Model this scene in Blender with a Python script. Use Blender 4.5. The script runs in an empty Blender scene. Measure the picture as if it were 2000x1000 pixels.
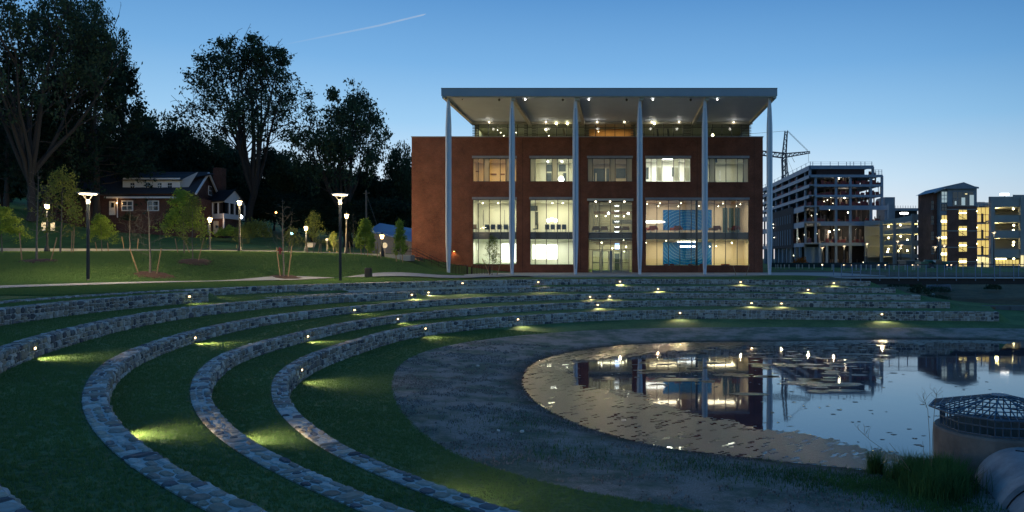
import bpy, math, random
import numpy as np
from mathutils import Vector, Matrix

random.seed(7); rng = np.random.default_rng(7)
S = bpy.context.scene
COL = S.collection

# ------------------------------------------------------------------ camera
CAMZ, FPX, CPX, CPY = 5.3, 1500.0, 1210.0, 505.0     # eye height above the water, lens in photo pixels, principal point
cam = bpy.data.objects.new('camera', bpy.data.cameras.new('camera'))
COL.objects.link(cam); S.camera = cam
cam.location = (0, 0, CAMZ); cam.rotation_euler = (math.pi/2, 0, 0)
cam.data.sensor_width = 36; cam.data.lens = FPX/2000*36
cam.data.shift_x = -(CPX-1000)/2000; cam.data.shift_y = (CPY-500)/2000*1.0
cam.data.clip_start = .1; cam.data.clip_end = 6000

# ------------------------------------------------------------------ dusk sky
wd = bpy.data.worlds.new('World'); S.world = wd; wd.use_nodes = True
nt = wd.node_tree; N = nt.nodes; L = nt.links; N.clear()
out = N.new('ShaderNodeOutputWorld'); bg = N.new('ShaderNodeBackground'); L.new(bg.outputs[0], out.inputs[0])
tc = N.new('ShaderNodeTexCoord'); sx = N.new('ShaderNodeSeparateXYZ'); L.new(tc.outputs['Generated'], sx.inputs[0])
rz = N.new('ShaderNodeValToRGB'); L.new(sx.outputs['Z'], rz.inputs[0])          # colour by height above the horizon
els = rz.color_ramp.elements
def sky(h): return tuple((int(h[i:i+2], 16)/255)**2.2 for i in (0, 2, 4)) + (1,)
stops = [(0.0, 'f2e6e2'), (.045, 'e8e9ec'), (.1, 'c9dff0'), (.17, '97c4e8'), (.24, '74a9da'), (.32, '588ec6'), (.45, '477db5'), (.7, '4576ac'), (1, '3e6e9f')]
els[0].position = 0; els[0].color = sky(stops[0][1]); els[1].position = 1; els[1].color = sky(stops[-1][1])
for p, c in stops[1:-1]:
    e = els.new(p); e.color = sky(c)
# brighter towards the afterglow (ahead, a little left), darker away from it
dt = N.new('ShaderNodeVectorMath'); dt.operation = 'DOT_PRODUCT'; L.new(tc.outputs['Generated'], dt.inputs[0])
dt.inputs[1].default_value = Vector((-.16, .98, .1)).normalized()
mr = N.new('ShaderNodeMapRange'); L.new(dt.outputs['Value'], mr.inputs[0])
mr.inputs[1].default_value = .62; mr.inputs[2].default_value = 1; mr.inputs[3].default_value = .62; mr.inputs[4].default_value = 1.0
mr.interpolation_type = 'SMOOTHSTEP'
mx = N.new('ShaderNodeMix'); mx.data_type = 'RGBA'; mx.blend_type = 'MULTIPLY'; mx.inputs[0].default_value = 1
L.new(rz.outputs[0], mx.inputs[6])
cr = N.new('ShaderNodeCombineColor')
pw = N.new('ShaderNodeMath'); pw.operation = 'POWER'; L.new(mr.outputs[0], pw.inputs[0]); pw.inputs[1].default_value = 1.5
pb = N.new('ShaderNodeMath'); pb.operation = 'POWER'; L.new(mr.outputs[0], pb.inputs[0]); pb.inputs[1].default_value = .72
L.new(pw.outputs[0], cr.inputs[0]); L.new(mr.outputs[0], cr.inputs[1]); L.new(pb.outputs[0], cr.inputs[2])
L.new(cr.outputs[0], mx.inputs[7]); L.new(mx.outputs[2], bg.inputs[0]); bg.inputs[1].default_value = 1.12

# the sun is already under the horizon: only a trace of its light is left, from behind the buildings
sun = bpy.data.objects.new('sun', bpy.data.lights.new('sun', 'SUN')); COL.objects.link(sun)
sun.data.energy = .04; sun.data.angle = math.radians(12); sun.data.color = (.8, .85, 1)
sun.rotation_euler = (math.radians(-82), 0, math.radians(10))

S.view_settings.view_transform = 'Standard'; S.view_settings.look = 'None'
S.view_settings.exposure = 0; S.view_settings.gamma = 1; S.view_settings.use_curve_mapping = False
S.render.engine = 'CYCLES'
cy = S.cycles; cy.use_denoising = True; cy.max_bounces = 7; cy.diffuse_bounces = 3; cy.glossy_bounces = 4
cy.transmission_bounces = 4; cy.transparent_max_bounces = 14; cy.caustics_reflective = False; cy.caustics_refractive = False
cy.sample_clamp_indirect = 4; cy.use_light_tree = True
try: cy.denoiser = 'OPENIMAGEDENOISE'
except Exception: pass

def W(px, py, Y):                     # the place a photographed point has at distance Y
    return Vector(((px-CPX)/FPX*Y, Y, CAMZ-(py-CPY)/FPX*Y))

# ------------------------------------------------------------------ materials
def node_mat(name):
    m = bpy.data.materials.new(name); m.use_nodes = True
    t = m.node_tree; b = t.nodes['Principled BSDF']
    return m, t, b
def mat(name, c, rough=.8, c2=None, scale=3., detail=4, bump=0., bscale=None, metal=0., spec=.5, rand=0., bdist=.02, coord='Object'):
    m, t, b = node_mat(name)
    b.inputs['Roughness'].default_value = rough; b.inputs['Metallic'].default_value = metal
    b.inputs['Specular IOR Level'].default_value = spec
    co = t.nodes.new('ShaderNodeTexCoord')
    c2 = c2 or tuple(x*.72 for x in c)
    n = t.nodes.new('ShaderNodeTexNoise'); n.inputs['Scale'].default_value = scale; n.inputs['Detail'].default_value = detail
    n.inputs['Roughness'].default_value = .65
    t.links.new(co.outputs[coord], n.inputs['Vector'])
    r = t.nodes.new('ShaderNodeValToRGB'); r.color_ramp.elements[0].position = .3; r.color_ramp.elements[1].position = .7
    r.color_ramp.elements[0].color = (*c2, 1); r.color_ramp.elements[1].color = (*c, 1)
    t.links.new(n.outputs['Fac'], r.inputs[0]); last = r.outputs[0]
    if rand:
        oi = t.nodes.new('ShaderNodeObjectInfo'); mrr = t.nodes.new('ShaderNodeMapRange')
        mrr.inputs[3].default_value = 1-rand; mrr.inputs[4].default_value = 1+rand
        t.links.new(oi.outputs['Random'], mrr.inputs[0])
        hs = t.nodes.new('ShaderNodeHueSaturation'); t.links.new(mrr.outputs[0], hs.inputs['Value'])
        t.links.new(last, hs.inputs['Color']); last = hs.outputs[0]
    t.links.new(last, b.inputs['Base Color'])
    if bump:
        n2 = t.nodes.new('ShaderNodeTexNoise'); n2.inputs['Scale'].default_value = bscale or scale*4; n2.inputs['Detail'].default_value = 6
        t.links.new(co.outputs[coord], n2.inputs['Vector'])
        bp = t.nodes.new('ShaderNodeBump'); bp.inputs['Strength'].default_value = bump; bp.inputs['Distance'].default_value = bdist
        t.links.new(n2.outputs['Fac'], bp.inputs['Height']); t.links.new(bp.outputs[0], b.inputs['Normal'])
    return m
def emit(name, c, s):
    m, t, b = node_mat(name)
    b.inputs['Base Color'].default_value = (*[min(.8, x) for x in c], 1)
    b.inputs['Emission Color'].default_value = (*c, 1); b.inputs['Emission Strength'].default_value = s
    return m
def glassm(name, tint=(.93, .97, .95), refl=.1, rough=.0):
    m, t, b = node_mat(name); t.nodes.remove(b)
    o = t.nodes['Material Output']; tr = t.nodes.new('ShaderNodeBsdfTransparent'); tr.inputs[0].default_value = (*tint, 1)
    g = t.nodes.new('ShaderNodeBsdfGlossy'); g.inputs['Roughness'].default_value = rough
    fr = t.nodes.new('ShaderNodeFresnel'); fr.inputs[0].default_value = 1.35
    mm = t.nodes.new('ShaderNodeMath'); mm.operation = 'MAXIMUM'; mm.inputs[1].default_value = refl
    t.links.new(fr.outputs[0], mm.inputs[0])
    mi = t.nodes.new('ShaderNodeMixShader'); t.links.new(mm.outputs[0], mi.inputs[0]); t.links.new(tr.outputs[0], mi.inputs[1]); t.links.new(g.outputs[0], mi.inputs[2])
    t.links.new(mi.outputs[0], o.inputs[0]); return m

# ------------------------------------------------------------------ object helpers
ORG = {}
def setp(o, label=None, cat=None, group=None, kind=None):
    if label: o['label'] = label
    if cat: o['category'] = cat
    if group: o['group'] = group
    if kind: o['kind'] = kind
    return o
def thing(name, loc, label, cat, group=None):
    o = bpy.data.objects.new(name, None); COL.objects.link(o); o.location = loc; o.empty_display_size = .3
    ORG[o.name] = Vector(loc); return setp(o, label, cat, group)
class MB:
    def __init__(s): s.v = []; s.f = []
    def add(s, vs, fs):
        n = len(s.v); s.v += [tuple(v) for v in vs]; s.f += [tuple(i+n for i in f) for f in fs]; return s
    def quad(s, a, b, c, d): return s.add([a, b, c, d], [(0, 1, 2, 3)])
    def box(s, x0, x1, y0, y1, z0, z1):
        return s.add([(x0, y0, z0), (x1, y0, z0), (x1, y1, z0), (x0, y1, z0), (x0, y0, z1), (x1, y0, z1), (x1, y1, z1), (x0, y1, z1)],
                     [(0, 3, 2, 1), (4, 5, 6, 7), (0, 1, 5, 4), (1, 2, 6, 5), (2, 3, 7, 6), (3, 0, 4, 7)])
    def obox(s, c, ax, ay, az):         # oriented box, half axes
        c, ax, ay, az = map(Vector, (c, ax, ay, az))
        p = [c+a*ax+b*ay+d*az for d in (-1, 1) for a, b in ((-1, -1), (1, -1), (1, 1), (-1, 1))]
        return s.add(p, [(0, 3, 2, 1), (4, 5, 6, 7), (0, 1, 5, 4), (1, 2, 6, 5), (2, 3, 7, 6), (3, 0, 4, 7)])
    def tube(s, pts, rads, n=8, caps=True):
        pts = [Vector(p) for p in pts]
        if not hasattr(rads, '__len__'): rads = [rads]*len(pts)
        base = len(s.v); up = Vector((0, 0, 1))
        for i, p in enumerate(pts):
            d = (pts[min(i+1, len(pts)-1)]-pts[max(i-1, 0)]).normalized()
            a = d.cross(up if abs(d.z) < .9 else Vector((1, 0, 0))).normalized(); b = d.cross(a)
            for k in range(n):
                t = 2*math.pi*(k+.5)/n; s.v.append(tuple(p+(a*math.cos(t)+b*math.sin(t))*rads[i]))
        for i in range(len(pts)-1):
            for k in range(n):
                k2 = (k+1) % n; a = base+i*n
                s.f.append((a+k, a+k2, a+n+k2, a+n+k))
        if caps:
            s.f.append(tuple(base+k for k in range(n))[::-1]); s.f.append(tuple(base+(len(pts)-1)*n+k for k in range(n)))
        return s
    def lathe(s, c, prof, n=16, ph=0):  # prof: (radius, z)
        base = len(s.v)
        for r, z in prof:
            for k in range(n):
                t = 2*math.pi*k/n+ph; s.v.append((c[0]+r*math.cos(t), c[1]+r*math.sin(t), c[2]+z))
        for i in range(len(prof)-1):
            for k in range(n):
                a = base+i*n; k2 = (k+1) % n; s.f.append((a+k, a+k2, a+n+k2, a+n+k))
        s.f.append(tuple(base+k for k in range(n))[::-1]); s.f.append(tuple(base+(len(prof)-1)*n+k for k in range(n)))
        return s
    def build(s, name, m, parent=None, smooth=False, label=None, cat=None, group=None, kind=None, origin=None):
        me = bpy.data.meshes.new(name)
        if parent is not None: og = ORG[parent.name]
        elif origin is not None: og = Vector(origin)
        elif s.v:
            a = np.array(s.v); og = Vector(((a[:, 0].min()+a[:, 0].max())/2, (a[:, 1].min()+a[:, 1].max())/2, a[:, 2].min()))
            if kind: og = Vector((0, 0, 0))
        else: og = Vector((0, 0, 0))
        me.from_pydata([(v[0]-og[0], v[1]-og[1], v[2]-og[2]) for v in s.v], [], s.f)
        for x in (m if isinstance(m, (list, tuple)) else [m]): me.materials.append(x)
        if smooth: me.polygons.foreach_set('use_smooth', [True]*len(me.polygons))
        me.update()
        o = bpy.data.objects.new(name, me); COL.objects.link(o); ORG[o.name] = og
        if parent is not None: o.parent = parent
        else: o.location = og
        return setp(o, label, cat, group, kind)
def BX(name, m, parent, *b, **k): return MB().box(*b).build(name, m, parent, **k)
def copy_tree(o, parent=None, loc=None, label=None, rot=None):
    c = o.copy(); COL.objects.link(c)
    if parent is not None: c.parent = parent
    for ch in list(o.children): copy_tree(ch, c)
    if loc is not None: c.location = loc
    if rot is not None: c.rotation_euler.z = rot
    if label: c['label'] = label
    return c
def np_mesh(name, V, F, m, smooth=False):           # V (n,3), F (k,4) or (k,3)
    me = bpy.data.meshes.new(name); k, c = F.shape
    me.vertices.add(len(V)); me.vertices.foreach_set('co', np.asarray(V, np.float32).ravel())
    me.loops.add(k*c); me.loops.foreach_set('vertex_index', np.asarray(F, np.int32).ravel())
    me.polygons.add(k); me.polygons.foreach_set('loop_start', np.arange(0, k*c, c, dtype=np.int32))
    me.polygons.foreach_set('loop_total', np.full(k, c, np.int32))
    me.update(calc_edges=True)
    for x in (m if isinstance(m, (list, tuple)) else [m]): me.materials.append(x)
    if smooth: me.polygons.foreach_set('use_smooth', [True]*k)
    return me
def link(name, me, parent=None, loc=(0, 0, 0), **k):
    o = bpy.data.objects.new(name, me); COL.objects.link(o); o.location = loc
    if parent is not None: o.parent = parent
    ORG[o.name] = Vector(loc); return setp(o, **k)
def lamp(kind, name, loc, energy, color=(1, .82, .55), size=.3, aim=None, parent=None, spot=1.6, blend=.6):
    d = bpy.data.lights.new(name, kind); d.energy = energy; d.color = color
    if kind == 'AREA': d.shape = 'RECTANGLE'; d.size, d.size_y = size if hasattr(size, '__len__') else (size, size)
    else: d.shadow_soft_size = size
    if kind == 'SPOT': d.spot_size = spot; d.spot_blend = blend
    o = bpy.data.objects.new(name, d); COL.objects.link(o)
    og = ORG[parent.name] if parent is not None else Vector((0, 0, 0))
    o.location = Vector(loc)-og
    if parent is not None: o.parent = parent
    if aim is not None: o.rotation_euler = Vector(aim).to_track_quat('-Z', 'Y').to_euler()
    return o
WARM = (1, .78, .45)
# ------------------------------------------------------------------ the amphitheatre plan: rings about (20, 37)
CX, CY = 20.0, 37.0
def tab(start, vals, lo=None, hi=None):
    th = np.radians(np.arange(len(vals))*5.0+start); v = np.array(vals, float)
    fine = np.radians(np.arange(-110, 131, .5)); y = np.interp(fine, th, v)
    k = np.exp(-.5*(np.arange(-8, 9)/4.0)**2); k /= k.sum()
    yp = np.pad(y, 8, mode='edge'); y2 = np.convolve(yp, k, 'valid')
    return lambda t: np.interp(t, fine, y2)
RT = {
 'W': tab(-65, [22.55, 22.23, 22.28, 22.68, 23.44, 24.27, 24.61, 24.74, 24.67, 24.64, 24.6, 24.51, 24.46, 24.45, 24.39, 24.18, 23.76, 23.19, 22.47, 21.41, 19.94, 18.29, 16.8, 15.62, 14.81, 14.29, 14.0, 13.86, 13.8, 13.79, 13.79, 13.77, 13.71, 13.6, 13.43, 13.2, 12.91, 12.55]),
 'X': tab(-55, [28.3, 29.0, 29.6, 30.0, 30.08, 29.89, 29.74, 29.68, 29.7, 29.83, 30.04, 30.24, 30.32, 30.19, 29.81, 29.19, 28.39, 27.41, 26.25, 24.93, 23.54, 22.18, 20.93, 19.83, 18.92, 18.18, 17.6, 17.18, 16.9, 16.77, 16.77, 16.91, 17.18, 17.58, 18.11, 18.78]),
 'F': tab(-55, [33.2, 33.15, 33.13, 33.2, 33.14, 33.13, 33.05, 33.06, 32.94, 32.78, 32.56, 32.38, 32.47, 32.62, 32.46, 31.96, 31.26, 30.53, 29.82, 29.04, 28.09, 26.9, 25.51, 24.04, 22.64, 21.45, 20.52, 19.87, 19.45, 19.24, 19.2, 19.3, 19.52, 19.84, 20.28, 20.82]),
 'E': tab(-55, [35.1, 35.1, 35.11, 35.14, 35.11, 35.08, 35.08, 35.11, 35.1, 34.89, 34.58, 34.45, 34.49, 34.54, 34.45, 34.23, 33.85, 33.29, 32.63, 31.95, 31.24, 30.43, 29.4, 28.14, 26.73, 25.28, 23.95, 22.82, 21.99, 21.48, 21.34, 21.57, 22.18, 23.16, 24.2, 25.2]),
 'D': tab(-55, [37.0, 37.05, 37.11, 37.14, 37.17, 37.2, 37.28, 37.3, 37.25, 37.27, 37.35, 37.42, 37.4, 37.26, 37.04, 36.84, 36.68, 36.42, 35.96, 35.25, 34.34, 33.26, 32.03, 30.68, 29.25, 27.8, 26.42, 25.22, 24.3, 23.75, 23.6, 23.87, 24.56, 25.6, 26.7, 27.8]),
 'C': tab(-55, [39.2, 39.25, 39.3, 39.44, 39.58, 39.65, 39.63, 39.69, 39.78, 40.05, 40.32, 40.45, 40.46, 40.36, 40.05, 39.42, 38.7, 38.1, 37.5, 36.8, 36.0, 35.0, 33.8, 32.4, 31.0, 29.5, 28.0, 26.6, 25.5, 24.9, 24.8, 25.1, 25.8, 26.8, 27.9, 29.0]),
 'G': tab(-55, [41.6, 41.7, 41.8, 42.0, 42.3, 42.5, 42.6, 42.6, 42.7, 42.8, 42.8, 42.7, 42.3, 41.96, 41.96, 41.8, 41.43, 40.82, 39.95, 38.85, 37.55, 36.11, 34.58, 33.02, 31.47, 30.0, 28.67, 27.53, 26.63, 26.02, 25.7, 25.8, 26.5, 27.7, 28.9, 30.2]),
 'A': tab(-55, [45, 45, 45, 45, 45, 45, 45, 45, 45, 45, 44.9, 44.7, 44.3, 43.83, 43.23, 42.46, 41.6, 40.71, 39.82, 38.92, 38.01, 37.06, 36.08, 35.07, 34.03, 32.96, 31.84, 30.69, 29.52, 28.36, 27.4, 27.3, 28.1, 29.4, 30.7, 32.0]),
}
R2 = math.radians
_lim = (R2(-80), R2(116))
def ringr(k, th):
    """radius of ring k; beyond the amphitheatre the pond opens out to the right"""
    th = np.asarray(th, float); r = RT[k](np.clip(th, *_lim))
    if k in 'WX':
        m = {'W': 0., 'X': 6.0}[k]
        cx, sy = -np.cos(th), np.sin(th)
        with np.errstate(divide='ignore', invalid='ignore'):
            a = np.where(sy > 1e-3, (12+m*.65)/sy, np.where(sy < -1e-3, -(20.5+m)/sy, 1e9))
            b = np.where(cx > 1e-3, (38+m)/cx, 1e9)
        o = np.minimum(a, b)
        w1 = np.clip((th-R2(108))/R2(10), 0, 1); w2 = np.clip((R2(-66)-th)/R2(12), 0, 1); w = np.maximum(w1, w2)
        r = r*(1-w)+o*w
    elif k != 'W':
        w = np.clip((th-R2(116))/R2(30), 0, 1); o = {'F': 46, 'E': 48, 'D': 50, 'C': 52, 'G': 54, 'A': 56}[k]
        w2 = np.clip((R2(-84)-th)/R2(20), 0, 1); w = np.maximum(w, w2); r = r*(1-w)+o*w
    return r
HT = {'F': (3.9, 3.87), 'E': (3.4, 3.31), 'D': (2.88, 2.87), 'C': (2.33, 2.33), 'G': (2.36, 2.405), 'B': (1.76, 1.76), 'A': (1.71, 1.92)}
def ztop(k, X):
    t = np.clip((np.asarray(X, float)+20)/45, 0, 1); s = t*t*(3-2*t); a, b = HT[k]
    return CAMZ-(a+(b-a)*s)
THICK = .44
# wall -> (ring, first angle, last angle, face height)
WALLS = {'F': ('F', -78, 111.9, .66), 'E': ('E', -76, 103.5, .46), 'D': ('D', -74, 99.0, .42), 'C': ('C', -72, 26.8, .5),
         'B': ('G', -34, 5.7, .58), 'G': ('G', 12.4, 95.6, .40), 'A': ('A', -24, 92.4, .42)}
def pos(k, th, dr=0.):
    r = ringr(k, th)+dr
    return CX-r*np.cos(th), CY+r*np.sin(th)

# ------------------------------------------------------------------ wider terrain from surveyed points (photo column, row, distance)
CT = [(0,563,44),(240,555,51),(460,549,57),(660,545,61.5),(860,543,66),(1000,541,68.5),(1250,540,72),(1500,538,73),(1620,540,70),
 (0,567,42.2),(240,558,49.3),(460,551.5,55.3),(660,547.5,59.7),(0,559.5,46),(240,552.3,52.8),(460,547.3,58.8),(660,544,63.3),(120,559,47.5),(350,552,54),(560,547,59.5),(0,549,51),(175,548,53),(420,543.5,61),(664,540,60),(820,537,66),
 (0,497,66),(250,497,66),(450,497,68),(600,500,70),(740,504,72),(800,513,76),(840,528,80),(872,535,76),(950,533,84),
 (100,520,58),(300,522,60),(200,540,56),(330,537,59),(500,520,62),(700,522,66),
 (0,491,80),(250,492,80),(500,494,80),(700,499,81),(800,503,82),(0,486,86),(500,489,86),(760,498,86),
 (0,478,93),(300,480,95),(550,484,98),(120,448,112),(330,458,116),(200,424,125),(300,436,127),(380,452,124),(430,457,124),(520,466,125),(600,480,120),(700,488,115),(800,495,110),
 (0,392,140),(60,400,135),(0,340,200),(300,380,200),(600,440,190),(800,480,170),(950,500,150),
 (1200,520,110),(1200,515,150),(1500,522,110),(1600,517,187),(1750,517,187),(1500,516,230),
 (1700,528,100),(1850,527,100),(2000,529,100),(1900,525,156),(2000,525,156),(2100,525,156),
 (1700,545,84),(1850,557,86),(1995,556,86),(2100,556,86),(1760,572,76),(1850,582,72),(1990,586,70),(2150,586,70),
 (1700,553,68),(1760,567,67),(1810,580,64),(1880,594,61.5),(1960,606,59),(2000,606,60),(2100,612,60)]
P = np.array([[W(*c).x, W(*c).y, W(*c).z] for c in CT]
  + [[-60, 30, 3.6], [-45, 10, 3.4], [-40, -30, 3.3], [0, -10, 3.2], [0, 0, 3.1], [30, -40, 3], [60, -10, 2.6], [80, 30, 2.4], [75, 60, 2.2], [100, 120, 3],
     [-200, 160, 30], [-220, 60, 14], [-150, 300, 26], [0, 320, 8], [200, 320, 4], [-90, 60, 6.0], [-80, 100, 12], [-120, 130, 18]])
def _U(r2): return np.where(r2 > 1e-9, r2*np.log(r2+1e-9), 0)
_n = len(P); _K = _U(((P[:, None, :2]-P[None, :, :2])**2).sum(-1)/1e4)+np.eye(_n)*.0004
_A = np.zeros((_n+3, _n+3)); _A[:_n, :_n] = _K; _A[:_n, _n] = 1; _A[:_n, _n+1:] = P[:, :2]/100; _A[_n, :_n] = 1; _A[_n+1:, :_n] = P[:, :2].T/100
_C = np.linalg.solve(_A, np.concatenate([P[:, 2], [0, 0, 0]]))
def hill(X, Y):
    """height of the open ground outside the stone terraces"""
    X = np.atleast_1d(np.asarray(X, float)); Y = np.atleast_1d(np.asarray(Y, float)); sh = X.shape
    q = np.stack([X.ravel(), Y.ravel()], 1); z = np.empty(len(q))
    for i in range(0, len(q), 4000):
        b = q[i:i+4000]; z[i:i+4000] = _U(((b[:, None]-P[None, :, :2])**2).sum(-1)/1e4)@_C[:_n]+_C[_n]+(b/100)@_C[_n+1:]
    far = np.clip((np.hypot(q[:, 0], q[:, 1])-230)/120, 0, 1); left = np.clip((-q[:, 0]-20)/120, 0, 1)
    z = z*(1-far)+far*(4.2+16*left)
    return np.clip(z, -1.5, 34).reshape(sh)
def gz(X, Y): return float(hill(X, Y)[0])

def profile(th):
    """terrain profile along the ray of angle th: radii and heights (arrays over th)"""
    th = np.asarray(th, float); deg = np.degrees(th)
    rs, zs = [], []
    rW, rX = ringr('W', th), ringr('X', th)
    rX = np.maximum(rX, rW+1.5)
    def put(r, z): rs.append(r+0*th); zs.append(z+0*th)
    put(rW*.3, -1.2); put(rW-4, -.7); put(rW-1, -.16); put(rW, 0)
    nW = len(rs)-1
    for k in range(1, 9):
        t = k/8; put(rW+(rX-rW)*t, .46*t**.8)
    nX = len(rs)-1
    keys = [('F', 'F'), ('E', 'E'), ('D', 'D'), ('C', 'C'), ('G', None), ('A', 'A')]
    rA = ringr('A', th); xA, yA = CX-(rA+THICK)*np.cos(th), CY+(rA+THICK)*np.sin(th)
    zend = hill(xA, yA)
    full = []; pres = []
    prev = np.full_like(th, .5)
    for ring, wl in keys:
        r = ringr(ring, th); x = CX-r*np.cos(th)
        if ring == 'G':
            ok = np.zeros_like(th); zt = np.where(deg < 9, ztop('B', x), ztop('G', x)); fh = np.where(deg < 9, .58, .40)
            for w in 'BG': ok = np.maximum(ok, pr(w, deg))
        else:
            zt = ztop(wl, x); fh = WALLS[wl][3]; ok = pr(wl, deg)
        zb = np.maximum(zt-fh, np.minimum(prev-.02, zt-.08)) if ring != 'F' else zt-fh
        full.append((r, zb, zt-.035)); pres.append(ok); prev = np.where(ok > .5, zt, prev)
    # what the slope would be where a wall is missing
    zfin = []
    n = len(full)
    for i in range(n):
        r, zb, zo = full[i]
        rl, zl = rX, np.full_like(th, .46)
        for j in range(i):
            m = pres[j] > .99; rl = np.where(m, full[j][0]+THICK, rl); zl = np.where(m, full[j][2], zl)
        ru, zu = rA+THICK, zend
        for j in range(n-1, i, -1):
            m = pres[j] > .99; ru = np.where(m, full[j][0], ru); zu = np.where(m, full[j][1], zu)
        f = lambda rr: zl+(zu-zl)*np.clip((rr-rl)/np.maximum(ru-rl, .1), 0, 1)
        p = pres[i]; zfin.append((p*zb+(1-p)*f(r), p*zo+(1-p)*f(r+THICK)))
    for i in range(n):
        r = full[i][0]; lo = rs[-1]; zl = zs[-1]; zi, zo = zfin[i]
        for t in (.25, .5, .75, 1): put(lo+(r+.03-lo)*t, zl+(zi-zl)*t)
        put(r+THICK-.03, zo)
    nA = len(rs)-1
    base, z0 = rs[-1], zs[-1]
    outs = [.6, 1.3, 2.1, 3, 4, 5, 6, 7, 8, 9, 10, 11, 12, 13, 14, 15, 16, 17, 18, 19, 20, 21.5, 23, 24.5, 26, 27.5, 29, 30.5, 32, 34, 36, 38, 40, 43, 46, 50, 54, 58, 62, 67, 72, 78, 85, 92, 100, 110, 122, 136, 155, 180, 215, 260, 320, 420, 600, 900, 1500, 2600]
    for d in outs:
        r = base+d; zz = hill(CX-r*np.cos(th), CY+r*np.sin(th)); t = min(1, d/3.5); t = t*t*(3-2*t)
        put(r, z0*(1-t)+zz*t)
    return np.array(rs), np.array(zs), nW, nX, nA
def pr(w, deg):
    _, a, b, _ = WALLS[w]
    ramp = 2.2
    return np.clip(np.minimum((deg-a)/ramp+1, (b-deg)/ramp+1), 0, 1)

TH = np.radians(np.concatenate([np.arange(-180, -90, 2.0), np.arange(-90, -20, .75), np.arange(-20, 122, .4), np.arange(122, 180.01, 2.0)]))
RS, ZS, nW, nX, nA = profile(TH)
XS, YS = CX-RS*np.cos(TH), CY+RS*np.sin(TH)
def ground_z(x, y):
    th = math.atan2(y-CY, -(x-CX)); r = math.hypot(x-CX, y-CY)
    i = min(max(int(np.searchsorted(TH, th)), 1), len(TH)-1); f = (th-TH[i-1])/(TH[i]-TH[i-1])
    return (1-f)*np.interp(r, RS[:, i-1], ZS[:, i-1])+f*np.interp(r, RS[:, i], ZS[:, i])
def zone(c0, c1, name, m, jitter=0.):
    V = np.stack([XS[c0:c1+1], YS[c0:c1+1], ZS[c0:c1+1]], -1).copy(); a, b = V.shape[:2]
    idx = np.arange(a*b).reshape(a, b)
    F = np.stack([idx[:-1, :-1], idx[:-1, 1:], idx[1:, 1:], idx[1:, :-1]], -1).reshape(-1, 4)
    o = link(name, np_mesh(name, V.reshape(-1, 3), F, m, True), kind='structure')
    if isinstance(m, list):                                # dry ground on the bank beyond the right end of the walls
        c = V.reshape(-1, 3)[F].mean(1); o.data.polygons.foreach_set('material_index', ((c[:, 0] > 19+2*np.sin(c[:, 1])) & (c[:, 1] > 54) & (c[:, 1] < 97) & (c[:, 2] < 3.9)).astype(np.int32))
    return o

def grass_mat(name, c, c2, patch=.35):
    m, t, b = node_mat(name); b.inputs['Roughness'].default_value = .9; b.inputs['Specular IOR Level'].default_value = .2
    co = t.nodes.new('ShaderNodeTexCoord')
    def noise(s, d=5, r=.7):
        n = t.nodes.new('ShaderNodeTexNoise'); n.inputs['Scale'].default_value = s; n.inputs['Detail'].default_value = d; n.inputs['Roughness'].default_value = r
        t.links.new(co.outputs['Object'], n.inputs['Vector']); return n
    n1, n2, n3 = noise(.35), noise(9), noise(40, 3)
    r = t.nodes.new('ShaderNodeValToRGB'); r.color_ramp.elements[0].position = .4; r.color_ramp.elements[1].position = .61
    r.color_ramp.elements[0].color = (*c2, 1); r.color_ramp.elements[1].color = (*c, 1)
    a = t.nodes.new('ShaderNodeMath'); a.operation = 'MULTIPLY_ADD'; a.inputs[1].default_value = .5; t.links.new(n2.outputs['Fac'], a.inputs[0])
    a2 = t.nodes.new('ShaderNodeMath'); a2.operation = 'MULTIPLY'; a2.inputs[1].default_value = .5; t.links.new(n1.outputs['Fac'], a2.inputs[0])
    t.links.new(a2.outputs[0], a.inputs[2]); t.links.new(a.outputs[0], r.inputs[0]); t.links.new(r.outputs[0], b.inputs['Base Color'])
    bp = t.nodes.new('ShaderNodeBump'); bp.inputs['Strength'].default_value = .9; bp.inputs['Distance'].default_value = .05
    ad = t.nodes.new('ShaderNodeMath'); t.links.new(n2.outputs['Fac'], ad.inputs[0]); t.links.new(n3.outputs['Fac'], ad.inputs[1])
    t.links.new(ad.outputs[0], bp.inputs['Height']); t.links.new(bp.outputs[0], b.inputs['Normal'])
    return m
M = {}
M['grass'] = grass_mat('lawn_grass', (.19, .29, .11), (.08, .14, .055))
M['grass_hill'] = grass_mat('hill_grass', (.15, .24, .06), (.065, .12, .032))
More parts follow.
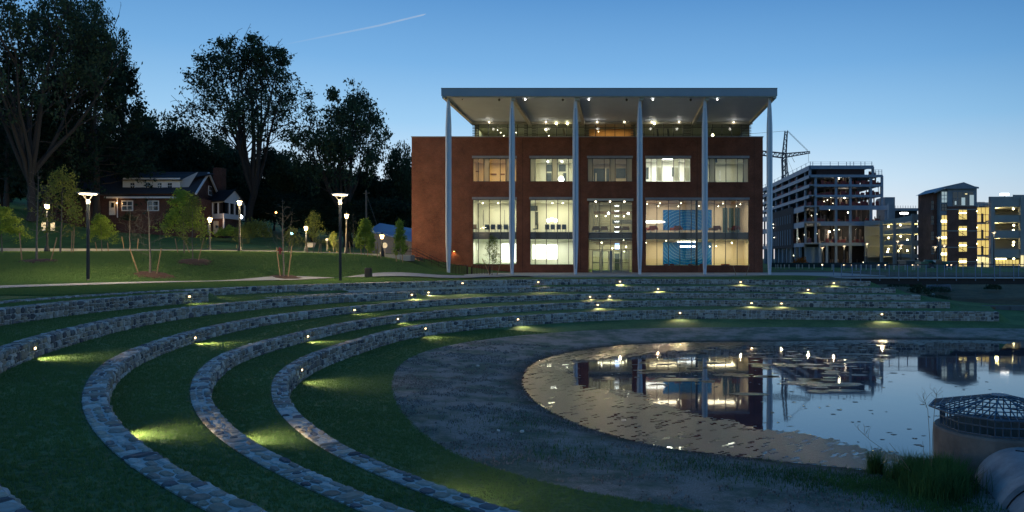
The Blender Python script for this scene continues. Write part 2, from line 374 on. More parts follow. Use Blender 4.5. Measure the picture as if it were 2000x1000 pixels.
def gravel_mat():
    m, t, b = node_mat('pond_gravel'); b.inputs['Roughness'].default_value = .95; b.inputs['Specular IOR Level'].default_value = .15
    co = t.nodes.new('ShaderNodeTexCoord')
    def noise(s, d, r=.7):
        n = t.nodes.new('ShaderNodeTexNoise'); n.inputs['Scale'].default_value = s; n.inputs['Detail'].default_value = d; n.inputs['Roughness'].default_value = r
        t.links.new(co.outputs['Object'], n.inputs['Vector']); return n
    def ramp(n, a, b_, ca, cb):
        r = t.nodes.new('ShaderNodeValToRGB'); r.color_ramp.elements[0].position = a; r.color_ramp.elements[1].position = b_
        r.color_ramp.elements[0].color = (*ca, 1); r.color_ramp.elements[1].color = (*cb, 1); t.links.new(n.outputs['Fac'], r.inputs[0]); return r
    stone = ramp(noise(26, 6, .8), .35, .68, (.22, .20, .18), (.58, .52, .46)); moss = ramp(noise(34, 5), .35, .7, (.09, .14, .10), (.22, .27, .20))
    mask = ramp(noise(.55, 9, .72), .44, .58, (0, 0, 0), (1, 1, 1))
    mx_ = t.nodes.new('ShaderNodeMix'); mx_.data_type = 'RGBA'; t.links.new(mask.outputs[0], mx_.inputs[0]); t.links.new(stone.outputs[0], mx_.inputs[6]); t.links.new(moss.outputs[0], mx_.inputs[7])
    # the rim of the pond is wet and dark: by height above the water
    sp = t.nodes.new('ShaderNodeSeparateXYZ'); t.links.new(co.outputs['Object'], sp.inputs[0]); wr = t.nodes.new('ShaderNodeMapRange'); wr.inputs[1].default_value = .01; wr.inputs[2].default_value = .13; wr.inputs[3].default_value = .3; wr.inputs[4].default_value = 1
    t.links.new(sp.outputs['Z'], wr.inputs[0]); hs = t.nodes.new('ShaderNodeHueSaturation'); t.links.new(wr.outputs[0], hs.inputs['Value']); t.links.new(mx_.outputs[2], hs.inputs['Color']); t.links.new(hs.outputs[0], b.inputs['Base Color'])
    n2 = noise(11, 10, .75); bp = t.nodes.new('ShaderNodeBump'); bp.inputs['Strength'].default_value = 1; bp.inputs['Distance'].default_value = .12; t.links.new(n2.outputs['Fac'], bp.inputs['Height']); t.links.new(bp.outputs[0], b.inputs['Normal'])
    return m
M['gravel'] = gravel_mat()
zone(0, nX, 'pond_bank', M['gravel'])
zone(nX, nA, 'terrace_lawn', M['grass'])
M['dry'] = grass_mat('dry_bank_grass', (.20, .17, .10), (.07, .075, .045))
zone(nA, len(RS)-1, 'hillside_lawn', [M['grass_hill'], M['dry']])

# ------------------------------------------------------------------ stone seat walls
M['mortar'] = mat('wall_mortar', (.62, .61, .58), .95, (.38, .37, .35), scale=5, detail=8, bump=.5, bscale=40)
def stone_mat(name, attr):
    m, t, b = node_mat(name); b.inputs['Roughness'].default_value = .85; b.inputs['Specular IOR Level'].default_value = .3
    if attr:
        s = t.nodes.new('ShaderNodeAttribute'); s.attribute_name = 'tone'; fac = s.outputs['Fac']
    else:
        s = t.nodes.new('ShaderNodeObjectInfo'); fac = s.outputs['Random']
    r = t.nodes.new('ShaderNodeValToRGB'); e = r.color_ramp.elements
    e[0].position = 0; e[0].color = (.075, .08, .09, 1); e[1].position = 1; e[1].color = (.55, .53, .48, 1)
    for p, c in ((.15, (.16, .16, .165)), (.3, (.29, .25, .19)), (.45, (.29, .285, .27)), (.6, (.43, .38, .30)), (.72, (.21, .17, .13)), (.82, (.45, .44, .41))):
        q = e.new(p); q.color = (*c, 1)
    t.links.new(fac, r.inputs[0])
    co = t.nodes.new('ShaderNodeTexCoord'); n = t.nodes.new('ShaderNodeTexNoise'); n.inputs['Scale'].default_value = 2.2 if not attr else 9; n.inputs['Detail'].default_value = 8
    t.links.new(co.outputs['Object'], n.inputs['Vector'])
    mp = t.nodes.new('ShaderNodeMapRange'); mp.inputs[3].default_value = .5; mp.inputs[4].default_value = 1.6; t.links.new(n.outputs['Fac'], mp.inputs[0])
    hs = t.nodes.new('ShaderNodeHueSaturation'); t.links.new(mp.outputs[0], hs.inputs['Value']); t.links.new(r.outputs[0], hs.inputs['Color'])
    t.links.new(hs.outputs[0], b.inputs['Base Color'])
    bp = t.nodes.new('ShaderNodeBump'); bp.inputs['Strength'].default_value = .6; bp.inputs['Distance'].default_value = .03
    t.links.new(n.outputs['Fac'], bp.inputs['Height']); t.links.new(bp.outputs[0], b.inputs['Normal'])
    return m
M['stone'] = stone_mat('field_stone', False); M['stone_a'] = stone_mat('field_stone_far', True)
# a stone: an uneven eight-sided block, unit size; local x along the wall, y up the face, z out of it
def stone_shape(seed):
    r = np.random.default_rng(seed); n = 8; v = []
    cor = [(-.5, -.18), (-.5, .2), (-.3, .5), (.1, .5), (.5, .28), (.5, -.22), (.25, -.5), (-.28, -.5)]
    cor = [(x+r.uniform(-.07, .07)*(abs(x) < .49), y+r.uniform(-.09, .09)*(abs(y) < .49)) for x, y in cor]
    cor = [(min(.5, max(-.5, x*(1+r.uniform(-.06, .02)))), min(.5, max(-.5, y*(1+r.uniform(-.06, .02))))) for x, y in cor]
    for x, y in cor: v.append((x, y, -1))
    for x, y in cor: v.append((x, y, .0+r.uniform(-.1, .1)))
    for x, y in cor: v.append((x*.8+r.uniform(-.03, .03), y*.76+r.uniform(-.03, .03), 1+r.uniform(-.35, .35)))
    v.append((r.uniform(-.12, .12), r.uniform(-.12, .12), 1.1+r.uniform(-.3, .5)))
    f = []
    for a in (0, 8):
        for k in range(n): k2 = (k+1) % n; f.append((a+k, a+k2, a+n+k2, a+n+k))
    tri = [(16+k, 16+(k+1) % n, 24) for k in range(n)]
    return np.array(v, float), [tuple(reversed(q)) for q in f], [tuple(reversed(q)) for q in tri]
SH = [stone_shape(i+10) for i in range(10)]
SM = []
for v, f4, f3 in SH:
    me = bpy.data.meshes.new('stone'); me.from_pydata([tuple(q) for q in v], [], f4+f3); me.materials.append(M['stone']); me.update(); SM.append(me)
def walk(ring, a, b, dr=0., step=.05):
    """points along a ring with arc length"""
    th = np.radians(np.linspace(a, b, int((b-a)*10)+2)); x, y = pos(ring, th, dr)
    s = np.concatenate([[0], np.cumsum(np.hypot(np.diff(x), np.diff(y)))]); return th, x, y, s
def px_of(x, y, z): return CPX+FPX*x/y, CPY-FPX*(z-CAMZ)/y
STEPWALL = {'F': 'lowest curved stone seat wall, nearest the pond', 'E': 'second stone seat wall up from the pond', 'D': 'third stone seat wall up from the pond, middle of the rising rows',
 'C': 'fourth stone seat wall from the pond at the left, running out before the building', 'G': 'fourth straight stone seat wall up from the pond in front of the building',
 'B': 'short high stone seat wall at the far left edge, second from the top', 'A': 'topmost long stone seat wall below the footpath'}
def build_wall(w):
    ring, a, b, fh = WALLS[w]
    th, x, y, s = walk(ring, a, b)
    Ltot = s[-1]; r_ = np.random.default_rng(ord(w))
    tx = np.gradient(x, s); ty = np.gradient(y, s); ln = np.hypot(tx, ty); tx /= ln; ty /= ln
    nx, ny = ty, -tx                                   # points towards the pond
    cxp, cyp = CX-x, CY-y
    sg = np.sign(nx*cxp+ny*cyp); nx *= sg; ny *= sg
    zt = ztop(w, x)
    mid = len(x)//2; root = thing('stone_seat_wall', (x[mid], y[mid], zt[mid]-fh), STEPWALL[w], 'stone wall', 'stone seat walls round the pond')
    og = np.array(ORG[root.name])
    # mortar core
    ks = np.arange(0, len(x), 3); ks = np.append(ks, len(x)-1)
    o = -.014; V = []
    for k in ks:
        gb = -.12
        V += [(x[k]+nx[k]*o, y[k]+ny[k]*o, zt[k]-fh+gb-.1), (x[k]+nx[k]*o, y[k]+ny[k]*o, zt[k]-.012),
              (x[k]-nx[k]*(THICK+o), y[k]-ny[k]*(THICK+o), zt[k]-.012), (x[k]-nx[k]*(THICK+o), y[k]-ny[k]*(THICK+o), zt[k]-fh+gb-.1)]
    mb = MB(); mb.v = V
    for i in range(len(ks)-1):
        for q in range(3):
            p = i*4+q; mb.f.append((p, p+1, p+5, p+4))
    mb.f += [(3, 2, 1, 0), tuple((len(ks)-1)*4+q for q in range(4))]
    mb.build('mortar_core', M['mortar'], root)
    pieces = []                                        # (matrix 3x3, origin)
    def at(q): return [np.interp(q, s, c) for c in (x, y, tx, ty, nx, ny, zt)]
    gap = .018
    # face: uneven courses that break every few stones
    q = 0.
    while q < Ltot-.1:
        run = min(r_.uniform(.5, 1.3), Ltot-q)
        if Ltot-q-run < .3: run = Ltot-q
        nc = 4 if fh > .5 else 3
        if r_.random() < .3: nc += 1
        if r_.random() < .2: nc -= 1
        hs = r_.uniform(.5, 1.5, nc); hs = hs/hs.sum()*(fh+.05); zc = 0
        for h in hs:
            p = q; end = q+run
            while p < end-.01:
                l = r_.uniform(.11, .42)
                if end-p-l < .14: l = end-p
                if l > .75: l = l/2
                X, Y, TX, TY, NX, NY, ZT = at(p+l/2)
                c = np.array([X-NX*.0, Y-NY*.0, ZT-fh-.05+zc+h/2-.004])
                dep = r_.uniform(.01, .045)
                Mx = np.array([[TX*(l-gap), 0, NX*dep], [TY*(l-gap), 0, NY*dep], [0, h-gap, 0]])
                pieces.append((Mx, c, l*h)); p += l
            zc += h
        q += run
    # cap: flat irregular slabs
    q = 0.
    while q < Ltot-.1:
        run = min(r_.uniform(.14, .46), Ltot-q)
        if Ltot-q-run < .2: run = Ltot-q
        cut = r_.random()
        parts = [(-.01, THICK+.01)] if cut < .12 else ([(-.01, r_.uniform(.14, .3))] if cut < .6 else [(-.01, .14), (.14, .3)])
        if cut >= .12: parts.append((parts[-1][1], THICK+.01))
        for u0, u1 in parts:
            X, Y, TX, TY, NX, NY, ZT = at(q+run/2); u = (u0+u1)/2
            sc = math.hypot(X-CX, Y-CY); c = np.array([X-NX*u, Y-NY*u, ZT-.008])
            dep = r_.uniform(.006, .026); ang = r_.uniform(-.16, .16); ca, sa = math.cos(ang), math.sin(ang)
            A = np.array([TX*ca+NX*sa, TY*ca+NY*sa]); B = np.array([-TX*sa+NX*ca, -TY*sa+NY*ca])
            Mx = np.array([[A[0]*(run-gap*1.6), B[0]*(u1-u0-gap*1.6), 0], [A[1]*(run-gap*1.6), B[1]*(u1-u0-gap*1.6), 0], [0, 0, dep]])
            pieces.append((Mx, c, run*(u1-u0)))
        q += run
    def vis(pc):
        c = pc[1]
        if c[1] < 1.5: return 0
        u, v = px_of(*c)
        return pc[2]/c[1]**2 if -60 < u < 2060 and v < 1060 else 0
    pieces.sort(key=vis, reverse=True)
    nb = 296
    for i, (Mx, c, _) in enumerate(pieces[:nb]):
        k = i % len(SM); ob = bpy.data.objects.new('stone', SM[k]); COL.objects.link(ob); ob.parent = root
        R = np.eye(4); R[:3, :3] = Mx; R[:3, 3] = c-og
        if r_.random() < .5: R[:3, 0] *= -1; R[:3, 1] *= -1
        ob.matrix_local = Matrix(R.tolist())
    V, F, tone, n0 = [], [], [], 0
    for i, (Mx, c, _) in enumerate(pieces[nb:]):
        v, f4, f3 = SH[i % len(SH)]
        V.append(v@Mx.T+(c-og)); F += [tuple(a+n0 for a in q) for q in f4+f3]; n0 += len(v); tone += [r_.random()]*(len(f4)+len(f3))
    me = bpy.data.meshes.new('stone_courses'); me.from_pydata(np.concatenate(V).tolist(), [], F); me.materials.append(M['stone_a'])
    at_ = me.attributes.new('tone', 'FLOAT', 'FACE'); at_.data.foreach_set('value', tone); me.update()
    link('stone_courses', me, root, kind='stuff')
    return root
for w in WALLS: build_wall(w)

# ------------------------------------------------------------------ recessed step lights in the walls
M['lens'] = emit('step_light_lens', (1, .68, .34), 7)
M['fixture'] = mat('step_light_metal', (.2, .19, .18), .4, metal=.8)
def face_at(w, px, hint):
    ring, a, b, fh = WALLS[w]; th, x, y, s = walk(ring, a, b)
    z = ztop(w, x)-.2; u = CPX+FPX*x/np.maximum(y, .5); v = CPY-FPX*(z-CAMZ)/np.maximum(y, .5)
    i = int(np.argmin(np.hypot(u-px, v-hint)+np.where(y < 1, 1e5, 0)))
    t = np.array([x[min(i+1, len(x)-1)]-x[max(i-1, 0)], y[min(i+1, len(x)-1)]-y[max(i-1, 0)]]); t /= np.linalg.norm(t)
    n = np.array([t[1], -t[0]]); n *= np.sign(n@np.array([CX-x[i], CY-y[i]]))
    return np.array([x[i], y[i], z[i]]), t, n
LTS = {'A': [(390,568),(902,554),(1051,551),(1210,549),(1446,550),(1628,552)], 'B': [(368,578)], 'C': [(64,686),(803,576)],
       'G': [(836,571),(1286,563),(1578,566)], 'D': [(377,659),(691,606),(1152,581),(1190,578),(250,815)], 'E': [(598,653),(776,625),(1167,599),(1468,594),(1527,594),(470,815)],
       'F': [(586,722),(830,645),(1010,624),(1328,611),(1722,613),(805,930)]}
ORDN = ['first', 'second', 'third', 'fourth', 'fifth', 'sixth', 'seventh']
WN = {'A': 'topmost seat wall', 'B': 'short far left seat wall', 'C': 'left half fourth seat wall', 'G': 'right half fourth seat wall', 'D': 'third wall from the pond', 'E': 'second wall from the pond', 'F': 'lowest seat wall beside the pond'}
proto = None
for w, ls in LTS.items():
    for i, (px, py) in enumerate(sorted(ls)):
        c, t, n = face_at(w, px, py); n3 = Vector((n[0], n[1], 0)); t3 = Vector((t[0], t[1], 0)); up = Vector((0, 0, 1)); c = Vector(c)
        lb = f'lit step light in the {WN[w]}, ' + ('the only one' if len(ls) == 1 else f'{ORDN[i]} from the left')
        th_ = thing('step_light', c, lb, 'step light', 'recessed lights in the stone seat walls')
        f = MB().obox(c+n3*.04, t3*.11, n3*.03, up*.05); f.obox(c+n3*.075+up*.045, t3*.11, n3*.03, up*.006); f.build('housing', M['fixture'], th_)
        MB().obox(c+n3*.075-up*.005, t3*.07, n3*.006, up*.032).build('lens', M['lens'], th_)
        near = c.y < 30
        lamp('SPOT', 'step_light_lamp', c+n3*.13, 170 if near else 150, WARM, .05, aim=n3*1.0-up*.62, parent=th_, spot=2.3, blend=1.0)
# ------------------------------------------------------------------ pond
def pond_mat():
    m, t, b = node_mat('pond_water'); b.inputs['Base Color'].default_value = (.010, .030, .055, 1); b.inputs['Roughness'].default_value = .035
    b.inputs['IOR'].default_value = 2.3
    co = t.nodes.new('ShaderNodeTexCoord'); mp = t.nodes.new('ShaderNodeMapping'); mp.inputs['Scale'].default_value = (1, .6, 1)
    t.links.new(co.outputs['Object'], mp.inputs[0])
    n = t.nodes.new('ShaderNodeTexNoise'); n.inputs['Scale'].default_value = 1.6; n.inputs['Detail'].default_value = 3
    t.links.new(mp.outputs[0], n.inputs['Vector'])
    bp = t.nodes.new('ShaderNodeBump'); bp.inputs['Strength'].default_value = .06; bp.inputs['Distance'].default_value = .02
    t.links.new(n.outputs['Fac'], bp.inputs['Height']); t.links.new(bp.outputs[0], b.inputs['Normal'])
    return m
def scum_mat():
    m, t, b = node_mat('algae_scum'); b.inputs['Roughness'].default_value = .3; b.inputs['IOR'].default_value = 1.33; b.inputs['Specular IOR Level'].default_value = .35
    co = t.nodes.new('ShaderNodeTexCoord')
    n = t.nodes.new('ShaderNodeTexNoise'); n.inputs['Scale'].default_value = 4; n.inputs['Detail'].default_value = 14; n.inputs['Roughness'].default_value = .9
    t.links.new(co.outputs['Object'], n.inputs['Vector'])
    r = t.nodes.new('ShaderNodeValToRGB'); r.color_ramp.elements[0].position = .35; r.color_ramp.elements[1].position = .65
    r.color_ramp.elements[0].color = (.035, .04, .03, 1); r.color_ramp.elements[1].color = (.095, .095, .065, 1)
    t.links.new(n.outputs['Fac'], r.inputs[0]); t.links.new(r.outputs[0], b.inputs['Base Color'])
    n2 = t.nodes.new('ShaderNodeTexNoise'); n2.inputs['Scale'].default_value = 9; n2.inputs['Detail'].default_value = 12; n2.inputs['Roughness'].default_value = .8
    t.links.new(co.outputs['Object'], n2.inputs['Vector'])
    bp = t.nodes.new('ShaderNodeBump'); bp.inputs['Strength'].default_value = .8; bp.inputs['Distance'].default_value = .02
    t.links.new(n2.outputs['Fac'], bp.inputs['Height']); t.links.new(bp.outputs[0], b.inputs['Normal'])
    return m
M['water'] = pond_mat(); M['scum'] = scum_mat()
th = np.radians(np.arange(-180, 180, 1.0)); rr = ringr('W', th)+1.2
mb = MB(); mb.v = [(CX-r*math.cos(t), CY+r*math.sin(t), 0) for r, t in zip(rr, th)]; mb.f = [tuple(range(len(th)))[::-1]]
mb.build('pond_water', M['water'], kind='structure')
# floating algae: everything between the shore and the open water
CLEAR = [(1120,704),(1180,700),(1245,697),(1262,690),(1330,684),(1410,679),(1500,675),(1600,672),(1800,671),(2000,671),(2300,671),(2300,960),(2000,935),(1830,897),(1720,880),(1640,862),(1560,846),(1500,834),(1440,824),(1400,818),(1350,806),(1310,793),(1275,780),(1258,770),(1245,764),(1190,760),(1125,752),(1112,730)]
cl = np.array([[W(a, b, FPX*CAMZ/(b-CPY)).x, FPX*CAMZ/(b-CPY)] for a, b in CLEAR])
def inside(poly, x, y):
    c = np.zeros(x.shape, bool); j = len(poly)-1
    for i in range(len(poly)):
        xi, yi = poly[i]; xj, yj = poly[j]
        c ^= ((yi > y) != (yj > y)) & (x < (xj-xi)*(y-yi)/(yj-yi+1e-12)+xi); j = i
    return c
def fbm(x, y, s, seed):
    r = np.random.default_rng(seed); v = np.zeros_like(x)
    for k in range(14):
        a = r.uniform(0, 2*math.pi); f = s*1.6**(k % 7)*r.uniform(.7, 1.3); v += np.sin((x*math.cos(a)+y*math.sin(a))*f+r.uniform(0, 7))/(1.35**(k % 7))
    return v/4
gx, gy = np.meshgrid(np.arange(-8, 34, .11), np.arange(12, 50, .11))
thg = np.arctan2(gy-CY, -(gx-CX)); rg = np.hypot(gx-CX, gy-CY)
inw = rg < ringr('W', thg)+.05
wx, wy = gx+fbm(gx, gy, 1.4, 3)*.45*(gy/30), gy+fbm(gx, gy, 1.4, 4)*.5*(gy/30)
jt = rng.normal(0, 1, (2,)+gx.shape)*.16*(gy/24)
clear = inside(cl, wx+jt[0], wy+jt[1])
near_edge = fbm(gx, gy*1.0, 2.2, 6) > .62
keep = inw & ~clear
# thinning towards the open water at the front right
fr = np.clip((gx-6)/10, 0, 1)*(gy < 27)
keep &= ~((fbm(gx, gy, 3.1, 9) < -.9+1.5*fr) & (fr > .0))
keep &= ~((fbm(gx, gy, 7.5, 31) > .95+.25*np.clip((10-gx)/14, 0, 1)) & (rng.random(gx.shape) < .8)); keep &= rng.random(gx.shape) > .05
cells = np.argwhere(keep[:-1, :-1] & keep[1:, 1:])
def cells_mesh(name, cells, m, z, kind='stuff', label=None, cat=None):
    idx = -np.ones(gx.shape, int); need = set()
    ii = np.concatenate([cells, cells+[0, 1], cells+[1, 1], cells+[1, 0]]); u = np.unique(ii, axis=0)
    idx[u[:, 0], u[:, 1]] = np.arange(len(u)); V = np.stack([gx[u[:, 0], u[:, 1]]+rng.uniform(-.03, .03, len(u)), gy[u[:, 0], u[:, 1]]+rng.uniform(-.03, .03, len(u)), z+0*u[:, 0]], 1)
    F = np.stack([idx[cells[:, 0], cells[:, 1]], idx[cells[:, 0], cells[:, 1]+1], idx[cells[:, 0]+1, cells[:, 1]+1], idx[cells[:, 0]+1, cells[:, 1]]], 1)
    return link(name, np_mesh(name, V, F, m), label=label, cat=cat, kind=kind)
cells_mesh('algae_mat', cells, M['scum'], .006, label='pale floating algae mat along the left and front shore of the pond', cat='algae')
# loose rafts of algae on the open water
mb = MB(); r_ = np.random.default_rng(5)
def raft(x, y, a, b):
    n = 9; base = len(mb.v)
    for k in range(n):
        t = 2*math.pi*k/n; q = r_.uniform(.55, 1.15); mb.v.append((x+a*q*math.cos(t), y+b*q*math.sin(t), .008))
    mb.f.append(tuple(base+k for k in range(n)))
for _ in range(420):
    px = r_.uniform(1180, 1745); py = 668+abs(r_.normal(0, 38))+2
    if py > 815: continue
    if py > 770 and px > 1560: continue
    Y = FPX*CAMZ/(py-CPY); x = (px-CPX)/FPX*Y; big = r_.random()**3
    raft(x, Y, .05+.55*big, .04+.42*big)
for _ in range(120):
    px = r_.uniform(1480, 2010); py = r_.uniform(672, 900); Y = FPX*CAMZ/(py-CPY); raft((px-CPX)/FPX*Y, Y, r_.uniform(.03, .13), r_.uniform(.03, .1))
for px, py, a, b in [(1665,692,1.3,.35),(1620,700,.9,.3),(1575,712,1.0,.4),(1660,707,1.1,.5),(1560,748,1.0,.5),(1590,742,1.2,.5),(1625,752,1.2,.45),(1650,750,.9,.35),(1600,757,.5,.25),(1640,763,.9,.35),(1540,700,.8,.3),(1530,712,.9,.25),(1580,675,.7,.3),(1275,724,.9,.4),(1325,742,1.3,.6),(1300,727,.9,.3),(1285,751,.5,.2),(1470,770,1,.35),(1400,700,.7,.25),(1360,690,.8,.3)]:
    Y = FPX*CAMZ/(py-CPY); raft((px-CPX)/FPX*Y, Y, a, b)
mb.build('algae_rafts', M['scum'], label='loose scattered algae rafts floating on the open pond water', cat='algae', kind='stuff')

# ------------------------------------------------------------------ paths, road, plaza
M['concrete'] = mat('pale_concrete', (.42, .41, .39), .85, (.34, .33, .31), scale=2, bump=.2, bscale=30)
M['asphalt'] = mat('asphalt', (.05, .05, .052), .9, scale=4, bump=.3, bscale=60)
def ribbon(name, pts, m, lift=.03, n=10, kind='structure', w=None):
    """pts: (x, y, width) centre line draped over the ground"""
    p = np.array(pts, float); t = np.linspace(0, len(p)-1, (len(p)-1)*n+1); i = np.arange(len(p))
    x, y, ww = (np.interp(t, i, p[:, k]) for k in range(3))
    k_ = np.ones(7)/7
    for a in (x, y): a[3:-3] = np.convolve(a, k_, 'valid')
    dx, dy = np.gradient(x), np.gradient(y); l = np.hypot(dx, dy); nx, ny = -dy/l, dx/l; V = []
    us = np.linspace(-.5, .5, 5)
    for j in range(len(x)):
        for u in us:
            X, Y = x[j]+nx[j]*ww[j]*u, y[j]+ny[j]*ww[j]*u; V.append((X, Y, ground_z(X, Y)+lift))
    mb = MB(); mb.v = V
    for j in range(len(x)-1):
        for u in range(4): a = j*5+u; mb.f.append((a, a+1, a+6, a+5))
    return mb.build(name, m, kind=kind, smooth=True)
PL = 3.72
path = [(W(px, py, Y).x, Y, w) for px, py, Y, w in ((-120,570,41,3.2),(0,563,44,2.6),(120,559,47.5,2.4),(240,555,51,2.2),(350,552,54,2.2),(460,549,57,2.2),(560,547,59.5,2.2),(660,545,61.5,2.2),(760,544,64,2.2),(860,543,66,2.4),(960,541,68.8,3),(1040,541,70.2,2.4))]
ribbon('footpath', path, M['concrete'], .10)
BX('plaza', M['concrete'], None, W(905, 0, 75).x, 24.5, 70.6, 87.3, PL-.6, PL, kind='structure')
road = [(x, y, 6.0) for x, y in ((-110, 84), (-75, 83), (-55, 83), (-40, 83.5), (-30, 84), (-22, 86))]
ribbon('road', road, M['asphalt'], .06, kind='structure')
mb = MB()                                                  # pale strip added along the road, standing in for a headlight trail
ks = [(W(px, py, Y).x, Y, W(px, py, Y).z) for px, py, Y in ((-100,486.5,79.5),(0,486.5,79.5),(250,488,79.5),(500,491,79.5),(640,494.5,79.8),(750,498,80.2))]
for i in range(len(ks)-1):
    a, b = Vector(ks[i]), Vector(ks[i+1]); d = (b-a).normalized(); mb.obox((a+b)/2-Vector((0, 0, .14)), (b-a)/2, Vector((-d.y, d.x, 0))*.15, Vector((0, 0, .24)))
mb.build('headlight_trail_strip', M['concrete'], kind='structure')
mb = MB(); a, b = Vector(ks[-1]), W(806, 500.5, 80.6); mb.obox((a+b)/2-Vector((0, 0, .2)), (b-a)/2, Vector((0, .8, 0)), Vector((0, 0, .3)))  # added slab, carries the headlight trail stand-in on to its right end
mb.build('headlight_trail_slab', M['concrete'], kind='structure')
# ------------------------------------------------------------------ the hall (main building)
YF = 86.8                                                # facade plane
def fx(px, Y=YF): return (px-CPX)/FPX*Y
def fz(py, Y=YF): return CAMZ-(py-CPY)/FPX*Y
def brick_mat(name, c1, c2, mortar, scale=1.0, coord='Object'):
    m, t, b = node_mat(name); b.inputs['Roughness'].default_value = .9; b.inputs['Specular IOR Level'].default_value = .2
    co = t.nodes.new('ShaderNodeTexCoord'); mp = t.nodes.new('ShaderNodeMapping'); mp.inputs['Rotation'].default_value = (math.radians(90), 0, 0)
    sp = t.nodes.new('ShaderNodeSeparateXYZ'); cb = t.nodes.new('ShaderNodeCombineXYZ'); ad = t.nodes.new('ShaderNodeMath')
    t.links.new(co.outputs[coord], sp.inputs[0]); t.links.new(sp.outputs['X'], ad.inputs[0]); t.links.new(sp.outputs['Y'], ad.inputs[1])
    t.links.new(ad.outputs[0], cb.inputs['X']); t.links.new(sp.outputs['Z'], cb.inputs['Y'])
    br = t.nodes.new('ShaderNodeTexBrick'); t.links.new(cb.outputs[0], br.inputs['Vector'])
    br.inputs['Scale'].default_value = scale; br.inputs['Brick Width'].default_value = .215; br.inputs['Row Height'].default_value = .075; br.inputs['Mortar Size'].default_value = .007
    br.inputs['Color1'].default_value = (*c1, 1); br.inputs['Color2'].default_value = (*c2, 1); br.inputs['Mortar'].default_value = (*mortar, 1); br.inputs['Bias'].default_value = -.1
    n = t.nodes.new('ShaderNodeTexNoise'); n.inputs['Scale'].default_value = .45; n.inputs['Detail'].default_value = 14; n.inputs['Roughness'].default_value = .75; t.links.new(co.outputs[coord], n.inputs['Vector'])
    mpr = t.nodes.new('ShaderNodeMapRange'); mpr.inputs[1].default_value = .25; mpr.inputs[2].default_value = .75; mpr.inputs[3].default_value = .45; mpr.inputs[4].default_value = 1.5; t.links.new(n.outputs['Fac'], mpr.inputs[0])
    hs = t.nodes.new('ShaderNodeHueSaturation'); t.links.new(mpr.outputs[0], hs.inputs['Value']); t.links.new(br.outputs['Color'], hs.inputs['Color'])
    t.links.new(hs.outputs[0], b.inputs['Base Color'])
    bp = t.nodes.new('ShaderNodeBump'); bp.inputs['Strength'].default_value = .5; bp.inputs['Distance'].default_value = .01; bp.invert = True
    t.links.new(br.outputs['Fac'], bp.inputs['Height']); t.links.new(bp.outputs[0], b.inputs['Normal'])
    return m
M['brick'] = brick_mat('red_brick', (.20, .048, .021), (.14, .034, .017), (.30, .20, .15))
M['metal_grey'] = mat('grey_metal', (.36, .39, .41), .5, (.31, .34, .37), scale=.4)
M['soffit'] = mat('soffit_panel', (.60, .66, .74), .6, (.54, .60, .68), scale=.7)
M['beam'] = mat('beam_paint', (.62, .58, .48), .6, scale=1)
M['column'] = mat('column_paint', (.74, .77, .80), .5, (.68, .71, .75), scale=.6)
M['lintel'] = mat('lintel_metal', (.35, .33, .32), .5, scale=1, metal=.2)
M['frame'] = mat('window_frame', (.10, .10, .095), .5, scale=2)
M['pane'] = glassm('window_glass', refl=.04)
M['spandrel'] = mat('spandrel_glass', (.05, .055, .05), .12, scale=1, spec=.8)
def shade_mat():
    m, t, b = node_mat('cream_blind'); t.nodes.remove(b); o = t.nodes['Material Output']; d = t.nodes.new('ShaderNodeBsdfDiffuse'); tr = t.nodes.new('ShaderNodeBsdfTranslucent'); mi = t.nodes.new('ShaderNodeMixShader')
    for q in (d, tr): q.inputs[0].default_value = (.8, .78, .66, 1)
    mi.inputs[0].default_value = .6; t.links.new(d.outputs[0], mi.inputs[1]); t.links.new(tr.outputs[0], mi.inputs[2]); t.links.new(mi.outputs[0], o.inputs[0]); return m
M['shade'] = shade_mat()
M['slab'] = mat('interior_concrete', (.4, .39, .37), .8)
M['wood'] = mat('pale_wood', (.45, .28, .14), .5, (.36, .21, .1), scale=4)
def wallm(c): return mat('interior_wall', c, .85, tuple(x*.96 for x in c), scale=.3)
BCX = fx(1147); hall = thing('university_hall', (BCX, YF, PL), 'large red brick hall with lit windows under a broad flat canopy on slender columns', 'building')
zg = PL
# openings: (x0, x1, y top, y bottom) in photo pixels at the facade
OPEN = [(923,1008.5,309,354.5),(1035,1119,309,354.5),(1147.5,1235,309,354.5),(1261,1349,309,355),(1376,1462.5,309,356),
        (923,1008.5,389.5,516.5),(1035,1120,389.5,517),(1149.5,1235,392.5,532.5),(1261,1463,390.5,519)]
xs = sorted({804, 1490} | {o[0] for o in OPEN} | {o[1] for o in OPEN}); ys = sorted({268, 536} | {o[2] for o in OPEN} | {o[3] for o in OPEN})
mb = MB(); D0 = .32
for i in range(len(xs)-1):
    for j in range(len(ys)-1):
        mx_, my_ = (xs[i]+xs[i+1])/2, (ys[j]+ys[j+1])/2
        if any(o[0] < mx_ < o[1] and o[2] < my_ < o[3] for o in OPEN): continue
        a, b, c, d = fx(xs[i]), fx(xs[i+1]), fz(ys[j+1]), fz(ys[j])
        mb.quad((a, YF, c), (b, YF, c), (b, YF, d), (a, YF, d))
for x0, x1, y0, y1 in OPEN:
    a, b, c, d = fx(x0), fx(x1), fz(y1), fz(y0)
    mb.quad((a, YF, c), (a, YF+D0, c), (a, YF+D0, d), (a, YF, d)); mb.quad((b, YF, d), (b, YF+D0, d), (b, YF+D0, c), (b, YF, c))
    mb.quad((a, YF, d), (a, YF+D0, d), (b, YF+D0, d), (b, YF, d)); mb.quad((a, YF, c), (b, YF, c), (b, YF+D0, c), (a, YF+D0, c))
a, b, c, d = fx(804), fx(1490), fz(536), fz(268); YB = YF+34
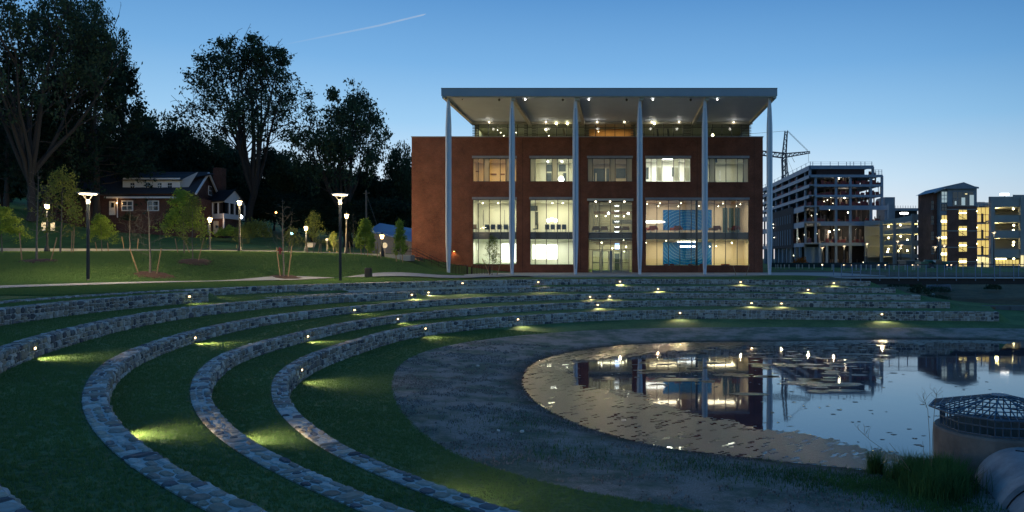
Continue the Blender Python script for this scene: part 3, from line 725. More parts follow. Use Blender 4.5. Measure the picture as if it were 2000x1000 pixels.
mb.quad((a, YB, c), (a, YF, c), (a, YF, d), (a, YB, d)); mb.quad((b, YF, c), (b, YB, c), (b, YB, d), (b, YF, d)); mb.quad((b, YB, c), (a, YB, c), (a, YB, d), (b, YB, d))
brickw = mb.build('brick_wall', M['brick'], hall)
mb = MB(); mb.box(a-.06, b+.06, YF-.06, YF+.35, d, d+.1); mb.box(a-.06, a+.35, YF+.35, YB, d, d+.1); mb.box(b-.35, b+.06, YF+.35, YB, d, d+.1)
mb.build('parapet_cap', M['lintel'], hall)
BX('roof_deck', M['lintel'], hall, a+.1, b-.1, YF+.4, YB-.1, d-1.3, d-1.1)
M['joint'] = mat('control_joint', (.05, .025, .02), .9)
for px in (1021, 1134, 1248, 1361.5, 1473):
    BX('control_joint', M['joint'], brickw, fx(px)-.02, fx(px)+.02, YF-.004, YF, PL, fz(269))
# windows
def window(op, mull, hor=(), shades=(), spand=None, deep=.2, name='window', lint=True):
    x0, x1, y0, y1 = op; a, b, c, d = fx(x0), fx(x1), fz(y1), fz(y0); yf = YF+deep; f = .05
    mb = MB(); mb.box(a, a+f, yf, yf+.12, c, d); mb.box(b-f, b, yf, yf+.12, c, d); mb.box(a+f, b-f, yf, yf+.12, c, c+f); mb.box(a+f, b-f, yf, yf+.12, d-f, d)
    w = mb.build(name, M['frame'], hall)
    X = [x0]+list(mull)+[x1]
    for m_ in mull: BX('mullion', M['frame'], w, fx(m_)-.032, fx(m_)+.032, yf-.03, yf+.12, c+f, d-f)
    for h in hor: BX('transom', M['frame'], w, a+f, b-f, yf-.015, yf+.1, fz(h)-.03, fz(h)+.03)
    for i in range(len(X)-1):
        u0, u1 = fx(X[i])+.034, fx(X[i+1])-.034
        if i in shades: BX('infill_panel', M['shade'], w, u0, u1, yf+.02, yf+.06, c+f, d-f)
        elif spand:
            s0, s1 = fz(spand[1]), fz(spand[0])
            BX('spandrel', M['spandrel'], w, u0, u1, yf+.03, yf+.07, s0, s1)
            BX('pane', M['pane'], w, u0, u1, yf+.04, yf+.052, c+f, s0-.01); BX('pane', M['pane'], w, u0, u1, yf+.04, yf+.052, s1+.01, d-f)
        else: BX('pane', M['pane'], w, u0, u1, yf+.04, yf+.052, c+f, d-f)
    if lint: BX('lintel', M['lintel'], w, a-.06, b+.06, YF-.07, YF+deep, d, d+.27)
    return w
window(OPEN[0], [933.5, 944.5, 954.8, 976.5, 987.5, 998], shades=(2, 5))
window(OPEN[1], [1045, 1066.8, 1078, 1088.5, 1110.4], shades=(0, 3))
window(OPEN[2], [1157.5, 1180, 1191.3, 1201.6, 1223.8], shades=(0, 3, 5))
window(OPEN[3], [1271.8, 1283, 1293.4, 1316, 1326.6, 1337.5], shades=())
window(OPEN[4], [1386.3, 1396.8, 1418.4, 1441, 1452.4], shades=(1, 5))
for x0, x1 in ((1283.6, 1292.8), (1316.6, 1326), (1338, 1348)):
    o = BX('infill_panel', M['shade'], hall, fx(x0)+.03, fx(x1)-.03, YF+.29, YF+.3, fz(354)+.06, fz(326)-.02); BX('infill_panel', M['shade'], hall, fx(x0)+.03, fx(x1)-.03, YF+.29, YF+.3, fz(324), fz(310)-.05)
window(OPEN[5], [933.5, 955, 976.7, 998], spand=(453, 467))
window(OPEN[6], [1045, 1066.8, 1089, 1110.4], spand=(453, 467))
window(OPEN[7], [1171, 1192.4, 1213.2], hor=(454.5, 467.6, 487), spand=(454.8, 467), deep=.9, name='entrance_glazing')
window(OPEN[8], [1283.2, 1305.6, 1328, 1350.4, 1373, 1395.5, 1417.6, 1440.5], spand=(454.5, 467))
# entrance canopy lip with three downlights
ent = BX('entrance_canopy', M['beam'], hall, fx(1147), fx(1237), YF-.25, YF+.85, fz(392.5), fz(388))
M['bulb'] = emit('warm_bulb', (1, .85, .58), 14); M['bulbw'] = emit('white_bulb', (1, .97, .88), 14); M['bulby'] = emit('yellowish_bulb', (1, .9, .5), 8)
def bulb(x, y, z, r, m, parent, name='lamp'): return MB().lathe((x, y, z), [(r*.5, -r), (r, -r*.3), (r, r*.3), (r*.5, r)], 8).build(name, m, parent)
for px in (1163.3, 1191.4, 1219.6): bulb(fx(px), YF+.3, fz(393), .09, M['bulb'], ent)
# doors
M['doorframe'] = mat('steel_door_frame', (.30, .29, .26), .4, scale=2, metal=.3)
dy = YF+.82
for k, (x0, x1) in enumerate(((1156, 1173), (1174, 1189), (1197, 1213), (1214, 1229.5))):
    a, b, c, d = fx(x0), fx(x1), PL+.03, fz(489); f = .09
    mb = MB(); mb.box(a, a+f, dy, dy+.06, c, d); mb.box(b-f, b, dy, dy+.06, c, d); mb.box(a+f, b-f, dy, dy+.06, d-f, d); mb.box(a+f, b-f, dy, dy+.06, c, c+.2); mb.box(a+f, b-f, dy, dy+.06, c+1.05, c+1.12)
    w = mb.build('glass_door', M['doorframe'], hall); BX('pane', M['pane'], w, a+f, b-f, dy+.025, dy+.035, c+.2, d-f)
    hx = b-.15 if k % 2 == 0 else a+.15; MB().tube([(hx, dy-.08, c+.7), (hx, dy-.08, c+1.5)], .02, 6).build('handle', M['lintel'], w)
BX('door_post', M['doorframe'], hall, fx(1190), fx(1196), dy-.02, dy+.3, PL, fz(489))
# ------------------------------------------------------------------ rooms behind the glass
F2 = fz(453.5); C1 = fz(467); F3 = fz(355.5)-.3; C2 = fz(389); C3 = fz(307); F1 = PL+.02
def room(x0, x1, z0, z1, depth, wall, floor=None, ceil=None, name='interior_room'):
    a, b = fx(x0), fx(x1); y0 = YF+.36; y1 = y0+depth; wm = wallm(wall)
    mb = MB(); mb.quad((a, y0, z0), (a, y1, z0), (a, y1, z1), (a, y0, z1)); mb.quad((b, y1, z0), (b, y0, z0), (b, y0, z1), (b, y1, z1)); mb.quad((a, y1, z0), (b, y1, z0), (b, y1, z1), (a, y1, z1))
    r = mb.build(name, wm, hall)
    MB().box(a, b, y0, y1, z0-.1, z0).build('room_floor', floor or M['slab'], r); MB().box(a, b, y0, y1, z1, z1+.1).build('room_ceiling', ceil or wm, r)
    return r, y1
def rlight(px, y, z, e, col, size=(2.5, 1.2), tilt=(0, 0, -1)): return lamp('AREA', 'room_lamp', (fx(px), y, z), e, col, size, aim=tilt, parent=hall)
CRM = (.72, .70, .56); YEL = (1, .90, .62); WHT = (1, .95, .8); ORG_ = (1, .66, .3)
RM = {}
RM[0] = room(912, 1021, F3, C3, 5, (.72, .58, .36))
RM[1] = room(1023, 1133, F3, C3, 5, CRM)
RM[2] = room(1135, 1247, F3, C3, 6, (.55, .48, .36))
RM[3] = room(1249, 1361, F3, C3, 4, (.85, .84, .78))
RM[4] = room(1363, 1473, F3, C3, 6, (.62, .60, .48))
RM[5] = room(912, 1021, F2, C2, 6, (.8, .78, .66)); RM[6] = room(1023, 1133, F2, C2, 6, (.8, .78, .64))
RM[7] = room(912, 1021, F1, C1, 6, (.85, .84, .74)); RM[8] = room(1023, 1133, F1, C1, 6, (.85, .84, .74))
RM[9] = room(1140, 1245, F2, C2, 9, (.5, .46, .34)); RM[10] = room(1140, 1245, F1, C1, 9, (.6, .56, .42))
RM[11] = room(1249, 1473, F2, C2, 7, (.72, .62, .50), ceil=M['wood']); RM[12] = room(1249, 1473, F1, C1, 7, (.78, .66, .48))
for k, px, e, col, zc in ((0, 966, 140, ORG_, C3), (1, 1078, 150, YEL, C3), (2, 1191, 90, WARM, C3), (3, 1305, 420, WHT, C3), (4, 1418, 120, WHT, C3), (5, 966, 210, YEL, C2), (6, 1078, 200, YEL, C2),
                      (7, 950, 190, WHT, C1), (8, 1078, 210, WHT, C1), (9, 1192, 110, YEL, C2), (10, 1192, 190, YEL, C1), (11, 1300, 120, (1, .8, .55), C2), (11, 1420, 120, (1, .8, .55), C2), (12, 1300, 150, (1, .8, .5), C1), (12, 1420, 190, (1, .8, .5), C1)):
    rlight(px, RM[k][1]-2.4, zc-.15, e, col, (3.2, 2.0))
    if k == 3: BX('ceiling_light', M['bulbw'], RM[k][0], fx(px)-.6, fx(px)+.6, RM[k][1]-2.9, RM[k][1]-2.75, zc-.06, zc-.02)
# details in the rooms
M['dark'] = mat('dark_panel', (.06, .075, .08), .5); M['whitep'] = mat('white_paint', (.8, .78, .7), .6); M['brown'] = mat('brown_board', (.22, .10, .05), .6)
def rb(k, x0, x1, y0, y1, m, name, d=.06, off=0.):
    """flat item on the back wall of room k, photo pixels measured on the wall"""
    Y = RM[k][1]-.02-off; return BX(name, m, RM[k][0], fx(x0, Y), fx(x1, Y), Y-d, Y, fz(y1, Y), fz(y0, Y))
rb(0, 958, 970, 339, 342, M['brown'], 'shelf'); rb(0, 976.5, 986, 339, 342, M['brown'], 'shelf'); rb(0, 926, 936, 334, 336, M['brown'], 'shelf')
rb(1, 1067, 1078, 322, 335, M['dark'], 'notice_board'); rb(1, 1091, 1105, 322, 335, M['dark'], 'notice_board'); rb(1, 1068, 1077, 338, 354, M['dark'], 'doorway'); rb(1, 1100, 1106, 338, 354, M['dark'], 'doorway')
rb(2, 1160, 1190, 329, 354, M['dark'], 'shelving'); rb(2, 1203, 1222, 329, 348, M['dark'], 'shelving'); rb(2, 1182, 1184, 329, 354, M['whitep'], 'post', off=.1); rb(2, 1163, 1165, 338, 354, M['whitep'], 'post', off=.1)
rb(3, 1262, 1267, 327, 350, M['dark'], 'shelving'); rb(3, 1312, 1316, 327, 345, M['dark'], 'shelving')
BX('ceiling_beam', M['dark'], RM[4][0], fx(1400), fx(1403), YF+1, YF+5.5, C3-.45, C3-.02); rb(4, 1404, 1408, 333, 354, M['whitep'], 'doorway')
rb(5, 944, 945, 410, 440, M['lintel'], 'wall_joint'); rb(5, 985, 986, 410, 440, M['lintel'], 'wall_joint'); rb(6, 1036, 1050, 402, 412, M['dark'], 'notice_board'); rb(6, 1046, 1051, 414, 440, M['dark'], 'doorway')
for k, px in ((5, 945), (5, 975), (6, 1080), (6, 1100)): bulb(fx(px, RM[k][1]), RM[k][1]-.8, C2-.05, .07, M['bulb'], RM[k][0], 'downlight')
BX('table_edge', M['lintel'], RM[8][0], fx(1062), fx(1110), RM[8][1]-1, RM[8][1]-.9, F1+.7, F1+.74); BX('table_edge', M['lintel'], RM[7][0], fx(960), fx(996), RM[7][1]-1, RM[7][1]-.9, F1+.7, F1+.74)
rb(7, 925, 932, 490, 510, M['dark'], 'doorway')
# bright screens / lit walls on the ground floor
M['glow'] = emit('lit_projection_wall', (1, .97, .84), 2.2)
rb(7, 924, 932.5, 475, 488, M['glow'], 'lit_wall_panel', .03); rb(7, 980, 1012, 476, 512, M['glow'], 'lit_wall_panel', .03); rb(8, 1040, 1089, 478, 506, M['glow'], 'lit_wall_panel', .03)
# blue wall graphic spanning both floors
M['blue'] = mat('blue_wall_graphic', (.004, .13, .46), .9, (.003, .11, .40), scale=.4, spec=.0); M['arc'] = mat('pale_blue_line', (.16, .36, .62), .6)
def graphic(k, x0, x1, y0, y1, cyp, radii, up):
    Y = RM[k][1]-.03; g = BX('wall_graphic', M['blue'], RM[k][0], fx(x0, Y), fx(x1, Y), Y-.05, Y, fz(y1, Y), fz(y0, Y)); mb = MB(); cxp = 1342
    for R in radii:
        for q in range(90):
            t0, t1 = math.pi*q/90, math.pi*(q+1)/90; pts = []
            for rr_, t in ((R-.36, t0), (R+.36, t0), (R+.36, t1), (R-.36, t1)): pts.append((cxp+rr_*math.cos(t)*1.12, cyp-(1 if up else -1)*rr_*math.sin(t)))
            if all(x0 < u < x1 and y0 < v < y1 for u, v in pts):
                P4 = [(fx(u, Y), Y-.056, fz(v, Y)) for u, v in pts]; mb.quad(*(P4 if up else P4[::-1]))
    mb.build('ring_lines', M['arc'], RM[k][0])
graphic(11, 1295, 1390, 410, 449, 466, (20, 26, 31, 37, 42, 48, 53.5, 59, 64, 70), True)
graphic(12, 1295, 1390, 473, 517, 463, (29, 34, 39, 44, 49, 54, 59, 64, 69), False)
M['sign'] = emit('white_sign_glow', (.95, .98, 1), 5)
Y = RM[12][1]-.1; mb = MB()
for x0, x1, y0, y1 in ((1323.5,1327,471.3,473.5),(1328.5,1338,471.3,473.5),(1339.5,1350,471.3,473.5),(1353.5,1359,471.3,473.5)): mb.box(fx(x0,Y), fx(x1,Y), Y-.03, Y, fz(y1,Y), fz(y0,Y))
for x0, x1 in ((1328.3,1331),(1331.5,1334.3),(1334.8,1337.4),(1338,1340.8),(1341.2,1343.9),(1345,1347.4),(1347.9,1350),(1351.8,1354.6),(1355,1357.8)): mb.box(fx(x0,Y), fx(x1,Y), Y-.03, Y, fz(483,Y), fz(480,Y))
mb.build('lit_sign', M['sign'], RM[12][0])
for k, pts in ((11, ((1289,397),(1286,402.5),(1330,397),(1325,403),(1365,402.5),(1403,403),(1412,397.5),(1439,402.5),(1446,399),(1462,403),(1264,398.5))), (12, ((1301,470),(1360,481),(1386,481.5),(1430,475),(1429,474),(1262,474),(1399,481)))):
    for px, py in pts: Y = RM[k][1]-2.5; bulb(fx(px, Y), Y, min(fz(py, Y), (C2 if k == 11 else C1)-.07), .05, M['bulb'], RM[k][0], 'downlight')
for x0 in (1412, 1424, 1436): BX('dark_curtain', mat('teal_glass', (.03,.07,.08), .3), RM[11][0], fx(x0, YF+7), fx(x0+9, YF+7), YF+7.1, YF+7.2, F2, fz(406, YF+7))
# ring chandelier by the left side of the big window
cz = fz(431); mb = MB(); cxr = fx(1283, YF+3)
for k in range(20):
    t0, t1 = 2*math.pi*k/20, 2*math.pi*(k+1)/20
    mb.tube([(cxr-.6+1.5*math.cos(t0), YF+3+1.4*math.sin(t0), cz), (cxr-.6+1.5*math.cos(t1), YF+3+1.4*math.sin(t1), cz)], .07, 5)
mb.build('ring_pendant', emit('pendant_glow', (1, .96, .9), 6), RM[11][0])
for k in range(3): bulb(fx(1071+7*k, YF+3), YF+3, fz(431-(k == 1)*2, YF+3), .2, M['bulbw'], RM[6][0], 'globe_pendant')
bulb(fx(1096, YF+2.5), YF+2.5, fz(350, YF+2.5), .32, M['bulbw'], RM[1][0], 'globe_pendant')
for px in (1070, 1097): MB().tube([(fx(px-2, YF+4), YF+4, fz(312, YF+4)), (fx(px+2, YF+4), YF+3.2, fz(318, YF+4))], .09, 5).build('tube_light', M['bulbw'], RM[1][0])
# big dark interior column behind the glass
for z0, z1 in ((F1, C1), (F2, C2)): BX('interior_column', M['frame'], hall, fx(1359.5), fx(1363.5), YF+.5, YF+.75, z0, z1)
# lobby: mezzanine bulkheads, stair, hanging digits
BX('bulkhead', M['wood'], RM[9][0], fx(1158), fx(1240), YF+3.4, YF+3.8, fz(418, YF+3.4), fz(412.5, YF+3.4)); BX('bulkhead', M['whitep'], RM[9][0], fx(1195), fx(1240), YF+6, YF+6.2, fz(437, YF+6), fz(429, YF+6))
for k in range(3): BX('bulkhead', M['wood'], RM[10][0], fx(1153+4*k), fx(1242), YF+2.2+k*1.5, YF+2.5+k*1.5, fz(471+3*k, YF+2+k), fz(469+3*k, YF+2+k))
for k in range(14): BX('louver', M['shade'], RM[10][0], fx(1213, YF+4), fx(1236, YF+4), YF+4, YF+4.1, PL+.2+k*.17, PL+.28+k*.17)
for k in range(12): BX('louver', M['shade'], RM[9][0], fx(1172, YF+7), fx(1190, YF+7), YF+7, YF+7.1, F2+.4+k*.2, F2+.48+k*.2)
for px in (1159, 1166): BX('lobby_post', M['shade'], RM[9][0], fx(px, YF+4), fx(px+2.2, YF+4), YF+4, YF+4.2, F2, C2)
for px in (1176, 1222): BX('lobby_post', M['shade'], RM[10][0], fx(px, YF+3), fx(px+2, YF+3), YF+3, YF+3.2, F1, C1)
BX('dark_doorway', M['dark'], RM[10][0], fx(1200, YF+8), fx(1210, YF+8), YF+8, YF+8.1, F1, F1+2.2)
for px, py in ((1188.5, 416.5), (1227, 417)): bulb(fx(px, YF+2), YF+2, fz(py, YF+2), .13, M['bulbw'], RM[9][0], 'downlight')
for px, py in ((1165, 422), (1183, 422), (1218.5, 422.5), (1218, 468.5), (1175, 474), (1196, 485), (1219, 491), (1223, 482)): bulb(fx(px, YF+3), YF+3, fz(py, YF+3), .07, M['bulb'], RM[9 if py < 450 else 10][0], 'downlight')
def ring(mb, x, y, z, r, t=.03, a0=0, a1=360, n=10):
    p = [(x+r*math.cos(math.radians(a0+(a1-a0)*k/n)), y, z+r*math.sin(math.radians(a0+(a1-a0)*k/n))) for k in range(n+1)]; mb.tube(p, t, 4)
for py in (401, 411, 421, 431.5, 442, 451.5):
    mb = MB(); x, z = fx(1204.7, YF+1.6), fz(py, YF+1.6); ring(mb, x-.12, YF+1.6, z, .12, .03, 180, 360); ring(mb, x+.12, YF+1.6, z, .12, .03, 180, 360)
    mb.build('hanging_light', M['sign'], RM[9][0])
MB().tube([(fx(1204.7, YF+1.6), YF+1.6, fz(452)), (fx(1204.7, YF+1.6), YF+1.6, C2)], .012, 4).build('pendant_cord', M['frame'], RM[9][0])
BX('number_board', emit('blue_white_screen', (.35, .5, 1), 1.6), RM[10][0], fx(1201, YF+1.2), fx(1209.5, YF+1.2), YF+1.25, YF+1.3, fz(487, YF+1.2), fz(475, YF+1.2))
mb = MB()
for dx in (-.13, .13):
    for dz in (-.1, .1): ring(mb, fx(1205.3, YF+1.2)+dx, YF+1.2, fz(482.5, YF+1.2)+dz, .085, .03)
mb.build('number_88', emit('white_digits', (.9, .95, 1), 6), RM[10][0])
# ------------------------------------------------------------------ furniture seen through the glass
M['bluef'] = mat('blue_seat', (.02, .06, .13), .6); M['redf'] = mat('red_upholstery', (.45, .06, .03), .7); M['chrome'] = mat('chair_metal', (.4, .4, .4), .3, metal=.9)
def chair(x, y, z, rot, m, label, group, low=False):
    t = thing('armchair' if low else 'chair', (x, y, z), label, 'chair', group); s = .38 if low else .25
    MB().box(x-s, x+s, y-s, y+s, z+.38, z+.46).build('seat', m, t); MB().box(x-s, x+s, y+s-.08, y+s, z+.46, z+(.8 if low else .95)).build('backrest', m, t)
    if low:
        for q in (-1, 1): MB().box(x+q*s-.06, x+q*s+.06, y-s, y+s-.1, z+.3, z+.62).build('armrest', m, t)
    for a_ in (-1, 1):
        for b_ in (-1, 1): MB().tube([(x+a_*(s-.04), y+b_*(s-.04), z), (x+a_*(s-.04), y+b_*(s-.04), z+.38)], .02, 4).build('leg', M['chrome'], t)
    t.rotation_euler.z = rot; return t
def table(x0, x1, y, z, label, h=.74, dep=.5):
    t = thing('table', ((x0+x1)/2, y, z), label, 'table'); BX('tabletop', M['whitep'], t, x0, x1, y-dep, y+dep, z+h-.04, z+h)
    for a_ in (x0+.2, x1-.2):
        for b_ in (-dep+.1, dep-.1): MB().tube([(a_, y+b_, z), (a_, y+b_, z+h-.04)], .025, 4).build('leg', M['chrome'], t)
ords = ['first', 'second', 'third', 'fourth']
for rm, xs_, nm in ((5, (952, 963.5, 976, 988.5), 'left'), (6, (1069, 1080, 1091.5, 1102), 'right')):
    for k, px in enumerate(xs_):
        chair(fx(px, YF+1.9), YF+1.9, F2, math.pi, M['bluef'], f'blue chair in the {nm} upstairs meeting room, {ords[k]} from the left', 'blue meeting room chairs')
    table(fx(xs_[0]-3, YF+2.7), fx(xs_[3]+6, YF+2.7), YF+2.7, F2, f'long white table in the {nm} upstairs meeting room')
chair(fx(929, YF+1.5), YF+1.5, F2, .8, M['wood'], 'brown wooden chair at the left end of the left meeting room', None); chair(fx(1046, YF+1.5), YF+1.5, F2, -1.2, M['bluef'], 'single chair near the left edge of the right meeting room', None)
for k, (px, lb) in enumerate(((1277, 'beside the ring light'), (1325, 'before the blue wall graphic, left'), (1401, 'just right of the slim column'), (1438, 'in the right corner of the upstairs lounge'))):
    chair(fx(px, YF+2), YF+2, F2, math.pi*.93, M['redf'], f'red armchair {lb}', 'red lounge chairs', True); chair(fx(px-7, YF+2.9), YF+2.9, F2, math.pi*1.2, M['brown'] if k > 1 else M['redf'], f'red armchair set behind the one {lb}', 'red lounge chairs', True)
for k, (px, lb) in enumerate(((1164, 'far left'), (1180, 'left of centre'), (1207, 'right of centre'), (1222, 'far right'))): chair(fx(px, YF+3.4), YF+3.4, F2, math.pi, M['brown'], f'dark red armchair in the upper lobby over the entrance, {lb}', 'lobby chairs', True)
for k, (px, lb) in enumerate(((1301, 'first'), (1312, 'second'), (1348, 'third'), (1370, 'fourth'), (1412, 'fifth'), (1420, 'sixth'))): chair(fx(px, YF+1.2), YF+1.2, F1, math.pi, M['redf'], f'low red chair at the ground floor window, {lb} from the left', 'ground floor window chairs')
# ------------------------------------------------------------------ canopy, glazed top floor and columns
YC = 75.0; YR = 74.2; YG = 88.5
zr0, zr1 = fz(188.5, YR), fz(173, YR); xa, xb = fx(863, YR), fx(1517, YR)
BX('canopy_roof', M['metal_grey'], hall, xa, xb, YR, YB-4, zr0+.12, zr1-.06)
BX('roof_edge', M['metal_grey'], hall, xa-.05, xb+.05, YR-.06, YR, zr0+.04, zr1); BX('roof_flashing', M['frame'], hall, xa-.07, xb+.07, YR-.09, YR+.3, zr1, zr1+.05)
nsp = 30
for i in range(nsp):                                        # soffit boards run along the building
    y0 = YR+.3+(YG+.3-YR-.3)*i/nsp; y1 = YR+.3+(YG+.3-YR-.3)*(i+1)/nsp-.03
    BX('soffit_board', M['soffit'], hall, xa+.3, xb-.3, y0, y1, zr0+.06, zr0+.1)
zsf = zr0+.05
cols = [876, 1000, 1124, 1249.5, 1376.5, 1503]
for s_ in (-1, 1):
    x = xa+.15 if s_ < 0 else xb-.15; BX('edge_beam', M['beam'], hall, x-.14, x+.14, YR+.02, YG+1, zr0-.14, zr0+.1)
for c_ in cols[1:5]: BX('roof_beam', M['beam'], hall, fx(c_, YC)+.0, fx(c_, YC)+.34, YR+.3, YG, zr0-.3, zr0+.05)
BX('front_beam', M['beam'], hall, xa+.3, xb-.3, YR+.02, YR+.22, zr0-.04, zr0+.06)
gx0, gx1 = fx(923, YG), fx(1467.5, YG); BX('head_beam', M['beam'], hall, gx0-.1, gx1+.1, YG-.28, YG+.1, fz(243, YG), zsf)
# top floor
zt0 = fz(268)-1.0; zt1 = fz(243, YG)
mb = MB(); mb.box(gx0, gx1, YG+8, YG+8.1, zt0, zt1+.5); mb.box(gx0, gx0+.1, YG+1.2, YG+8, zt0, zt1+.5); mb.box(gx1-.1, gx1, YG+1.2, YG+8, zt0, zt1+.5)
top = mb.build('top_floor_wall', wallm((.50, .50, .36)), hall); BX('top_floor_ceiling', wallm((.5, .5, .42)), hall, gx0, gx1, YG+.1, YG+8, zt1+.1, zt1+.2)
BX('top_partition', wallm((.7, .4, .15)), top, fx(1150, YG+3), fx(1237, YG+3), YG+3, YG+3.2, zt0, zt1)
px = 923+12
while px < 1455:
    if not (1020 < px < 1030): BX('top_mullion', M['frame'], hall, fx(px, YG)-.035, fx(px, YG)+.035, YG-.05, YG+.06, zt0, zt1)
    px += 19
BX('top_glazing', M['pane'], hall, gx0+.5, gx1-.5, YG, YG+.012, zt0, zt1); BX('top_transom', M['frame'], hall, gx0, gx1, YG-.03, YG+.05, fz(248.5, YG)-.03, fz(248.5, YG)+.03)
for x0, x1 in ((923, 935), (1024, 1031), (1039, 1047), (1141, 1151), (1232, 1240), (1250, 1256), (1335, 1350), (1446, 1467)):
    for k in range(9): BX('louver', M['frame'], hall, fx(x0, YG), fx(x1, YG), YG-.12, YG-.02, zt1-.15-k*.19, zt1-.08-k*.19)
for k, (x0, x1) in enumerate(((1100, 1115), (1283, 1290), (1304, 1310), (1390, 1400))): MB().tube([(fx(x0, YG+3), YG+3, zt1), (fx(x1, YG+3), YG+3.2, zt0)], .16, 4).build('brace', M['beam'] if k == 0 else M['frame'], hall)
for px in (950, 1010, 1080, 1290): rlight(px, YG+4, zt1-.1, 75, (1, .95, .6), (5, 2))
rlight(1193, YG+1.6, zt1-.1, 60, ORG_, (4, 1)); rlight(1400, YG+4, zt1-.1, 30, (.9, 1, .7), (5, 2))
for px, py in ((972, 254), (978, 259), (984, 265), (1008, 259), (1064.5, 253), (1068, 259), (1072, 265), (1169, 257)): bulb(fx(px, YG+3), YG+3, fz(py, YG+3), .045, M['bulb'], hall, 'downlight')
for px, py, r in ((1086.5, 241, .13), (1108, 241, .13), (1278, 241, .13), (1392, 264, .15), (1066, 253, .12)): bulb(fx(px, YG-.5), YG-.5, fz(py, YG-.5), r, M['bulby'], hall, 'globe_lamp')
for px, py in ((955.6, 238.5), (1066, 238.5), (1166.5, 238), (1219.6, 238), (1273, 238), (1326.5, 238), (1433, 238.8)): bulb(fx(px, YG-.45), YG-.45, fz(py, YG-.45), .055, M['bulb'], hall, 'soffit_spot')
for px in (955, 1066, 1166, 1273, 1326, 1433): lamp('POINT', 'soffit_lamp', (fx(px, YG-1.4), YG-1.6, zsf-.5), 9, (1, .93, .82), .15, parent=hall)
for px in (903, 1026, 1150, 1275, 1401): bulb(fx(px, YR+1), YR+1, zr0-.08, .06, M['bulbw'] if px > 903 else M['frame'], hall, 'globe_lamp')
for px in (975, 1099.5, 1224, 1349): bulb(fx(px, YR+1), YR+1, zr0-.12, .12, M['frame'], hall, 'soffit_fitting')
for c_ in cols:                                            # spindle columns
    x = fx(c_, YC); prof = [(.15, PL), (.17, fz(525, YC)), (.22, fz(505, YC)), (.285, fz(468, YC)), (.292, fz(430, YC)), (.292, fz(270, YC)), (.28, fz(245, YC)), (.2, fz(212, YC)), (.13, zr0)]
    base = len([]); mb = MB()
    mb.lathe((x, YC, 0), prof, 12, math.pi/12); o = mb.build('column', M['column'], hall)
    mb = MB(); mb.tube([(x, YC-r-.004, z) for r, z in prof[1:-1]], .03, 4); mb.build('column_fin', M['metal_grey'], o)
    MB().lathe((x, YC, PL), [(.26, 0), (.26, .03)], 12).build('base_plate', M['lintel'], o)
# grazing light on the plaza from the lit ground floor soffit, wall lamp by the stair
wl = thing('wall_lamp', (fx(887), YF-.1, fz(491)), 'small amber wall lamp on the brick left of the bicycle racks', 'wall lamp')
BX('lamp_box', M['frame'], wl, fx(887)-.12, fx(887)+.12, YF-.14, YF, fz(491), fz(491)+.14); BX('lamp_lens', emit('amber_lens', (1, .5, .12), 12), wl, fx(887)-.08, fx(887)+.08, YF-.13, YF-.03, fz(491)-.03, fz(491))
lamp('SPOT', 'wall_lamp_light', (fx(887), YF-.2, fz(491)-.06), 26, (1, .55, .18), .05, aim=(0, .35, -1), parent=wl, spot=2.2)
# ------------------------------------------------------------------ stair beside the left corner, rails, bicycle racks
M['step'] = mat('stair_brick', (.42, .25, .15), .8, (.3, .18, .1), scale=5); M['rail'] = mat('dark_handrail', (.05, .03, .03), .4, metal=.5)
st = thing('outdoor_stair', (fx(835, 84), 84, PL), 'brick steps with handrails climbing left along the hall wall', 'stairs')
n = 11; xr = W(872, 0, 83).x; xl = W(803, 0, 83).x
for k in range(n):
    x1 = xr-(xr-xl)*k/n; MB().box(xl-.6, x1, 82.4, 85.6, PL+.16*k, PL+.16*(k+1)).build('step', M['step'], st)
for y in (82.6, 85.0):
    for q in (0, .35): MB().tube([(xr+.2, y, PL+.95-q), (xr-.2, y, PL+.95-q), (xl, y, PL+.16*n+.95-q), (xl-.6, y, PL+.16*n+.95-q)], .025, 5).build('handrail', M['rail'], st)
    for k in range(6): x = xr-(xr-xl)*k/5; MB().tube([(x, y, PL+.16*n*k/5-.1), (x, y, PL+.16*n*k/5+.95)], .022, 5).build('rail_post', M['rail'], st)
BX('stair_block', M['brick'], st, xl-3, xl-.6, 82, 85.9, PL-1, PL+.16*n)
for k, (p0, p1, lb) in enumerate(((875, 913, 'nearest the stair'), (922, 957, 'in front of the lower left window'))):
    r_k = thing('bicycle_rack', (fx((p0+p1)/2, 79), 79, PL), f'dark hooped bicycle rack {lb}', 'bicycle rack'); x0, x1 = fx(p0, 79), fx(p1, 79)
    for i in range(8):
        x = x0+(x1-x0)*i/7; MB().tube([(x, 78.6, PL), (x, 78.6, PL+.75), (x, 78.75, PL+.9), (x, 79.05, PL+.9), (x, 79.2, PL+.75), (x, 79.2, PL)], .03, 5).build('hoop', M['rail'], r_k)
    MB().tube([(x0, 78.9, PL), (x0, 78.9, PL+.7), (x0+.2, 78.9, PL+.92), (x1-.2, 78.9, PL+.92), (x1, 78.9, PL+.7), (x1, 78.9, PL)], .035, 5).build('top_rail', M['rail'], r_k)
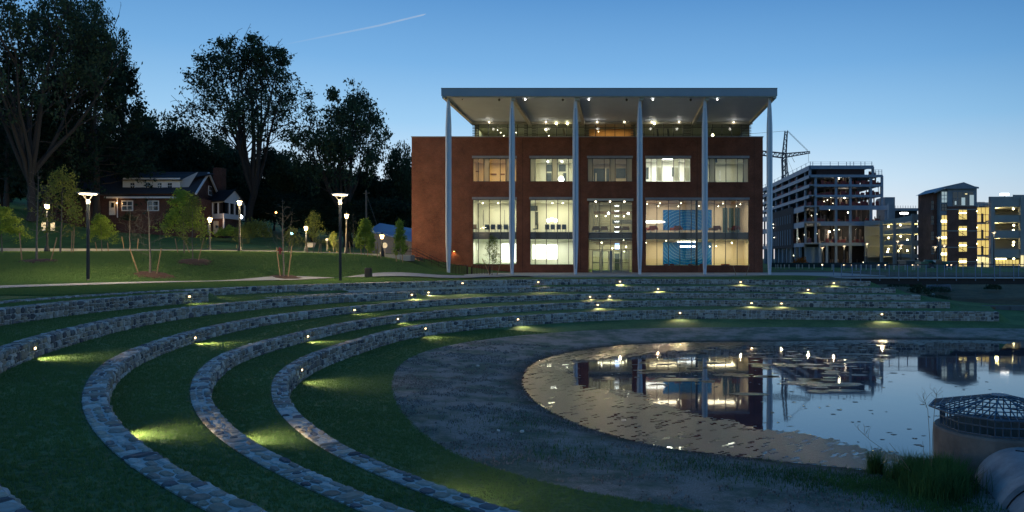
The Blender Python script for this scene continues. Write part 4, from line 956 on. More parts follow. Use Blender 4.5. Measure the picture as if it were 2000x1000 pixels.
# ------------------------------------------------------------------ trees
def leaf_mat(name, c, c2):
    m, t, b = node_mat(name); t.nodes.remove(b); o = t.nodes['Material Output']
    co = t.nodes.new('ShaderNodeTexCoord'); n = t.nodes.new('ShaderNodeTexNoise'); n.inputs['Scale'].default_value = .9; n.inputs['Detail'].default_value = 5
    t.links.new(co.outputs['Object'], n.inputs['Vector'])
    r = t.nodes.new('ShaderNodeValToRGB'); r.color_ramp.elements[0].position = .35; r.color_ramp.elements[1].position = .65
    r.color_ramp.elements[0].color = (*c2, 1); r.color_ramp.elements[1].color = (*c, 1); t.links.new(n.outputs['Fac'], r.inputs[0])
    d = t.nodes.new('ShaderNodeBsdfDiffuse'); tr = t.nodes.new('ShaderNodeBsdfTranslucent'); mi = t.nodes.new('ShaderNodeMixShader'); mi.inputs[0].default_value = .35
    t.links.new(r.outputs[0], d.inputs[0]); t.links.new(r.outputs[0], tr.inputs[0]); t.links.new(d.outputs[0], mi.inputs[1]); t.links.new(tr.outputs[0], mi.inputs[2])
    t.links.new(mi.outputs[0], o.inputs[0]); return m
M['leaf_dark'] = leaf_mat('dark_foliage', (.08, .13, .075), (.04, .07, .045))
M['leaf_ever'] = leaf_mat('evergreen_foliage', (.04, .075, .05), (.02, .042, .03))
M['leaf_young'] = leaf_mat('young_foliage', (.34, .44, .08), (.20, .30, .06))
M['leaf_thin'] = leaf_mat('thin_foliage', (.22, .26, .07), (.14, .17, .05))
M['bark'] = mat('dark_bark', (.05, .045, .04), .9, scale=3, bump=.5); M['bark_l'] = mat('grey_bark', (.20, .18, .15), .9, (.13, .11, .09), scale=12, bump=.3)
def skeleton(seed, h, trunk_r, fork, nlimb, spread, levels=3, droop=0., whorl=False, up=.45, kids=(3, 5), env=None):
    """branches: list of (pts, rads); tips: points where leaves sit"""
    r = np.random.default_rng(seed); br = []; tips = []
    def grow(p, d, l, rad, lev):
        n = 5 if lev < 2 else 3; pts = [p.copy()]; q = p.copy(); d = d/np.linalg.norm(d)
        for i in range(n):
            d = d+r.normal(0, .13, 3)+np.array([0, 0, (up if lev < 2 else up*.35)*.28-droop*.1]); d /= np.linalg.norm(d)
            if env and lev > 0:                        # keep inside a rounded crown
                v_ = np.array([q[0], q[1], q[2]-env[0]])/np.array([env[1], env[1], env[2]]); e_ = float(v_@v_)
                if e_ > .8: d = d-np.array([q[0]/env[1], q[1]/env[1], (q[2]-env[0])/env[2]])*.35; d /= np.linalg.norm(d)
                if e_ > 1.12+.2*r.random(): l *= .35
            q = q+d*l/n; pts.append(q.copy())
        rads = [rad*(1-.75*i/n) for i in range(n+1)]
        br.append((pts, rads, lev))
        if lev >= levels: tips.extend(pts[1:]); return
        nk = r.integers(kids[0], kids[1]+1)
        for k in range(nk):
            t = r.uniform(.3, 1.0); i = min(int(t*n), n-1); b = pts[i]+(pts[i+1]-pts[i])*(t*n-i)
            a = r.uniform(0, 2*math.pi); s = np.cross(d, [math.cos(a), math.sin(a), .3]); s /= np.linalg.norm(s)+1e-9
            grow(b, d*r.uniform(.45, .9)+s*r.uniform(.5, .9), l*r.uniform(.42, .62), rad*.42*(1.15-t*.5), lev+1)
        tips.append(pts[-1])
    top = np.array([r.normal(0, .02)*h, r.normal(0, .02)*h, h*(.93 if whorl else fork)])
    tp = [np.zeros(3)]+[top*(i/6)+np.array([r.normal(0, .004)*h, r.normal(0, .004)*h, 0]) for i in range(1, 7)]
    br.append((tp, [trunk_r*(1.25 if i == 0 else 1)*(1-(.85 if whorl else .3)*i/6) for i in range(7)], 0))
    if whorl:
        for k in range(nlimb):
            t = fork+(1-fork)*(k/nlimb)**.9; b = top*t; a = k*2.4+r.uniform(-.4, .4)
            d = np.array([math.cos(a), math.sin(a), .25 if droop == 0 else .12]); grow(b, d, spread*(1-((t-fork)/(1-fork))**1.3*.85)*r.uniform(.8, 1.1), trunk_r*.25*(1.2-t), 2 if levels > 2 else levels-1)
    else:
        for k in range(nlimb):
            a = 2*math.pi*k/nlimb+r.uniform(-.4, .4); s = spread*r.uniform(.4, 1.0) if k else .1
            d = np.array([math.cos(a)*s, math.sin(a)*s, 1.0]); b = top*r.uniform(.72, 1) if k else top
            grow(b, d, (h-b[2])*r.uniform(.68, .92), trunk_r*.5, 1)
    if env: tips = [q for q in tips if (q[0]**2+q[1]**2)/env[1]**2+((q[2]-env[0])/env[2])**2 < 1.45]
    return br, tips
def tree_meshes(seed, h, trunk_r, leaf, leafm, barkm, per=8, sig=.5, maxlev=9, **kw):
    br, tips = skeleton(seed, h, trunk_r, **kw); r = np.random.default_rng(seed+99)
    mb = MB()
    for pts, rads, lev in br:
        if lev > maxlev: continue
        mb.tube(pts, [max(x, .012*h/12) for x in rads], 7 if lev < 2 else (4 if lev < 3 else 3), caps=False)
    me = bpy.data.meshes.new('trunk'); me.from_pydata(mb.v, [], mb.f); me.materials.append(barkm); me.polygons.foreach_set('use_smooth', [True]*len(me.polygons)); me.update()
    crown = None
    if leaf:
        T = np.array(tips); C_ = np.repeat(T, per, 0)+r.normal(0, sig, (len(T)*per, 3))*np.array([1, 1, .75]); n = len(C_)
        a = r.normal(size=(n, 3)); a /= np.linalg.norm(a, axis=1)[:, None]; b = np.cross(a, r.normal(size=(n, 3))); b /= np.linalg.norm(b, axis=1)[:, None]
        s = leaf*r.uniform(.6, 1.3, (n, 1)); V = np.stack([C_-a*s, C_-b*s*.5, C_+a*s, C_+b*s*.5], 1).reshape(-1, 3)
        crown = np_mesh('crown', V, np.arange(n*4).reshape(-1, 4), leafm)
    return me, crown
TREES = {}
def plant(kind, x, y, z, scale, rot, label, cat='tree', group=None, name='tree'):
    tr, cr = TREES[kind]; t = thing(name, (x, y, z), label, cat, group)
    link('trunk', tr, t);  
    if cr: link('crown', cr, t)
    t.scale = scale if hasattr(scale, '__len__') else (scale,)*3; t.rotation_euler.z = rot; return t
TREES['tulip'] = tree_meshes(3, 30, .75, .30, M['leaf_dark'], M['bark'], per=6, sig=.5, fork=.26, nlimb=11, spread=.62, levels=4, up=.35, kids=(3, 5), env=(18.5, 10.0, 12.5))
TREES['round'] = tree_meshes(11, 22, .6, .30, M['leaf_dark'], M['bark'], per=6, sig=.5, fork=.24, nlimb=12, spread=1.2, levels=4, up=.2, kids=(3, 5), env=(13, 9.0, 9.5))
TREES['ever'] = tree_meshes(5, 30, .55, .34, M['leaf_ever'], M['bark'], per=8, sig=.42, fork=.2, nlimb=60, spread=7.5, levels=3, droop=.6, whorl=True, kids=(4, 6))
TREES['wood'] = tree_meshes(8, 20, .4, .42, M['leaf_dark'], M['bark'], per=10, sig=.8, fork=.2, nlimb=7, spread=.8, levels=3, up=.3, kids=(5, 7), env=(12, 6.5, 8.5))
TREES['wood2'] = tree_meshes(21, 18, .4, .45, M['leaf_ever'], M['bark'], per=14, sig=.9, fork=.12, nlimb=9, spread=1.0, levels=3, up=.2, kids=(5, 7), env=(10, 6.8, 8.5))
TREES['big'] = tree_meshes(31, 38, .9, .36, M['leaf_dark'], M['bark'], per=6, sig=.7, fork=.2, nlimb=12, spread=.9, levels=4, up=.3, kids=(3, 5), env=(22, 14.0, 17))
def plantpx(kind, px, Y, h_rows, base, label, rot=0., **k):
    """stand a tree at photo column px and distance Y, as tall as the photographed rows say"""
    x = W(px, 0, Y).x; z = gz(x, Y)-.2 if base is None else W(px, base, Y).z
    h0, w0 = EXT[kind]; s = (W(0, h_rows, Y).z-z)/h0; wd = k.pop('wide', None)
    sx_ = s*1.1 if wd is None else wd/FPX*Y/w0
    return plant(kind, x, Y, z, (sx_, sx_, s), rot, label, **k)
ORD = 'first second third fourth fifth sixth seventh eighth ninth tenth eleventh twelfth thirteenth fourteenth fifteenth sixteenth seventeenth eighteenth nineteenth twentieth'.split()+['twenty-'+q for q in 'first second third fourth fifth sixth seventh eighth ninth'.split()]
EXT = {}
for k_, (tm_, cm_) in TREES.items():
    a_ = np.empty(len(cm_.vertices)*3, np.float32); cm_.vertices.foreach_get('co', a_); a_ = a_.reshape(-1, 3); r_ = np.hypot(a_[:, 0], a_[:, 1])
    EXT[k_] = (float(np.percentile(a_[:, 2], 99.7)), 2*float(np.percentile(r_, 97)))
plantpx('tulip', 482, 132, 68, None, 'tall many-stemmed tree behind the house chimney, its crown against the sky', 0.6, wide=235)
plantpx('round', 676, 126, 168, None, 'broad round tree behind the right footpath lamp, second tall crown from the hall', 1.0, wide=195)
plantpx('wood', 788, 140, 282, None, 'small pale crowned tree right beside the left corner of the hall', .5, wide=75)
plantpx('big', 62, 100, -60, None, 'huge dark tree filling the top left corner of the sky', 1.3, wide=290)
plantpx('big', 150, 118, -20, None, 'tall dark tree just right of the huge one in the top left corner', 2.1, wide=200)
plantpx('ever', 190, 112, 78, None, 'tall dark evergreen with layered boughs right of the corner trees', .4, wide=190)
plantpx('ever', 235, 122, 130, None, 'slightly shorter evergreen at the right edge of the dark left trees', 1.9, wide=140)
plantpx('ever', 95, 108, 150, None, 'dark evergreen in front of the huge corner tree', 2.6, wide=160)
plantpx('ever', 12, 104, 100, None, 'dark evergreen at the very left edge of the picture', 3.3, wide=120)
wd_ = [(270,140,240,'wood2'),(318,150,222,'wood'),(360,146,250,'wood2'),(405,150,262,'wood'),(440,155,285,'wood2'),(535,150,290,'wood2'),(575,145,300,'wood'),(610,150,320,'wood2'),(650,140,330,'wood2'),(700,140,335,'wood2'),(740,138,345,'wood2'),(780,150,350,'wood'),(815,150,335,'wood2'),
       (20,135,210,'wood2'),(90,140,230,'wood2'),(160,140,240,'wood2'),(220,138,260,'wood'),(-40,130,150,'wood2'),(555,138,380,'wood2'),(730,128,390,'wood2'),(780,126,392,'wood2'),(690,128,395,'wood2'),(610,128,392,'wood2'),(0,115,300,'wood2'),(70,118,310,'wood2'),(140,122,320,'wood2'),(200,128,330,'wood2'),(500,138,370,'wood2'),(310,142,320,'wood2'),(390,145,330,'wood2'),(250,142,300,'wood2'),(450,145,330,'wood2')]
rank_ = {i: sorted([q[0] for q in (wd_[:13] if i < 13 else wd_[13:])]).index(wd_[i][0]) for i in range(len(wd_))}
for i, (px, Y, top_, kd) in enumerate(wd_):
    plantpx(kd, px, Y, top_, None, f'dark tree in the {"taller back" if i < 13 else "lower front"} row of the wood, {ORD[rank_[i]]} from the left', i*1.3, wide=95 if i < 13 else 120, group='trees of the dark wood behind')

# ------------------------------------------------------------------ young staked trees on the lawn
YT = {
 'leafy': tree_meshes(41, 5, .05, .085, M['leaf_young'], M['bark_l'], per=12, sig=.16, fork=.25, nlimb=26, spread=1.5, levels=3, whorl=True, up=.7, kids=(4, 6)),
 'airy': tree_meshes(42, 5, .05, .08, M['leaf_thin'], M['bark_l'], per=6, sig=.16, fork=.2, nlimb=26, spread=1.5, levels=3, whorl=True, up=.8, kids=(3, 5)),
 'bare': tree_meshes(43, 5, .06, 0, None, M['bark_l'], fork=.25, nlimb=22, spread=1.5, levels=3, whorl=True, up=1.4, kids=(2, 4)),
 'column': tree_meshes(44, 5, .04, .09, M['leaf_young'], M['bark_l'], per=14, sig=.17, fork=.2, nlimb=26, spread=.85, levels=3, whorl=True, up=1.0, kids=(4, 6)),
}
TREES.update(YT)
M['stake'] = mat('stake_wood', (.42, .28, .15), .8, (.3, .19, .1), scale=8); M['mulch'] = mat('bark_mulch', (.10, .05, .03), .95, (.05, .025, .016), scale=14, bump=1, bscale=30)
def young(kind, px, base, Y, top_, label, stakes=(), mulch=False, wide=1., rot=0.):
    p = W(px, base, Y); z = ground_z(p.x, p.y); h = W(0, top_, Y).z-z; s = h/5.0
    t = plant(kind, p.x, p.y, z-.03, (s*wide, s*wide, s), rot, label, group='young staked trees on the lawn')
    for k, (a, b, c, d, nm) in enumerate(stakes):          # stake: foot (px,row) -> head (px,row), leaning
        q0 = W(a, b, Y); q1 = W(c, d, Y+.1); st_ = MB().tube([(q0.x, q0.y, ground_z(q0.x, q0.y)-.1), (q1.x, q1.y, q1.z)], .045, 6)
        st_.build('tree_stake', M['stake'], None, label=f'wooden stake {nm}', cat='stake', group='stakes tied to the young trees')
    if mulch:
        r = np.random.default_rng(int(px)); mb = MB(); n = 18; mb.v.append((p.x+.3, p.y, z+.16))
        for rr_, hh_ in ((.7, .13), (1.25, .05), (1.6, -.05)):
            for k in range(n): a = 2*math.pi*k/n; q = rr_*r.uniform(.85, 1.15); x, y = p.x+.3+q*math.cos(a), p.y+q*.8*math.sin(a); mb.v.append((x, y, ground_z(x, y)+hh_+r.uniform(0, .04)))
        for k in range(n): k2 = (k+1) % n; mb.f.append((0, 1+k, 1+k2)); [mb.f.append((1+k+n*j, 1+k+n*(j+1), 1+k2+n*(j+1), 1+k2+n*j)) for j in (0, 1)]
        mb.build('mulch_ring', M['mulch'], None, label='reddish bark mulch under the '+' '.join(label.replace(',', '').split()[:8]), cat='mulch')
    return t
young('leafy', 4, 497, 70, 398, 'bright leafy young tree cut by the left edge', [], wide=1.3)
young('bare', 72, 518, 60, 318, 'tall bare young tree in mulch, left of the first lantern', [(43,515,38,455,'left of the tall bare tree'),(98,515,111,464,'right of the tall bare tree, leaning right')], True, wide=.9)
young('airy', 118, 498, 68, 320, 'tall thinly leafed young tree beside the lit lantern', [(139,498,141,452,'of the tall thin tree, taller of a close pair'),(143,498,145,443,'of the tall thin tree, right of a close pair')], wide=.9, rot=2)
young('leafy', 199, 497, 72, 415, 'small bushy young tree right of the left footpath lamp', [(190,497,186,473,'left of the small bushy tree'),(212,497,210,474,'right of the small bushy tree')], wide=1.1, rot=1)
young('bare', 254, 484, 84, 400, 'faint bare young tree left of centre of the house', [(243,484,238,462,'left of the faint bare tree'),(268,484,270,466,'right of the faint bare tree')], wide=1.2, rot=1)
young('bare', 293, 529, 58, 372, 'bare young tree in mulch between the footpath lamp and the leafy pair', [(271,528,253,484,'leaning left of the bare tree'),(305,528,315,485,'right of the bare tree, leaning right')], True, wide=1.1, rot=3)
young('leafy', 360, 500, 68, 365, 'full yellow-green young tree hiding the house corner', [(348,496,342,466,'left of the full yellow-green tree'),(372,500,360,470,'between the two leafy trees')], wide=.95, rot=.6)
young('airy', 376, 508, 64, 372, 'slim leafy tree in mulch touching the full yellow-green one', [(386,506,398,466,'pale, leaning right of the slim leafy tree')], True, wide=.7, rot=.2)
young('airy', 473, 480, 92, 440, 'low glowing shrub-like tree behind the house lantern', [(462,493,462,478,'short, left of the house lantern')], wide=1.4)
young('bare', 554, 522, 60, 378, 'bare young tree in mulch beside the red hydrant', [(548,521,540,483,'left of the hydrant tree'),(562,521,570,480,'right of the hydrant tree, leaning right')], True, wide=.9, rot=2)
young('airy', 570, 497, 72, 440, 'low sparse tree just behind the hydrant', [(562,497,567,468,'behind the hydrant tree')], wide=1.2, rot=.8)
young('airy', 612, 498, 74, 408, 'thin leafed young tree right of the bright lamp flare', [(601,498,597,472,'left of the thin leafed tree'),(621,497,625,476,'right of the thin leafed tree, first of two'),(627,496,627,476,'right of the thin leafed tree, second of two')], wide=.9, rot=1)
young('airy', 651, 496, 82, 450, 'very small sparse tree just left of the right footpath lamp', [(644,497,644,491,'very short, left of the right footpath lamp'),(658,497,658,490,'very short, right of the very small tree')], wide=.9, rot=1)
young('bare', 690, 500, 76, 412, 'bare young tree left of the bright green tree', [(686,500,682,472,'left of the bright green tree')], wide=.5, rot=1)
young('column', 712, 500, 74, 424, 'bright green young tree lit by the lantern before the blue shed', [(706,499,704,476,'under the bright green tree')], wide=1.25, rot=1)
young('column', 726, 502, 72, 455, 'lower bright young tree touching the bright green one', [(718,500,718,485,'short orange, under the bright pair'),(737,498,737,474,'thin, between bright pair and lamp'),(744,498,744,478,'short orange, left of the shed sign')], wide=1.0, rot=2)
young('column', 782, 518, 72, 426, 'bright young tree nearest the hall corner', [(775,516,772,490,'left of the hall corner tree'),(787,516,785,490,'right of the hall corner tree')], wide=.8, rot=3)
# the sapling before the lower left window
p = W(961, 538, 73.5); t = plant('airy', p.x, p.y, 3.7, (.62, .62, .8), 1., 'thin leafy sapling standing before the lit lower left window', group='young staked trees on the lawn')
for a, b, c, d, nm in ((958,538,942,505,'left of the window sapling'),(970,538,980,507,'right of the window sapling')):
    q0, q1 = W(a, b, 73.5), W(c, d, 73.5); MB().tube([(q0.x, q0.y, 3.6), (q1.x, q1.y, q1.z)], .035, 5).build('tree_stake', M['stake'], None, label=f'thin stake leaning {nm}', cat='stake', group='stakes tied to the young trees')
for a, b, c, d, nm in ((1438,537,1432,518,'left'),(1457,537,1464,516,'right')):
    q0, q1 = W(a, b, 73), W(c, d, 73); MB().tube([(q0.x, q0.y, 3.6), (q1.x, q1.y, q1.z)], .03, 5).build('tree_stake', M['stake'], None, label=f'thin {nm} stake in the grass before the right part of the hall', cat='stake', group='stakes tied to the young trees')

# ------------------------------------------------------------------ lamps
M['pole'] = mat('lamp_post_paint', (.025, .03, .04), .45, scale=2, metal=.3); M['lampglow'] = emit('lamp_disc_glow', (1, .80, .5), 10); M['lantern'] = emit('lantern_glow', (1, .62, .26), 9)
M['arm'] = mat('lamp_arm_black', (.006, .006, .006), .8, spec=.1)
def path_lamp(px, base, Y, top_, label):
    p = W(px, base, Y); z = ground_z(p.x, Y); zt_ = W(0, top_, Y).z; t = thing('footpath_lamp', (p.x, Y, z), label, 'street lamp'); x = p.x
    MB().lathe((x, Y, 0), [(.16, z-.1), (.16, z+.05), (.105, z+.1), (.1, zt_-.75)], 12).build('pole', M['pole'], t)
    MB().lathe((x, Y, 0), [(.12, zt_-.78), (.12, zt_-.5), (.08, zt_-.48)], 12).build('collar', M['lintel'], t)
    for a in (0, math.pi/2, math.pi, 1.5*math.pi):
        c, s = math.cos(a), math.sin(a); MB().tube([(x+.07*c, Y+.07*s, zt_-.5), (x+.16*c, Y+.16*s, zt_-.42), (x+.42*c, Y+.42*s, zt_-.08)], .018, 5).build('arm', M['arm'], t)
    MB().lathe((x, Y, 0), [(.5, zt_-.05), (.66, zt_-.03), (.62, zt_+.03), (.2, zt_+.07)], 20).build('disc', M['lintel'], t)
    MB().lathe((x, Y, 0), [(.5, zt_-.10), (.52, zt_-.055)], 20).build('light_ring', M['lampglow'], t)
    lamp('AREA', 'path_lamp_light', (x, Y, zt_-.115), 800, WARM, (.8, .8), aim=(0, 0, -1), parent=t)
path_lamp(172, 548, 53, 377, 'tall disc-topped footpath lamp standing on the left lawn')
path_lamp(664.5, 540, 57, 379, 'tall disc-topped footpath lamp left of the hall and the litter bin')
def lantern(px, base, Y, cy, label, e=220, banner=False):
    zb = W(0, base, Y).z; p = W(px, cy, Y); x, z = p.x, p.z; t = thing('lantern_lamp', (x, Y, zb), label, 'street lamp')
    MB().lathe((x, Y, 0), [(.26, zb-.3), (.26, zb+.25), (.17, zb+.6), (.1, zb+.8), (.07, z-.35), (.14, z-.3)], 10).build('pole', M['pole'], t)
    MB().lathe((x, Y, 0), [(.13, z-.24), (.22, z+.16)], 8).build('lantern_glass', M['lantern'], t)
    MB().lathe((x, Y, 0), [(.25, z+.16), (.25, z+.19), (.08, z+.34), (.02, z+.46)], 8).build('cap', M['pole'], t)
    lamp('POINT', 'lantern_light', (x, Y-.42, z-.05), e*6, (1, .72, .35), .15, parent=t); lamp('POINT', 'lantern_light', (x, Y+.42, z-.05), e*4.5, (1, .72, .35), .15, parent=t)
    if banner:
        for q, m_ in ((-.55, 'left'), (.35, 'right')):
            MB().box(x+q, x+q+.42, Y-.02, Y+.02, z-2.4, z-1.6).build('banner', M['whitep'], t)
lantern(92, 494, 76, 403, 'glowing lantern lamp with two banners at the far left lawn', 200, True)
lantern(410, 496, 80, 429, 'glowing lantern lamp in front of the basement door of the house', 150)
lantern(468, 497, 76, 396, 'tall glowing lantern lamp by the white sun porch of the house', 200)
lantern(598, 495, 80, 446, 'bright lantern lamp on a dark post right of the hydrant', 260)
lantern(677, 497, 80, 422, 'glowing lantern lamp just right of the right footpath lamp', 55)
lantern(746, 500, 79, 462, 'bright lantern lamp in front of the grey-blue shed', 14)
def dot(px, py, Y, r, c, s, label, e=0):
    p = W(px, py, Y); t = MB().lathe(tuple(p), [(r*.5, -r), (r, 0), (r*.5, r)], 8).build('distant_lamp', emit('distant_glow', c, s), None, label=label, cat='lamp')
    if e: lamp('POINT', 'distant_light', p-Vector((0, .5, 0)), e, c, .2)
dot(22, 358, 120, .22, (.8, 1, .95), 30, 'small cool white light deep in the trees at far left', 60)
dot(471, 423.5, 100, .2, (.8, .95, 1), 40, 'cool white light just right of the sun porch', 60)
dot(570, 456, 110, .2, (.4, .85, 1), 12, 'small cyan light behind the hydrant tree')
dot(539, 415, 120, .16, (1, .45, .1), 10, 'small orange light in the dark trees above the lawn')
for i, (px, py) in enumerate(((10,322),(16,319))): dot(px, py, 125, .1, (1,.6,.25), 8, ('left' if i == 0 else 'right')+' one of two tiny amber lights high in the left trees')

# hydrant, litter bin, signs
M['red'] = mat('hydrant_red', (.55, .03, .02), .4, spec=.6); M['black'] = mat('bin_black', (.012, .012, .014), .5)
p = W(547, 497, 70); z = ground_z(p.x, 70); t = thing('fire_hydrant', (p.x, 70, z), 'red fire hydrant on the lawn left of a bare young tree', 'hydrant')
MB().lathe((p.x, 70, z), [(.2, 0), (.2, .06), (.13, .08), (.13, .5), (.17, .52), (.17, .56), (.13, .6), (.06, .68)], 12).build('body', M['red'], t)
MB().tube([(p.x-.25, 70, z+.38), (p.x+.25, 70, z+.38)], .07, 8).build('side_outlet', M['red'], t); MB().tube([(p.x, 69.78, z+.38), (p.x, 70, z+.38)], .09, 8).build('front_outlet', M['red'], t)
p = W(719.5, 547, 62); z = ground_z(p.x, 62); t = thing('litter_bin', (p.x, 62, z), 'black litter bin beside the footpath left of the hall', 'bin')
MB().lathe((p.x, 62, z), [(.28, 0), (.30, .1), (.30, .62), (.27, .66)], 14).build('body', M['black'], t); MB().lathe((p.x, 62, z), [(.30, .66), (.32, .7), (.22, .8)], 14).build('lid', M['black'], t)
BX('base', M['black'], t, p.x-.25, p.x+.25, 61.75, 62.25, z, z+.05)
p = W(639, 484, 84); t = thing('signpost', tuple(W(639, 490, 84)), 'small white sign on a post behind the right footpath lamp', 'sign'); MB().tube([W(639, 490, 84), W(639, 466, 84)], .04, 5).build('post', M['lintel'], t); BX('sign_plate', M['whitep'], t, p.x-.12, p.x+.12, 83.9, 83.93, W(0, 470, 84).z, W(0, 466, 84).z)
p = W(752, 482, 84); t = thing('round_sign', tuple(W(752, 497, 84)), 'round pale road sign before the grey-blue shed', 'sign'); MB().tube([W(752, 499, 84), W(752, 478, 84)], .04, 5).build('post', M['lintel'], t); MB().lathe((0, 0, 0), [(.3, 0), (.3, .03)], 14).build('sign_disc', M['whitep'], t)
o = t.children[1]; o.location = (0, -.1, 1.0); o.rotation_euler.x = math.pi/2
for v in o.data.vertices: v.co = v.co+ORG[t.name]
p = W(716, 400, 118); t = thing('utility_pole', tuple(W(716, 470, 118)), 'wooden utility pole with stay wires above the grey-blue shed', 'utility pole'); MB().tube([W(716, 470, 118), W(715, 372, 118)], .14, 6).build('pole', M['bark_l'], t)
MB().tube([W(709, 378, 118), W(722, 377, 118)], .07, 4).build('crossarm', M['bark_l'], t); MB().tube([W(716, 380, 118), W(740, 450, 117)], .03, 3).build('stay_wire', M['frame'], t)

# ------------------------------------------------------------------ the brick house on the hill
M['hbrick'] = brick_mat('house_brick', (.10, .042, .032), (.075, .03, .023), (.2, .15, .12)); M['shingle'] = mat('dark_shingles', (.035, .04, .05), .9, scale=3, bump=.4, bscale=12); M['white'] = mat('white_siding', (.72, .74, .76), .6, (.66, .68, .7), scale=1); M['dglass'] = mat('dark_window_glass', (.02, .025, .03), .08, spec=1)
YH = 122.0
def H(px, py, Y=YH): return W(px, py, Y)
hs = thing('brick_house', tuple(H(340, 450)), 'two storey brick house with white dormer and sun porch on the hill', 'house')
gl, gr = H(382, 0, 116).x, H(435, 0, 124).x
# gable wing: front-right gable wall seen obliquely (px 370..432)
A0 = Vector((H(376, 0, 114).x, 114, 0)); A1 = Vector((H(422, 0, 126).x, 126, 0)); zb_ = gz(A0.x, 118)-1.5
def wz(py, Y): return W(0, py, Y).z
eaveL, eaveR = wz(378, 114), wz(378, 126)+.9; apex = wz(338, 120); mid_ = (A0+A1)/2
ze = 13.9+0; eave = wz(376, 114)
V = [(A0.x, A0.y, zb_-2), (A1.x, A1.y, zb_-2), (A1.x, A1.y, eave), (mid_.x, mid_.y, apex), (A0.x, A0.y, eave)]
back = Vector((H(228, 0, 134).x-A0.x+2.0, 0, 0)); L_ = back.x
lv = [Vector(v)+Vector((L_, 0, 0)) for v in V]
mb = MB(); mb.add(V, [(0, 1, 2, 3, 4)]); mb.add([V[0], V[4], lv[4], lv[0]], [(0, 1, 2, 3)]); mb.add([lv[0], lv[1], lv[2], lv[3], lv[4]], [(4, 3, 2, 1, 0)]); mb.build('brick_wall', M['hbrick'], hs)
dirg = (A1-A0).normalized(); ov = .5
def roofq(p, q, th_=.18):           # slab between eave line p and ridge q along L_
    p, q = Vector(p), Vector(q); d = (p-q).normalized(); p2 = p+d*ov; a = Vector((.5, 0, 0)); b = Vector((L_-.5, 0, 0)); u = Vector((0, 0, th_))
    return [p2+a, p2+b, q+b, q+a, p2+a+u, p2+b+u, q+b+u, q+a+u]
mb = MB(); FB = [(0, 1, 2, 3), (7, 6, 5, 4), (0, 4, 5, 1), (1, 5, 6, 2), (2, 6, 7, 3), (3, 7, 4, 0)]
mb.add(roofq(V[4], V[3]), FB); mb.add(roofq(V[2], V[3]), FB); rf = mb.build('roof', M['shingle'], hs)
mb = MB()
for p_ in (V[4], V[2]):
    p_, q = Vector(p_), Vector(V[3]); d = (p_-q).normalized(); mb.tube([p_+d*ov+Vector((.62, 0, 0)), q+Vector((.62, 0, 0))], .16, 4)
mb.build('barge_board', M['white'], hs)
# front wing brick face with windows (px 215..385 rows 388..430), dormer above
f0, f1 = H(216, 0, 114).x, A0.x+.3; yf_ = 113.9
MB().box(f0, f1, yf_, yf_+6, zb_-2, wz(386, 113.5)).build('front_wall', M['hbrick'], hs)
MB().box(f0-.5, f1, yf_-.6, yf_-.3, wz(386, 113.5)-.1, wz(386, 113.5)+.15).build('gutter', M['white'], hs)
mb = MB(); z0_, z1_ = wz(386, 113.5)+.1, wz(376, 115.2); mb.add([(f0-.4, yf_-.6, z0_), (f1, yf_-.6, z0_), (f1, yf_+1.3, z1_), (f0-.4, yf_+1.3, z1_)], [(0, 1, 2, 3)]); mb.add([(f0-.4, yf_-.6, z0_-.12), (f1, yf_-.6, z0_-.12), (f1, yf_+1.3, z1_-.12), (f0-.4, yf_+1.3, z1_-.12)], [(3, 2, 1, 0)]); mb.build('lower_roof', M['shingle'], hs)
yd = 115.2; d0, d1 = H(240, 0, yd).x, H(352, 0, yd).x; zd0, zd1 = wz(378, yd)-.4, wz(352, yd)
dm = MB().box(d0, d1, yd, yd+5, zd0, zd1).build('dormer', M['white'], hs)
for k in range(9): BX('siding_board', M['white'], dm, d0, d1, yd-.03, yd, zd0+.1+k*.3, zd0+.13+k*.3+.22)
mb = MB(); mb.add([(d1, yd, zd1), (d1+2.6, yd+.2, zd1+1.3), (d1+.4, yd, zd0)], [(0, 1, 2)]); mb.add([(d1, yd, zd1), (d1+.4, yd, zd0), (d1+2.6, yd+.2, zd1+1.3)], [(0, 1, 2)]); mb.build('dormer_cheek', M['white'], hs)
mb = MB(); mb.add([(d0-.4, yd-.4, zd1), (d1+.2, yd-.4, zd1), (d1+3.2, yd+4, zd1+1.5), (d0-.2, yd+4, zd1+1.1)], [(0, 1, 2, 3)]); mb.add([(d0-.4, yd-.4, zd1-.12), (d1+.2, yd-.4, zd1-.12), (d1+3.2, yd+4, zd1+1.38), (d0-.2, yd+4, zd1+.98)], [(3, 2, 1, 0)]); mb.build('dormer_roof', M['shingle'], hs)
def hwin(c, ux, w, h, name='window'):
    ux = Vector(ux).normalized(); n_ = Vector((ux.y, -ux.x, 0)); c = Vector(c)
    o = MB().obox(c+n_*.04, ux*w/2, n_*.05, Vector((0, 0, h/2))).build(name, M['white'], hs)
    for a_ in (-1, 1):
        for b_ in (-1, 1): MB().obox(c+n_*.095+ux*a_*w*.225+Vector((0, 0, b_*h*.225)), ux*w*.19, n_*.012, Vector((0, 0, h*.19))).build('pane', M['dglass'], o)
for px, w in ((260, .7), (290, .7), (313, .7), (333, .7)): hwin((H(px, 0, yd).x, yd-.05, wz(363, yd)), (1, 0, 0), w, 1.0)
for px in (249.5, 300): hwin((H(px, 0, yf_).x, yf_-.05, wz(402, yf_)), (1, 0, 0), 1.7, 1.55)
hwin(A0+dirg*8.6+Vector((.05, 0, wz(371, 121))), dirg, 1.7, 1.5); hwin(A0+dirg*2.6+Vector((.05, 0, wz(406, 116))), dirg, 1.3, 1.5)
